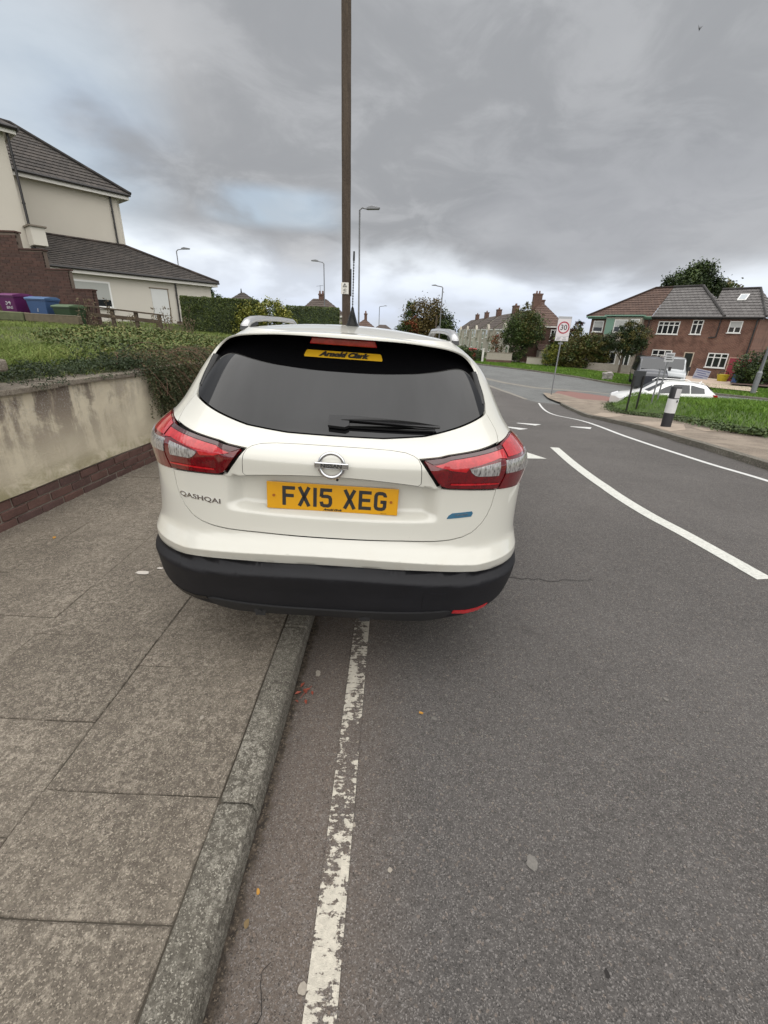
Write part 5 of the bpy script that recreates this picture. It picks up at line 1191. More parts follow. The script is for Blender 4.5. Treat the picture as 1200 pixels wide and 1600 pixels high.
# direction sign on two black posts seen from behind, and two grey posts
ds = tag(empty("sign_board", (9.05, 17.0, -1.05), -.1), "black backed sign board on two dark posts in front of the white estate car", "sign")
for x in (0.0, .34): MB().tube([(x, 0, -.2), (x, 0, 1.35)], .035, 8).build("post", m_black, ds)
MB().box(-.04, .40, .037, .06, .95, 1.52).build("plate", plain("sign_back", (0.022, 0.024, 0.027), .6), ds, bevel=.006)
for x, y, h, lab, pl_ in [(9.93, 17.0, 2.0, "left one of two thin grey sign posts by the white estate car", 0), (10.12, 17.0, 2.28, "right one of two thin grey sign posts, carrying a small plate", 1)]:
    t = tag(empty("sign_post", (x, y, Tf(x, y) + .1)), lab, "sign post"); MB().tube([(0, 0, 0), (.0, 0, h - .3)], .028, 8).build("post", m_galv, t)
    if pl_:
        MB().box(-.17, .17, -.05, -.03, h - .36, h - .04).build("plate", plain("pale_plate", (0.42, 0.42, 0.44), .5), t, bevel=.004)
        for k in range(3): MB().box(-.12, .12 - .05 * (k % 2), -.053, -.0505, h - .13 - .08 * k, h - .10 - .08 * k).build("marking", m_ink, t)
# ------------------------------------------------------------------ distant vehicles
def carpaint(name, col, coat=1.0, rough=0.35, flake=0.0):
    t = NT(name); co = t.co('Object'); n = t.noise(co, 3.0, 4, .6)
    t.col(t.mix(t.rng(n, .4, .8, 0, .12), col, tuple(k * .86 for k in col))); t.set(Roughness=rough); t.b.inputs['Coat Weight'].default_value = coat; t.b.inputs['Coat Roughness'].default_value = 0.04
    return t.m
m_wcar = carpaint("white_car_paint", (0.74, 0.74, 0.73)); m_silver = carpaint("silver_van_paint", (0.36, 0.38, 0.39)); m_navy = carpaint("dark_van_paint", (0.010, 0.012, 0.020))
m_tyre = plain("tyre_rubber", (0.018, 0.018, 0.018), .85, var=.2, scale=30); m_rim = plain("alloy", (0.35, 0.35, 0.36), .35, metal=.8)
m_redlens = NT("red_lens"); m_redlens.col((0.30, 0.004, 0.008)); m_redlens.set(Roughness=.12); m_redlens.b.inputs['Coat Weight'].default_value = 1; m_redlens = m_redlens.m
m_chrome = plain("bright_metal", (0.62, 0.62, 0.64), .18, metal=1.0)
m_trim = plain("trim_plastic", (0.012, 0.012, 0.013), .6, var=.15, scale=40)
def wheel(parent, x, y, z, r=.33, w=.21, axis='y', detail=True):
    t = empty("wheel", (x, y, z), 0, parent); prof_ = [(r * .62, -w * .5), (r * .80, -w * .52), (r * .97, -w * .40), (r, -w * .2), (r, w * .2), (r * .97, w * .40), (r * .80, w * .52), (r * .62, w * .5)]
    n = 28; V = []; Fc = []
    for k in range(n):
        a = 2 * math.pi * k / n
        for (q, h) in prof_:
            c, s = math.cos(a) * q, math.sin(a) * q; V.append((c, h, s) if axis == 'y' else (h, c, s))
    m = len(prof_)
    for k in range(n):
        for j in range(m - 1): Fc.append((k * m + j, k * m + j + 1, ((k + 1) % n) * m + j + 1, ((k + 1) % n) * m + j))
    mk("tyre", V, Fc, m_tyre, t, smooth=True); mb = MB()
    def P(a, q, h): c, s = math.cos(a) * q, math.sin(a) * q; return (c, h, s) if axis == 'y' else (h, c, s)
    for sd_ in (-1, 1):
        for k in range(10):
            a = 2 * math.pi * k / 10; d = .14; h0, h1 = sd_ * w * .40, sd_ * w * .30
            mb.add([P(a - d, r * .16, h0), P(a + d, r * .16, h0), P(a + d * .45, r * .62, h0), P(a - d * .45, r * .62, h0), P(a - d, r * .16, h1), P(a + d, r * .16, h1), P(a + d * .45, r * .62, h1), P(a - d * .45, r * .62, h1)], [(0, 1, 2, 3), (4, 7, 6, 5), (0, 4, 5, 1), (1, 5, 6, 2), (2, 6, 7, 3), (3, 7, 4, 0)])
    mb.tube([P(0, 0, -w * .42), P(0, 0, w * .42)], r * .18, 12)
    n2 = 28
    for k in range(n2):
        a, b = 2 * math.pi * k / n2, 2 * math.pi * (k + 1) / n2
        mb.add([P(a, r * .63, -w * .5), P(b, r * .63, -w * .5), P(b, r * .60, w * .5), P(a, r * .60, w * .5)], [(0, 1, 2, 3)])
    mb.build("rim", m_rim, t); MB().tube([P(0, 0, -w * .2), P(0, 0, w * .2)], r * .58, 16).build("brake_disc", m_trim, t); return t
def loftcar(name, st, paint, label, cat, loc, rz, glass, wheels, tl=(), group=None, wr_=.33, ws=None, rs=None, sub=2, extra=None):
    """st: stations (x, zbot, zbelt, zroof, w, wr) from front to back"""
    root = tag(empty(name, loc, rz), label, cat, group); A = np.array(st, float)
    k = np.arange(len(A)); kk = np.linspace(0, len(A) - 1, (len(A) - 1) * 3 + 1); A2 = np.stack([np.interp(kk, k, A[:, i]) for i in range(6)], 1)
    def sect(s):
        x, zb, zl, zr, w, wr = s; zm = zb + (zl - zb) * .45
        return [(x, w * .90, zb), (x, w * .985, zb + .09), (x, w, zm), (x, w * .985, zl - .10), (x, w * .955, zl), (x, wr + (w * .955 - wr) * .12, zr - .07 if zr - zl > .2 else zl + (zr - zl) * .6), (x, wr * .88, zr - .015), (x, wr * .4, zr + .012), (x, 0, zr + .018)]
    V = []; Fc = []; m = 17
    for s in A2:
        h = sect(s); V += h + [(p[0], -p[1], p[2]) for p in h[-2::-1]]
    n = len(A2)
    for i in range(n - 1):
        for j in range(m - 1): Fc.append((i * m + j, i * m + j + 1, (i + 1) * m + j + 1, (i + 1) * m + j))
    Fc.append(tuple(range(m))); Fc.append(tuple(range((n - 1) * m, n * m))[::-1])
    o = mk("body", V, Fc, paint, root, smooth=True)
    try: o.data.set_sharp_from_angle(angle=R_(38))
    except Exception: pass
    def at(x):
        return sect([np.interp(x, A[:, 0], A[:, i]) if i else x for i in range(6)])
    for gx0, gx1, f0, f1 in glass:       # side windows between belt (4) and cantrail (5)
        for sgn in (-1, 1):
            G_ = []
            for u in np.linspace(0, 1, 7):
                xa = gx0 + (gx1 - gx0) * u; a = at(xa); lo = Vector(a[4]).lerp(Vector(a[5]), .08); t0 = f0 + (f1 - f0) * u; hi = Vector(a[4]).lerp(Vector(a[5]), t0)
                G_ += [(lo.x, (lo.y + .016) * sgn, lo.z), (hi.x, (hi.y + .016) * sgn, hi.z)]
            mk("side_window", G_, [(2 * i, 2 * i + 2, 2 * i + 3, 2 * i + 1) for i in range(6)], m_glassd, root)
    for q, nm in ((ws, "windscreen"), (rs, "rear_window")):
        if q:
            x0, x1 = q; a, b = at(x0), at(x1); off = -.012 if nm == "windscreen" else .012
            mk(nm, [(a[6][0] + off, a[5][1] * .93, a[8][2] - .01), (a[6][0] + off, -a[5][1] * .93, a[8][2] - .01), (b[6][0] + off, -b[6][1] * 1.02, b[8][2] - .0), (b[6][0] + off, b[6][1] * 1.02, b[8][2] - .0)], [(0, 1, 2, 3)], m_glassd, root)
    for x in wheels:
        for sgn in (-1, 1):
            w = float(np.interp(x, A[:, 0], A[:, 4])); wheel(root, x, sgn * (w - .10), wr_, wr_)
            mb = MB(); ang = [R_(a) for a in range(-10, 191, 12)]
            pts = [(x + math.cos(a) * (wr_ + .055), sgn * (w + .004), wr_ + math.sin(a) * (wr_ + .055)) for a in ang]
            mb.add([(x, sgn * (w + .004), wr_ * .6)] + pts, [(0, i + 1, i + 2) for i in range(len(pts) - 1)]); mb.build("wheel_arch", m_black, root)
    return root, at
est = [(0.0, .25, .62, .64, .62, .40), (.10, .22, .70, .73, .78, .6), (.55, .20, .82, .86, .86, .66), (1.05, .18, .90, .95, .885, .66), (1.25, .18, .92, 1.00, .89, .64), (1.95, .18, .95, 1.40, .89, .60), (2.5, .18, .97, 1.47, .89, .61), (3.3, .18, .99, 1.46, .89, .60), (3.95, .20, 1.02, 1.38, .87, .57), (4.30, .24, 1.02, 1.12, .83, .60), (4.42, .30, .95, .98, .78, .60), (4.46, .36, .80, .82, .70, .55)]
ecar, at_ = loftcar("estate_car", est, m_wcar, "white estate car passing behind the grass verge and the sign posts", "car", (10.85, 21.7, -1.67), -.10,
    [(1.55, 2.28, .45, .93), (2.34, 3.10, .93, .93), (3.16, 3.80, .92, .72)], (.85, 3.55), ws=(1.30, 1.98), rs=(4.26, 3.98))
ecar.scale = (.93, 1, 1)
MB().box(1.5, 1.62, .88, 1.0, .95, 1.06).box(1.5, 1.62, -1.0, -.88, .95, 1.06).build("door_mirror", m_wcar, ecar, bevel=.02)
for s in (-1, 1):
    MB().prism([(.02, .62), (.42, .76), (.40, .82), (.10, .72)], s * .80 - .05, s * .80 + .05, 'y').build("headlight", m_chrome, ecar, bevel=.01)
    MB().prism([(4.25, .80), (4.47, .80), (4.42, .98), (4.2, 1.0)], s * .76 - .07, s * .76 + .07, 'y').build("tail_light", m_redlens, ecar, bevel=.01)
    MB().tube([(1.9, s * .60, 1.42), (2.1, s * .60, 1.53), (3.6, s * .57, 1.50), (3.8, s * .56, 1.42)], .018, 6).build("roof_rail", m_wcar, ecar)
MB().tube([(3.9, 0, 1.40), (3.98, 0, 1.52)], [.05, .01], 6).build("aerial", m_wcar, ecar)
van = [(0.0, .28, .75, .78, .80, .70), (.12, .25, .90, .95, .90, .72), (.75, .22, 1.05, 1.15, .94, .76), (1.45, .22, 1.12, 1.82, .95, .74), (2.1, .22, 1.15, 1.93, .95, .76), (4.6, .22, 1.15, 1.93, .95, .76), (4.75, .26, 1.10, 1.86, .93, .74)]
v1, _ = loftcar("van", van, m_silver, "silver van facing the road on the drive of the brick house", "van", (18.9, 31.0, -1.45), R_(62), [(1.5, 2.35, .8, .93)], (.85, 3.9), ws=(.80, 1.46), wr_=.33)
MB().box(-.03, .02, -.62, .62, .55, .72).build("grille", m_black, v1); MB().box(-.045, -.031, -.26, .26, .36, .46).build("number_plate", plain("plate_white", (0.6, 0.6, 0.58), .4), v1)
for s in (-1, 1):
    MB().prism([(.0, .62), (.35, .85), (.30, .98), (.06, .85)], s * .74 - .13, s * .74 + .13, 'y').build("headlight", plain("headlight_glass", (0.60, 0.60, 0.62), .2), v1, bevel=.02)
    MB().box(1.15, 1.3, s * 1.03 - .08, s * 1.03 + .08, 1.12, 1.38).build("door_mirror", m_black, v1, bevel=.02)
v2, _ = loftcar("van", van, m_navy, "dark blue van parked in front of the silver one, nearest the verge", "van", (17.15, 30.0, -1.45), R_(68), [(1.5, 2.35, .8, .93)], (.85, 3.9), ws=(.80, 1.46), wr_=.33)
MB().box(1.15, 1.3, -1.11, -.95, 1.12, 1.38).build("door_mirror", m_black, v2, bevel=.02)
# things in front of the brick house
bd = tag(empty("notice_board", (26.0, 38.6, -1.45), rzR), "blue and white builder's board leaning by the ground floor window", "sign")
MB().box(-.55, .55, -.03, 0, 0, .85).build("panel", plain("board_white", (0.30, 0.31, 0.37), .5, var=.2, scale=3), bd, (0, 0, 0), (R_(-8), R_(8), 0))
for k, (a, b) in enumerate(((-.5, .5), (-.45, .3), (-.3, .5), (-.5, .2))): MB().box(a, b, -.034, -.031, .70 - .17 * k, .76 - .17 * k).build("print_line", plain("print_blue", (0.08, 0.09, 0.20), .5), bd, (0, 0, 0), (R_(-8), R_(8), 0))
t = tag(empty("yellow_tub", (26.9, 37.2, -1.4)), "yellow builder's tub on the forecourt next to the red hoarding", "tub"); MB().tube([(0, 0, 0), (0, 0, .5), (0, 0, .56)], [.30, .42, .44], 14).build("tub", plain("yellow_plastic", (0.45, 0.36, 0.02), .5), t); MB().tube([(-.42, 0, .5), (-.3, 0, .75), (0, 0, .82), (.3, 0, .75), (.42, 0, .5)], .03, 6).build("handle", m_black, t)
t = tag(empty("red_hoarding", (27.3, 37.6, -1.35), rzR + .1), "dark red boarded gate at the side of the brick house", "gate"); MB().box(0, 3.2, 0, .04, 0, 1.75).build("panel", plain("maroon_board", (0.22, 0.022, 0.040), .6, var=.15, scale=2), t); MB().box(-.06, 0, -.02, .06, 0, 1.85).box(-.06, 3.2, -.02, .06, 1.76, 1.82).build("frame", plain("pale_frame", (0.42, 0.25, 0.20), .7), t)
t = tag(empty("barrel", (26.55, 35.1, -1.45)), "blue plastic barrel in front of the red gate", "barrel"); MB().tube([(0, 0, .0), (0, 0, .15), (0, 0, .5), (0, 0, .85), (0, 0, .95)], [.30, .34, .36, .34, .28], 16).build("body", plain("blue_plastic", (0.06, 0.12, 0.30), .5), t, smooth=True); MB().tube([(0, 0, .97), (0, 0, 1.03)], .30, 16).build("lid", plain("blue_lid2", (0.10, 0.17, 0.33), .5), t)
drape("forecourt", [(21.0, 33.0), (24.0, 29.6), (28.5, 37.0), (26.9, 42.2), (25.0, 43.8), (22.0, 38.5)], 0.19, plain("pink_gravel", (0.42, 0.33, 0.26), .95, var=.2, scale=4), gs=1.0)
drape("soil_heap", [(25.0, 33.6), (30, 31), (32, 34), (27.2, 36.4)], 0.30, plain("bare_soil", (0.10, 0.062, 0.048), .95, var=.4, scale=3), gs=.8)
t = tag(empty("rubble_bag", (16.8, 35.5, -1.45)), "pale rubble sack on the verge left of the dark van", "sack"); o = MB().box(-.32, .32, -.3, .3, 0, .55).build("sack", plain("sack_white", (0.30, 0.28, 0.26), .8, var=.15, scale=3), t, bevel=.16, seg=3)
for v in o.data.vertices: v.co += Vector((random.gauss(0, .05), random.gauss(0, .05), random.gauss(0, .04)))

# ------------------------------------------------------------------ litter and leaves on the ground
m_leafr = plain("fallen_leaf_red", (0.26, 0.06, 0.035), .7, var=.3, scale=60); m_leafy = plain("fallen_leaf_yellow", (0.40, 0.20, 0.03), .7, var=.3, scale=60); m_lit = plain("pale_litter", (0.50, 0.46, 0.41), .8, var=.2, scale=60)
def flake(name, x, y, z, sx, sy, mat, label, cat, group, seg=9, curl=.3):
    V = [(0, 0, 0)]
    for k in range(seg):
        a = 2 * math.pi * k / seg; r = random.uniform(.7, 1.1); V.append((math.cos(a) * r * sx, math.sin(a) * r * sy, random.uniform(0, curl) * min(sx, sy)))
    o = mk(name, V, [(0, k + 1, (k + 1) % seg + 1) for k in range(seg)], mat); o.location = (x, y, z + .004); o.rotation_euler = (0, 0, random.uniform(0, 3))
    return tag(o, label, cat, group)
lt = tag(empty("leaf_sprig", (-0.335, 1.50, .004)), "small sprig of red fallen leaves lying by the kerb", "leaves")
for k in range(9):
    a = random.uniform(0, 6.28); x, y = random.gauss(0, .024), random.gauss(0, .036); l = random.uniform(.022, .038)
    c, s = math.cos(a), math.sin(a); V = [(x, y, .004), (x + c * l * .5 - s * l * .22, y + s * l * .5 + c * l * .22, .009), (x + c * l, y + s * l, .004), (x + c * l * .5 + s * l * .22, y + s * l * .5 - c * l * .22, .007)]
    mk("leaf", V, [(0, 1, 2, 3)], m_leafr, lt)
MB().tube([(-.02, -.04, .004), (.0, 0, .007), (.02, .035, .004)], .0013, 5).build("stalk", m_leafr, lt)
flake("fallen_leaf", 0.185, 1.395, Tf(.18, 1.4), .012, .008, m_leafy, "single small orange leaf on the open tarmac", "leaf", None)
flake("fallen_leaf", -0.335, 0.735, 0, .010, .006, m_leafy, "yellow leaf in the gutter grit beside the near kerb stone", "leaf", None)
flake("fallen_leaf", -0.345, 0.66, 0, .013, .008, plain("fallen_leaf_brown", (0.16, 0.11, 0.05), .8), "crumpled tan leaf just below the yellow one in the gutter", "leaf", None)
flake("fallen_leaf", -1.62, 2.95, .10, .045, .012, plain("fallen_leaf_rust", (0.22, 0.10, 0.06), .8), "long rust-coloured leaf on the paving behind the kerb, left of the car", "leaf", None)
flake("fallen_leaf", -2.36, 2.72, .10, .02, .012, m_leafy, "small yellow leaf at the foot of the rendered wall", "leaf", None)
m_gum = plain("paint_splash", (0.27, 0.24, 0.20), .9, var=.4, scale=90); m_gum2 = plain("flattened_gum", (0.145, 0.135, 0.122), .9, var=.45, scale=110)
def blot(x, y, sx, sy, mat, name="ground_stain", dz=.0025, par=None):
    V = [(0, 0, 0)]; seg = 16; ph = random.uniform(0, 6)
    for k in range(seg): a = 2 * math.pi * k / seg; r = 1 + .08 * math.sin(2 * a + ph) + random.uniform(-.18, .18); V.append((math.cos(a) * r * sx, math.sin(a) * r * sy, 0))
    o = mk(name, V, [(0, k + 1, (k + 1) % seg + 1) for k in range(seg)], mat); z = Tf(x, y) if x > -.39 else .1015; o.location = (x, y, z + dz); o['kind'] = 'structure'; return o
for x, y, a, b, m in [(-.163, .535, .011, .014, m_gum), (-.205, .455, .006, .009, m_gum), (-.085, .80, .008, .016, m_gum), (-.068, .93, .006, .008, m_gum), (.055, .80, .007, .008, m_gum), (.50, .83, .016, .022, m_gum2), (.62, .58, .006, .009, m_crack), (.24, 1.37, .012, .009, m_gum2), (.35, 1.29, .007, .006, m_gum2), (.50, 2.0, .014, .011, m_gum2), (.55, 2.42, .012, .010, m_gum2), (.12, .96, .006, .008, m_gum2), (-.30, 1.62, .012, .02, m_gum),
                       (1.3, 1.5, .01, .01, m_gum2), (.9, 1.15, .008, .007, m_gum2), (-.70, 1.25, .008, .01, m_gum)]: blot(x, y, a, b, m, "road_stain" if x > -.39 else "paving_stain", .0025 if x > -.39 else .006)
blot(-1.50, 2.30, .045, .020, m_lit, "paving_stain", .006); blot(-1.42, 2.36, .02, .010, m_lit, "paving_stain", .006)
# a bird in the sky
bi = tag(empty("bird", (13.89, 28.0, 15.17)), "tiny dark bird flying high at the upper right", "bird"); bi.scale = (.38, .38, .38)
mk("body", [(0, 0, -.25), (.10, 0, 0), (0, .08, .05), (0, 0, .30), (-.10, 0, 0), (0, -.08, .05)], [(0, 1, 2), (0, 2, 4), (0, 4, 5), (0, 5, 1), (3, 2, 1), (3, 4, 2), (3, 5, 4), (3, 1, 5)], m_navy, bi)
mk("wing", [(0.05, 0, .08), (.10, .02, -.05), (.35, .0, .30), (.20, 0, .22)], [(0, 1, 2, 3)], m_navy, bi); mk("wing", [(-0.05, 0, .08), (-.10, .02, -.05), (-.28, .0, .42), (-.15, 0, .25)], [(0, 1, 2, 3)], m_navy, bi)
# ------------------------------------------------------------------ the parked car (x right, y forward, z up in its own frame)
def pchip(xs, ys, x):
    xs = np.asarray(xs, float); ys = np.asarray(ys, float); x = np.clip(np.asarray(x, float), xs[0], xs[-1])
    h = np.diff(xs); d = np.diff(ys) / h; m = np.zeros_like(ys); m[0] = d[0]; m[-1] = d[-1]
    for i in range(1, len(ys) - 1):
        if d[i - 1] * d[i] > 0:
            w1 = 2 * h[i] + h[i - 1]; w2 = h[i] + 2 * h[i - 1]; m[i] = (w1 + w2) / (w1 / d[i - 1] + w2 / d[i])
    i = np.clip(np.searchsorted(xs, x, side='right') - 1, 0, len(xs) - 2); t = (x - xs[i]) / h[i]
    return ((2 * t**3 - 3 * t**2 + 1) * ys[i] + (t**3 - 2 * t**2 + t) * h[i] * m[i] + (-2 * t**3 + 3 * t**2) * ys[i + 1] + (t**3 - t**2) * h[i] * m[i + 1])
ZT = [.28, .33, .38, .46, .545, .586, .639, .70, .77, .86, .95, 1.00, 1.055, 1.09, 1.14, 1.20, 1.27, 1.34, 1.40, 1.45]
WT = [.86, .875, .882, .885, .882, .872, .864, .860, .858, .859, .858, .848, .815, .785, .748, .715, .68, .635, .565, .486]
LT = [.484, .494, .504, .52, .52, .52, .52, .52, .52, .52, .52, .52, .52, .504, .484, .452, .421, .39, .359, .328]
YZ = [.28, .33, .38, .46, .500, .530, .538, .546, .554, .572, .580, .588, .600, .620, .632, .635, .638, .645, .66, .70, .77, .86, .945, 1.00, 1.055, 1.09, 1.14, 1.20, 1.27, 1.34, 1.40, 1.45]
YV = [.10, .055, .032, .012, -.0003, -.0095, -.012, -.009, -.0003, .0193, .028, .020, .0148, .0061, .0009, .0, .0018, .0068, .0176, .046, .054, .058, .056, .052, .088, .130, .175, .229, .292, .355, .409, .454]
FZ = [.28, .45, .70, .88, .95, 1.00, 1.05, 1.10, 1.45]; FV = [4.15, 4.28, 4.32, 4.22, 4.02, 3.72, 3.35, 3.10, 2.35]
NE = 2.5
def ss(a, b, x): t = np.clip((x - a) / (b - a), 0, 1); return t * t * (3 - 2 * t)
def feat(x, z):
    ax = np.abs(x); hw = .395 - .10 * (z - .86); zt = .953 - .20 * np.minimum(ax, .4) ** 2
    r = .050 * (1 - ss(hw - .045, hw + .035, ax)) * ss(.772, .812, z) * (1 - ss(zt - .007, zt + .001, z))
    return r - .015 * (1 - ss(.40, .45, ax)) * ss(zt - .001, zt + .003, z) * (1 - ss(1.046, 1.060, z))
def Ls_(z): return pchip(FZ, FV, z) - .62 - (pchip(YZ, YV, z) + pchip(ZT, LT, z))
def S(p, z):
    p = np.asarray(p, float); z = np.asarray(z, float) + 0 * p; ap = np.abs(p)
    W = pchip(ZT, WT, z); L = pchip(ZT, LT, z); th = np.minimum(ap, 1) * np.pi / 2
    x = W * np.sin(th) ** (2 / NE); zs = z + .05 * np.minimum(np.abs(x) / .62, 1) ** 2 * (1 - ss(.66, .80, z))
    yc = pchip(YZ, YV, zs); q = np.clip(np.cos(th), 0, 1) ** (2 / NE); Ls = Ls_(z)
    yc1 = pchip(YZ, YV, z); y = np.where(ap <= 1, yc + (yc1 - yc) * ss(.85, 1.0, ap) + L * (1 - q), yc1 + L + np.minimum(ap - 1, Ls))
    fr = np.clip(ap - 1 - Ls, 0, 1); th2 = (1 - fr) * np.pi / 2; yf = pchip(FZ, FV, z)
    x = np.where(fr > 0, W * np.sin(th2) ** (2 / NE), x); y = np.where(fr > 0, yf - .62 * (1 - np.clip(np.cos(th2), 0, 1) ** (2 / NE)), y)
    y = y + feat(x, z) * (ap < .8); return np.stack([x * np.sign(p), y, z], -1)
def pofx(x, z): return np.sign(x) * np.arcsin(np.clip(np.abs(x) / pchip(ZT, WT, z), 0, 1) ** (NE / 2)) * 2 / np.pi
def Sn(p, z, off=0.0):
    e = 2e-3; p = np.asarray(p, float); z = np.asarray(z, float); pp = np.where(np.abs(p) < .03, .03, p); zz = np.clip(z, .283, 1.447)
    a = S(pp + e, zz) - S(pp - e, zz); b = S(pp, zz + e) - S(pp, zz - e); n = np.cross(a, b); n /= np.linalg.norm(n, axis=-1, keepdims=True)
    ctr = np.abs(p) < .03; n[ctr, 0] = 0; n /= np.linalg.norm(n, axis=-1, keepdims=True)
    return S(p, z) + n * off, n
car = tag(empty("parked_car", (0, 0, 0)), "white crossover car with yellow rear plate parked half on the kerb", "car")
_roll, _yaw, _pitch = R_(1.8), R_(0.8), 0.0
Mroll = Matrix.Rotation(_roll, 4, 'Y'); Myaw = Matrix.Rotation(_yaw, 4, 'Z')
car.matrix_world = Matrix.Translation((-0.24030, 1.50464, 0.07542)) @ Myaw @ Mroll
m_paint_w = NT("pearl_white_paint"); t = m_paint_w; co = t.co('Object'); n = t.noise(co, 2.4, 4, .6); sp = t.noise(co, 260, 2, .5)
c = t.mix(t.rng(n, .4, .75, 0, .25), (0.57, 0.56, 0.505), (0.53, 0.52, 0.465)); zc_ = t.sep(co)[2]
c = t.mix(t.math('MULTIPLY', t.rng(zc_, .75, .50, 0, .35), t.rng(t.noise(co, 9, 5, .65), .45, .7)), c, (0.50, 0.46, 0.38))
c = t.mix(t.rng(sp, .74, .78, 0, .6), c, (0.35, 0.32, 0.27))
t.col(c); t.set(Roughness=.30); t.b.inputs['Coat Weight'].default_value = .9; t.b.inputs['Coat Roughness'].default_value = .05; t.b.inputs['Specular IOR Level'].default_value = .5
m_cw = t.m
m_clad = NT("bumper_plastic"); t = m_clad; co = t.co('Object'); t.col(t.mix(t.noise(co, 6, 5, .6), (0.0065, 0.0065, 0.008), (0.013, 0.013, 0.016))); t.set(Roughness=.58); t.b.inputs['Specular IOR Level'].default_value = .3; t.bump(t.noise(co, 700, 2, .5), .12, .001); m_clad = t.m
m_glass = NT("privacy_glass"); t = m_glass; co = t.co('Object')
t.col((0.0035, 0.0035, 0.004)); t.set(Roughness=t.rng(t.noise(co, 14, 5, .6), .4, .8, .02, .07)); t.b.inputs['IOR'].default_value = 1.55; m_glass = t.m
m_gblack = plain("gloss_black", (0.004, 0.004, 0.004), .25); m_gap = plain("seam_dark", (0.006, 0.006, 0.006), .9)
def lens(name, col, col2, rib=60, e=0.0):
    t = NT(name); co = t.co('Object'); x, y, z = t.sep(co); w = t.math('SINE', t.math('MULTIPLY', x, rib * 6.28)); f = t.rng(t.noise(co, 30, 5, .7), .35, .7)
    t.col(t.mix(f, col, col2)); t.set(Roughness=.10); t.b.inputs['Coat Weight'].default_value = 1.0; t.b.inputs['Coat Roughness'].default_value = .02; t.bump(t.math('ADD', w, t.noise(co, 45, 3, .6)), .06, .002); return t.m
m_lr = lens("lens_bright_red", (0.34, 0.002, 0.006), (0.50, 0.014, 0.020)); m_ld = lens("lens_dark_red", (0.085, 0.0006, 0.003), (0.15, 0.001, 0.005)); m_lk = lens("lens_smoked", (0.035, 0.006, 0.007), (0.06, 0.012, 0.012))
t = NT("lens_clear"); co = t.co('Object', (1, 1, 1)); v = t.vor(t.co('Object', (1, 1, .35)), 120); n = t.noise(co, 60, 4, .7)
t.col(t.ramp(t.math('ADD', t.math('MULTIPLY', v, .6), t.math('MULTIPLY', n, .6)), [(.32, (0.03, 0.026, 0.026)), (.52, (0.26, 0.25, 0.245)), (.76, (0.38, 0.37, 0.36))])); t.set(Roughness=.12, Metallic=.25); t.b.inputs['Coat Weight'].default_value = 1.0; t.bump(v, .5, .004); m_lc = t.m
def mirror(poly): return [(-a, b) for a, b in poly][::-1]
def sym(half):      # half outline from p=0 bottom to p=0 top, counter clockwise
    l = [(-a, b) for a, b in half[::-1] if abs(a) > 1e-9]; return list(half) + l
def panel(name, poly, off, mat, parent=car, holes=(), inset_=0.0, grid=.02, rim=.012, gridp=None, extra=(), disp=None, sharp=True):
    if inset_: poly = inset(poly, inset_)
    xs = [q[0] for q in poly]; ys = [q[1] for q in poly]
    if gridp is None: gp_ = np.arange(min(xs) + grid * .5, max(xs), grid)
    else: gp_ = gridp
    gx_, gy_ = np.meshgrid(gp_, np.arange(min(ys) + grid * .45, max(ys), grid * .8)); G_ = np.stack([gx_.ravel(), gy_.ravel()], 1)
    if len(extra): G_ = np.concatenate([np.asarray(extra, float), G_])
    V2, F_ = patch2d(poly, holes, G_, grid * .7)
    o_ = off if disp is None else off + disp(V2[:, 0], V2[:, 1])[:, None]
    P3, N3 = Sn(V2[:, 0], V2[:, 1], o_); n0_ = len(P3); Vt = [P3]; Nt = [N3]; Ft = [F_[:, [0, 2, 1]] if False else F_]
    a_ = P3[F_]; nn_ = np.cross(a_[:, 1] - a_[:, 0], a_[:, 2] - a_[:, 0])
    if (nn_ * N3[F_[:, 0]]).sum() < 0: F_ = F_[:, ::-1]
    faces = [tuple(f) for f in F_]; V_ = [tuple(v) for v in P3]; nr = [tuple(v) for v in N3]
    if rim > 0:
        ed = {}
        for f in faces:
            for k in range(3): e = (f[k], f[(k + 1) % 3]); ed[e] = 1
        b = [e for e in ed if (e[1], e[0]) not in ed]; mp = {}
        def rv(i, deep):
            key = (i, deep)
            if key not in mp:
                mp[key] = len(V_); V_.append(tuple(P3[i] - N3[i] * (rim if deep else 0))); nr.append((0, 0, 0))
            return mp[key]
        for i, j in b: faces.append((rv(j, 0), rv(i, 0), rv(i, 1), rv(j, 1)))
    o = mk(name, V_, faces, mat, parent, smooth=True)
    try: o.data.normals_split_custom_set_from_vertices(nr)
    except Exception as ex: print("normals", ex)
    return o
# outlines (p across the tail from the centre line, z up)
SEAM = [(0, .695), (.16, .695), (.27, .690), (.328, .692), (.38, .700), (.425, .716), (.468, .750), (.495, .785), (.512, .825), (.525, .898)]
LO = [(.53, .898), (.66, .888), (.78, .882), (.86, .900), (.93, .970), (.98, 1.050), (.93, 1.088), (.78, 1.094), (.66, 1.082), (.597, 1.072)]
LI = [(.523, .902), (.400, .913), (.305, .921), (.285, .924), (.262, .938), (.238, .982), (.212, 1.032), (.30, 1.041), (.45, 1.055), (.592, 1.068)]
UP = [(.600, 1.076), (.628, 1.100), (.638, 1.120), (.632, 1.150), (.617, 1.180)]
GB = [(0, 1.095), (.105, 1.096), (.24, 1.108), (.40, 1.138), (.465, 1.151), (.54, 1.166), (.590, 1.176), (.617, 1.188)]
GS = [(.640, 1.205), (.658, 1.235), (.668, 1.265), (.676, 1.300), (.70, 1.345), (.72, 1.378), (.70, 1.402), (.62, 1.418), (.54, 1.427), (.31, 1.442), (.15, 1.447), (0, 1.449)]
body_hole = sym(SEAM + LO[1:-1] + [(.600, 1.076)] + UP[1:] + GS)
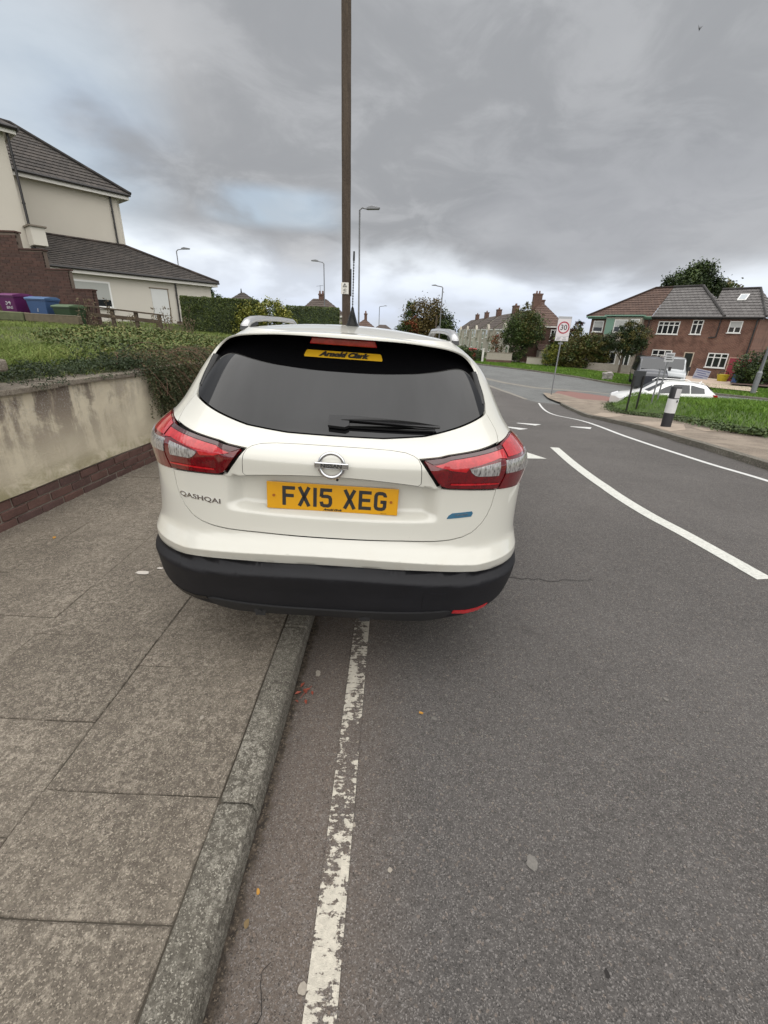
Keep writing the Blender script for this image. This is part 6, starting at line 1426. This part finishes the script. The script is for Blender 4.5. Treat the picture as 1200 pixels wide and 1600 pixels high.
def qy(y, z): return 1 + y - float(pchip(YZ, YV, z)) - float(pchip(ZT, LT, z))
def arc(cy, r, a0, a1, n=14, zc=.345):
    out = []
    for k in range(n + 1): a = R_(a0 + (a1 - a0) * k / n); y, z = cy + math.cos(a) * r, zc + math.sin(a) * r; out.append((qy(y, z), z))
    return out
WY0, WY1 = .93, 3.576
CT = [(0, .586), (.2, .577), (.27, .570), (.45, .545), (.60, .533), (.75, .528), (.90, .530)]        # top of the black cladding
low = CT + arc(WY0, .425, 150, 12) + [(qy(1.9, .43), .43), (qy(2.6, .43), .43)] + arc(WY1, .425, 168, 28)
fz = [.50, .46, .46]; qm = lambda z: 2.0 + float(Ls_(z))
low += [(qy(4.0, .52) if False else qm(.50) - .55, .50), (qm(.48) - .25, .48), (qm(.47), .47)]
top = [(qm(z), z) for z in (.55, .70, .85, .92, .97, 1.02, 1.06, 1.10, 1.20, 1.32, 1.45)]
mid_top = [(x, 1.45) for x in np.linspace(qm(1.45) * .97, .03, 60)]
outer = low + top + mid_top; outer = outer + [(-a, b) for a, b in outer[::-1] if abs(a) > 1e-9]
gp_ = np.concatenate([np.arange(-1.12, 1.12, .02)] + [np.arange(1.15, 5.2, .09), -np.arange(1.15, 5.2, .09)])
crz = []
for x in np.arange(-1.0, 1.0, .012):
    xx = float(abs(S(np.array([x]), np.array([.6]))[0, 0])); sh = .05 * min(xx / .62, 1) ** 2
    for zz0 in (.586, .590, .610, .628, .632, .635, .638, .642, .648, .656): crz.append((x, zz0 - sh * (1 - float(ss(.66, .8, zz0 - sh)))))
body = panel("body_shell", outer, 0.0, m_cw, holes=[body_hole], gridp=gp_, extra=crz, rim=.015)
# roof: the top ring closed over to a crowned centre line
ringp = np.linspace(-qm(1.45), qm(1.45), 220); R0 = S(ringp, np.full(220, 1.45)); V = []; K = 14
for k in range(K + 1):
    u = 1 - k / K; cx = np.zeros(220); cy_ = np.clip(R0[:, 1], .95, 1.9)
    X_ = R0[:, 0] * u; Y_ = cy_ + (R0[:, 1] - cy_) * u; Z_ = 1.45 + .040 * (1 - u ** 2.0); V.append(np.stack([X_, Y_, np.full(220, Z_)], 1))
V = np.concatenate(V); Fc = [(k * 220 + i, k * 220 + i + 1, (k + 1) * 220 + i + 1, (k + 1) * 220 + i) for k in range(K) for i in range(219)]
mk("roof", V, Fc, m_cw, car, smooth=True)
# dark inner skin behind every seam
panel("inner_skin", [(-1.3, .29), (1.3, .29), (1.3, 1.10), (-1.3, 1.10)], -.026, m_gap, grid=.022, rim=0)
def gridmap(x, z): return x
tg = SEAM + [(.520, .900)] + LI[1:-1][:0] + [(.400, .9105), (.305, .9185), (.281, .922), (.258, .937), (.234, .981), (.208, 1.035), (.30, 1.044), (.45, 1.058), (.600, 1.0745)] + UP[1:] + [(.612, 1.184)] + GB[::-1][1:]
ex = [(x, z) for x in np.arange(-.4, .401, .009) for z in (.772, .78, .79, .80, .81, 1.036, 1.042, 1.05, 1.058, 1.064)]
for x in np.arange(-.215, .2151, .006):
    ax_ = float(abs(S(np.array([x]), np.array([.95]))[0, 0])); zt_ = .953 - .20 * min(ax_, .4) ** 2
    ex += [(x, zt_ + d_) for d_ in (-.012, -.0075, -.005, -.0025, 0, .0015, .0035, .007)]
panel("tailgate", sym(tg), 0.0005, m_cw, inset_=.0048, grid=.0165, rim=.014, extra=ex)
fz_ = lambda p: .953 - .20 * min(float(abs(S(np.array([p]), np.array([.95]))[0, 0])), .4) ** 2 + .0045
FIN = [(p, fz_(p)) for p in np.linspace(0, .196, 14)] + [(.2045, .945), (.2055, 1.018), (.200, 1.036), (.188, 1.047), (.165, 1.0545), (.12, 1.0595), (.06, 1.062), (0, 1.0625)]
panel("finisher_gap", sym(FIN), .0014, m_gap, grid=.02, rim=.0)
panel("handle_finisher", sym(FIN), .0032, m_cw, inset_=.0022, grid=.016, rim=.003)
def fliph(l): return [(-a, b) for a, b in l][::-1]
for s in (-1, 1):
    f = (lambda l: l) if s > 0 else fliph
    tl_ = empty("tail_light", (0, 0, 0), 0, car)
    bulge = lambda p, z: .010 * np.clip(1 - ((z - .985) / .095) ** 2, 0, 1)
    panel("inner_lens", f(LI), .002, m_ld, tl_, inset_=.002, grid=.02, rim=.016, disp=bulge); panel("outer_lens", f(LO), .002, m_ld, tl_, inset_=.002, grid=.02, rim=.016, disp=bulge)
    panel("smoked_edge", f([(.215, 1.030), (.24, 1.018), (.30, 1.028), (.45, 1.042), (.588, 1.054), (.590, 1.066), (.45, 1.053), (.30, 1.039)]), .0045, m_lk, tl_, grid=.02, rim=0, disp=bulge)
    panel("red_band", f([(.245, 1.014), (.30, .998), (.355, .990), (.37, 1.004), (.53, 1.024), (.578, 1.020), (.586, 1.052), (.45, 1.040), (.30, 1.026)]), .0045, m_lr, tl_, grid=.02, rim=0, disp=bulge)
    panel("red_band", f([(.592, 1.024), (.78, 1.024), (.93, 1.040), (.965, 1.056), (.92, 1.080), (.78, 1.086), (.66, 1.075), (.600, 1.064)]), .0045, m_lr, tl_, grid=.02, rim=0, disp=bulge)
    panel("clear_lens", f([(.372, 1.000), (.378, .988), (.392, .976), (.408, .971), (.510, .965), (.526, 1.013), (.45, 1.008)]), .0055, m_lc, tl_, grid=.02, rim=.004, disp=bulge)
    panel("clear_lens", f([(.556, .969), (.66, .965), (.79, .960), (.86, .985), (.89, 1.020), (.78, 1.014), (.66, 1.013), (.566, 1.015)]), .0055, m_lc, tl_, grid=.02, rim=.004, disp=bulge)
    panel("lens_ledge", f([(.30, .938), (.45, .930), (.52, .925), (.522, .931), (.45, .937), (.30, .945)]), .0050, m_lr, tl_, grid=.02, rim=0, disp=bulge)
# rear window, lip spoiler over it, fins down its sides
panel("rear_window", sym(GB + GS), -.004, m_glass, inset_=.002, grid=.03, rim=.010)
LIP = [(.640, 1.205), (.655, 1.232), (.666, 1.262), (.674, 1.298), (.70, 1.345), (.72, 1.378), (.70, 1.402), (.62, 1.418), (.54, 1.427), (.42, 1.435), (.31, 1.442), (.15, 1.447), (0, 1.449)]
DL = [.0, .004, .010, .020, .040, .070, .105, .132, .140, .144, .145, .146, .146]
pp_ = np.array([q[0] for q in LIP]); zz_2 = np.array([q[1] for q in LIP]); tt = np.linspace(0, len(LIP) - 1, 80); k_ = np.arange(len(LIP))
pr, zr_, dr_ = np.interp(tt, k_, pp_), np.interp(tt, k_, zz_2), np.interp(tt, k_, DL)
kk_ = np.ones(7) / 7; sm = lambda a: np.convolve(np.pad(a, 3, 'edge'), kk_, 'valid'); pr, zr_, dr_ = sm(pr), sm(zr_), sm(dr_); pr[-1] = 0
pr = np.concatenate([pr, -pr[::-1][1:]]); zr_ = np.concatenate([zr_, zr_[::-1][1:]]); dr_ = np.concatenate([dr_, dr_[::-1][1:]])
B_, NB = Sn(pr, zr_, 0.0); cen = np.array([0, .3, 1.25]); n_ = len(pr); rows_ = []
Tn = np.gradient(B_, axis=0); Tn /= np.linalg.norm(Tn, axis=1)[:, None]; outw = B_ - cen; outw[:, 1] = 0; outw /= np.linalg.norm(outw, axis=1)[:, None]
up_ = np.clip(outw[:, 2], 0, 1)[:, None]; back = np.zeros_like(B_); back[:, 1] = -dr_
zdrop = np.zeros_like(B_); zdrop[:, 2] = -.004
A0 = B_ + outw * .050 + NB * .0; roofz = np.where(up_[:, 0] > .5, 1, 0)
# keep the upper skirt on the roof / pillar
A0[:, 1] += .085 * up_[:, 0]; A0[:, 2] = np.where(up_[:, 0] > .3, np.minimum(A0[:, 2], 1.462 - .0 * up_[:, 0]), A0[:, 2]); 
A1 = B_ + outw * .010 + back * .30; A2_ = B_ + outw * .006 + back * .75 ; A3 = B_ + back + outw * .001; A4 = B_ + back - outw * .010; A5 = B_ + back * .6 - outw * .016; A6 = B_ - outw * .012 - np.array([0, .004, 0])
rows_ = [A1, A2_, A3, A4]; V = np.concatenate(rows_); Fc = [(r * n_ + i, r * n_ + i + 1, (r + 1) * n_ + i + 1, (r + 1) * n_ + i) for r in range(len(rows_) - 1) for i in range(n_ - 1)]
i0 = 24
rows_t = [B_ + outw * .003 + NB * .002, A1, A2_, A3, A4]
V = np.concatenate([r[i0:n_ - i0] for r in rows_t]); m_ = n_ - 2 * i0
Fc = [(r * m_ + i, r * m_ + i + 1, (r + 1) * m_ + i + 1, (r + 1) * m_ + i) for r in range(len(rows_t) - 1) for i in range(m_ - 1)]
sp_ = mk("spoiler", V, Fc, m_cw, car, smooth=True)
rows_u = [A4 + outw * .0005, A5, A6]; V = np.concatenate([r[i0:n_ - i0] for r in rows_u]); Fc = [(r * m_ + i, r * m_ + i + 1, (r + 1) * m_ + i + 1, (r + 1) * m_ + i) for r in range(2) for i in range(m_ - 1)]
mk("spoiler_underside", V, Fc, m_gblack, car, smooth=True)
for sgn in (0, 1):       # gloss black side fins
    sl = slice(0, 26) if not sgn else slice(n_ - 26, n_)
    r = [B_ - outw * .004 + NB * .002, B_ + back * .95 - outw * .008 + NB * .006, B_ + back * .95 - outw * .030 + NB * .004, B_ - outw * .034 - NB * .002]
    V = np.concatenate([q[sl] for q in r]); m2 = 26; Fc = [(a * m2 + i, a * m2 + i + 1, (a + 1) * m2 + i + 1, (a + 1) * m2 + i) for a in range(3) for i in range(m2 - 1)]
    mk("side_fin", V, Fc, m_gblack, car, smooth=True)
MB().prism([(-.138, 1.410), (.138, 1.410), (.128, 1.434), (-.128, 1.434)], .372, .40, 'y').build("brake_light", m_lr, car, bevel=.003); MB().box(-.115, .06, .3705, .3715, 1.423, 1.428).build("brake_light_strip", m_lr, car)
# cladding and what is set in it
bot = [(0, .315), (.2, .300), (.29, .285), (.36, .305), (.45, .312), (.55, .325), (.66, .362), (.72, .400), (.80, .455)]
clad = bot + [(.88, .50), (.9, .527)] + CT[::-1][1:]
panel("bumper_cladding", sym(clad), .0015, m_clad, inset_=.001, grid=.02, rim=.05, extra=[(x, z - s_) for x in np.arange(-.85, .85, .015) for z, s_ in ((.546, min(abs(x) * .065, .05)), (.538, min(abs(x) * .065, .05)), (.58, min(abs(x) * .065, .05)))])
sd_half = arc(WY0, .385, 150, -8) + [(qy(1.8, .30), .30), (qy(2.7, .30), .30)] + arc(WY1, .385, 188, 30)[:]
for s in (-1, 1):
    f = (lambda l: l) if s > 0 else fliph
    side = sd_half + low[len(CT) + 15 + 2 + 14:len(CT) + 15 + 2 + 15] + low[len(CT):len(CT) + 15 + 2 + 14][::-1]
    panel("sill_cladding", f(side), .006, m_clad, grid=.05, rim=.03)
    panel("side_window", f([(qy(.86, 1.14) + .0, 1.14), (qy(1.6, 1.10), 1.10), (qy(2.9, 1.08), 1.08), (qy(2.75, 1.16), 1.16), (qy(2.35, 1.30), 1.30), (qy(2.0, 1.365), 1.365), (qy(1.3, 1.37), 1.37), (qy(1.0, 1.33), 1.33), (qy(.88, 1.24), 1.24)]), .003, m_glass, grid=.06, rim=.004)
    panel("reflector" if s > 0 else "fog_lamp_recess", f([(.365, .338), (.43, .322), (.50, .320), (.552, .333), (.562, .350), (.50, .342), (.43, .344), (.37, .354)]), .004, m_lr if s > 0 else m_gblack, grid=.02, rim=.004)
    MB().box(s * .93 - .10, s * .93 + .10, 2.62, 2.78, .99, 1.13).build("door_mirror", m_cw, car, bevel=.035, seg=3)
    for y in (WY0, WY1): wheel(car, s * .785, y, .345, .345, .215, axis='x'); MB().box(s * .60 - .22, s * .60 + .22, y - .40, y + .40, .30, .80).build("wheel_well", m_gap, car)
panel("windscreen", [(qm(1.12) - .80, 1.10), (qm(1.12) - .0, 1.10), (qm(1.42), 1.42), (qm(1.42) - .82, 1.42)], .003, m_glass, grid=.06, rim=0); panel("windscreen", fliph([(qm(1.12) - .80, 1.10), (qm(1.12) - .0, 1.10), (qm(1.42), 1.42), (qm(1.42) - .82, 1.42)]), .003, m_glass, grid=.06, rim=0)
panel("lower_valance", sym([(0, .312), (.26, .300), (.33, .318), (.36, .352), (.33, .360), (0, .364)]), .010, m_trim, grid=.03, rim=.02)
panel("tow_eye_cover", [(.240, .372), (.322, .366), (.318, .468), (.238, .478)], .0028, m_clad, grid=.02, rim=.004)
for x in (-.30, .155): MB().prism([(x - .035, .352), (x - .02, .300), (x + .02, .300), (x + .035, .352)], .052, .085, 'y').tube([(x, .046, .322), (x, .053, .322)], .008, 8).build("valance_bracket", m_trim, car)
MB().box(-.70, .70, .30, 4.0, .24, .44).build("underbody", m_gap, car)
# number plate
m_py = NT("plate_yellow"); t = m_py; t.col(t.mix(t.noise(t.co('Object'), 30, 5, .6), (0.56, 0.265, 0.004), (0.64, 0.32, 0.006))); t.set(Roughness=.35); m_py = t.m
npl = MB().box(-.260, .260, 0, .005, -.0555, .0555).build("number_plate", m_py, car, (0, .088, .852), (R_(-3), 0, 0), bevel=.0024, seg=2)
def strokes(name, paths, w, h, y, mat, parent, loc=(0, 0, 0)):
    V = []; Fc = []
    for pts in paths:
        P = [Vector(p) for p in pts]; b = len(V)
        for i, p in enumerate(P):
            if i == 0: d = (P[1] - P[0]).normalized(); nn = Vector((-d.y, d.x)); k = 1
            elif i == len(P) - 1: d = (P[-1] - P[-2]).normalized(); nn = Vector((-d.y, d.x)); k = 1
            else:
                d1 = (P[i] - P[i - 1]).normalized(); d2 = (P[i + 1] - P[i]).normalized(); nn = (Vector((-d1.y, d1.x)) + Vector((-d2.y, d2.x))).normalized(); k = 1 / max(.35, nn.dot(Vector((-d1.y, d1.x))))
            for s in (1, -1): q = p + nn * (w / 2 * k * s); V += [(q.x, y, q.y), (q.x, y + h, q.y)]
        for i in range(len(P) - 1):
            a = b + 4 * i; c = a + 4; Fc += [(a, a + 2, c + 2, c), (a, c, c + 1, a + 1), (a + 2, a + 3, c + 3, c + 2)]
        Fc += [(b, b + 1, b + 3, b + 2), (b + 4 * (len(P) - 1), b + 4 * (len(P) - 1) + 2, b + 4 * (len(P) - 1) + 3, b + 4 * (len(P) - 1) + 1)]
    return mk(name, V, Fc, mat, parent, loc=loc)
Wc, Hc, w_ = .050, .079, .0138; a = Wc - w_; b = Hc - w_; r_ = .011
def cor(x, y, sx, sy): return [(x + sx * r_, y), (x + sx * r_ * .3, y + sy * r_ * .3), (x, y + sy * r_)]
GLY = {
 'F': [[(0, -w_ / 2), (0, b + w_ / 2)], [(w_ * .5, b), (a + w_ / 2, b)], [(w_ * .5, b * .52), (a + .002, b * .52)]],
 'X': [[(-.001, -w_ / 2), (a + .001, b + w_ / 2)], [(-.001, b + w_ / 2), (a + .001, -w_ / 2)]],
 '1': [[(0, -w_ / 2), (0, b + w_ / 2)]],
 'E': [[(0, -w_ / 2), (0, b + w_ / 2)], [(w_ * .5, b), (a + w_ / 2, b)], [(w_ * .5, b * .51), (a + .003, b * .51)], [(w_ * .5, 0), (a + w_ / 2, 0)]],
 '5': [[(a + w_ * .4, b), (.002, b), (0, b * .56)] , [(0, b * .60), (a - r_, b * .60), (a - r_ * .3, b * .60 - r_ * .3), (a, b * .60 - r_), (a, r_), (a - r_ * .3, r_ * .3), (a - r_, 0), (r_, 0), (r_ * .3, r_ * .3), (0, r_ * 1.5)]],
 'G': [[(a, b * .78), (a, b - r_), (a - r_ * .3, b - r_ * .3), (a - r_, b), (r_, b), (r_ * .3, b - r_ * .3), (0, b - r_), (0, r_), (r_ * .3, r_ * .3), (r_, 0), (a - r_, 0), (a - r_ * .3, r_ * .3), (a, r_), (a, b * .42)], [(a + w_ / 2, b * .46), (a * .52, b * .46)]],
}
x = -.1985
for ch in "FX15 XEG":
    if ch == ' ': x += .033; continue
    wd_ = w_ if ch == '1' else Wc
    strokes("plate_character", [[(px__ + x + w_ / 2, py__ - Hc / 2 + w_ / 2 + .001) for px__, py__ in g_] for g_ in GLY[ch]], w_, .0011, -.0012, m_ink, npl); x += wd_ + .011
mesh_text("dealer_name", "Arnold Clark", .0105, m_ink, npl, (0.0, -.0014, -.0475), (R_(90), 0, 0), .0004, shear=.35, offset=.0006, sx=1.25)
mesh_text("maker_mark", "BS AU 145d", .0045, m_ink, npl, (.205, -.0014, -.0495), (R_(90), 0, 0), .0003)
for s in (-1, 1): MB().tube([(s * .232, -.0035, 0), (s * .232, 0, 0)], .0055, 10).build("plate_screw", plain("screw_cap", (0.30, 0.09, 0.01), .4), npl)
MB().tube([(.02, .058, .943), (.02, .05, .9435)], .005, 8).build("boot_button", m_ink, car)
# badge, lettering wrapped on the tail
def wrap(name, body_, size, mat, x0, z0, off, shear=0.0, sx=1.0, fat=0.0, ext=.0012, slope=0.0, sy=1.0, space=1.0):
    o = mesh_text(name, body_, size, mat, car, (0, 0, 0), (0, 0, 0), ext, shear, fat, 'CENTER', 1.0, space); me = o.data; bm = bmesh.new(); bm.from_mesh(me)
    bmesh.ops.triangulate(bm, faces=bm.faces); bmesh.ops.subdivide_edges(bm, edges=[e for e in bm.edges if e.calc_length() > .02], cuts=2); 
    co = np.array([v.co[:] for v in bm.verts]); X = x0 + co[:, 0] * sx; 
    pz = np.full(len(X), z0); P0, N0 = Sn(pofx(X, pz), pz, 0.0)
    Z = z0 + co[:, 1] * sy * np.sqrt(np.clip(1 - N0[:, 2] ** 2, .05, 1)) + slope * co[:, 0]; P3, N3 = Sn(pofx(X, Z), Z, 0.0); P3 = P3 + N3 * (off + co[:, 2])[:, None]
    for v, q in zip(bm.verts, P3): v.co = q
    bm.to_mesh(me); bm.free(); return o
em = empty("emblem", (0, .028, 1.007), 0, car); em.scale = (1.16, 1.1, 1.16); em.rotation_euler = (R_(-2), 0, 0)
n = 48; V = []; Fc = []
for k in range(n):
    a_ = 2 * math.pi * k / n
    for j in range(8): b_ = 2 * math.pi * j / 8; rr = .0395 + .0062 * math.cos(b_); V.append((math.cos(a_) * rr, -.004 + .004 * math.sin(b_), math.sin(a_) * rr))
for k in range(n):
    for j in range(8): Fc.append((k * 8 + j, k * 8 + (j + 1) % 8, ((k + 1) % n) * 8 + (j + 1) % 8, ((k + 1) % n) * 8 + j))
mk("ring", V, Fc, m_chrome, em, smooth=True)
MB().box(-.054, .054, -.0115, .0, -.0095, .0095).build("bar", m_chrome, em, bevel=.002)
mesh_text("lettering", "NISSAN", .0175, m_ink, em, (0, -.0122, 0), (R_(90), 0, 0), .0006, offset=.0006, sx=1.15)
wrap("model_lettering", "QASHQAI", .034, m_chrome, -.545, .803, .0012, sx=1.30, fat=.0007, ext=.0016, slope=.02, sy=.80, space=1.02)
m_blue = plain("badge_blue", (0.035, 0.12, 0.20), .25, coat=.5)
bz = np.array([(.306, .790), (.318, .790), (.408, .792), (.414, .806), (.408, .815), (.325, .813), (.312, .803)])
panel("eco_badge", [tuple(q) for q in bz], .0025, m_blue, grid=.012, rim=.004)
wrap("badge_lettering", "PURE DRIVE", .0105, m_chrome, .524, .8035, .0032, sx=1.0, ext=.0006)
panel("window_sticker", [(-.118, 1.360), (.118, 1.360), (.122, 1.364), (.122, 1.382), (.118, 1.386), (-.118, 1.386), (-.122, 1.382), (-.122, 1.364)], -.0015, plain("sticker_yellow", (0.62, 0.36, 0.01), .5), grid=.03, rim=0)
wrap("sticker_lettering", "Arnold Clark", .032, m_ink, 0.0, 1.3725, .0012, shear=.40, sx=1.12, fat=.0022, ext=.0003)
# rear wiper
def polyslab(name, poly, o0, o1, mat, parent=car):
    P = dens(poly, .02); n = len(P); X = np.array([q[0] for q in P]); Z = np.array([q[1] for q in P]); a, na = Sn(pofx(X, Z), Z, 0.0); V = [tuple(q) for q in (a + na * o0)] + [tuple(q) for q in (a + na * o1)]
    tri = tessellate_polygon([[Vector((q[0], q[1], 0)) for q in P]]); Fc = [tuple(n + i for i in t_) for t_ in tri] + [(i, (i + 1) % n, n + (i + 1) % n, n + i) for i in range(n)]
    o = mk(name, V, Fc, mat, parent); bm = bmesh.new(); bm.from_mesh(o.data); bmesh.ops.recalc_face_normals(bm, faces=bm.faces); bm.to_mesh(o.data); bm.free(); return o
m_wip = plain("wiper_black", (0.008, 0.008, 0.009), .4)
wp = empty("rear_wiper", (0, 0, 0), 0, car)
polyslab("pivot_cover", [(-.030, 1.118), (.035, 1.115), (.050, 1.121), (.050, 1.148), (.030, 1.153), (-.028, 1.151)], .002, .022, m_wip, wp)
polyslab("wiper_arm", [(.02, 1.138), (.10, 1.136), (.22, 1.132), (.36, 1.126), (.402, 1.125), (.40, 1.131), (.30, 1.142), (.18, 1.149), (.08, 1.152), (.02, 1.151)], .012, .024, m_wip, wp)
polyslab("wiper_blade", [(.01, 1.121), (.20, 1.120), (.385, 1.118), (.385, 1.124), (.20, 1.130), (.01, 1.134)], .002, .013, m_gblack, wp)
# roof rails and aerial
for s in (-1, 1):
    P = [(s * .50, .70, 1.448), (s * .50, .76, 1.474), (s * .50, .85, 1.486), (s * .50, 1.02, 1.493), (s * .50, 1.4, 1.497), (s * .50, 1.8, 1.493), (s * .50, 2.0, 1.45)]
    P = smooth_pts(P, 5) if False else P; V = []; w2, h2_ = .019, .013
    for i, q in enumerate(P):
        tq = Vector(P[min(i + 1, len(P) - 1)]) - Vector(P[max(i - 1, 0)]); tq.normalize(); up__ = Vector((1, 0, 0)).cross(tq) * 1.0; up__ = up__ if up__.z > 0 else -up__
        for (u_, v_) in ((-1, -1), (-.8, 1), (.8, 1), (1, -1)): e = Vector(q) + Vector((1, 0, 0)) * w2 * u_ + up__ * h2_ * v_; V.append(tuple(e))
    Fc = [(i * 4 + j, i * 4 + (j + 1) % 4, (i + 1) * 4 + (j + 1) % 4, (i + 1) * 4 + j) for i in range(len(P) - 1) for j in range(4)] + [(0, 1, 2, 3), tuple(len(V) - 4 + k for k in range(4))[::-1]]
    o = mk("roof_rail", V, Fc, plain("satin_rail", (0.50, 0.50, 0.51), .3, metal=.6), car); bm = bmesh.new(); bm.from_mesh(o.data); bmesh.ops.recalc_face_normals(bm, faces=bm.faces); bmesh.ops.bevel(bm, geom=bm.edges[:], offset=.003, segments=2, affect='EDGES'); bm.to_mesh(o.data); bm.free(); o.data.polygons.foreach_set('use_smooth', [True] * len(o.data.polygons))
    MB().prism([(.68, 1.435), (.90, 1.462), (.86, 1.486), (.70, 1.456)], s * .50 - .017, s * .50 + .017, 'x').build("rail_foot", m_trim, car, bevel=.003)
ae = empty("roof_aerial", (.0, .80, 1.478), 0, car)
MB().tube([(0, .03, 0), (0, .01, .02), (0, .0, .075), (0, -.005, .09)], [.036, .026, .009, .006], 14).build("base", m_gblack, ae, smooth=True)
n = 130; V = [Vector((0, -.005 - .02 * k / n, .09 + .23 * k / n)) for k in range(n)]; MB().tube(V, [.0026 + .0011 * math.sin(k * .95) for k in range(n)], 6).tube([(0, -.025, .285), (0, -.0262, .323)], [.0048, .004], 8).build("mast", m_gblack, ae, smooth=True)
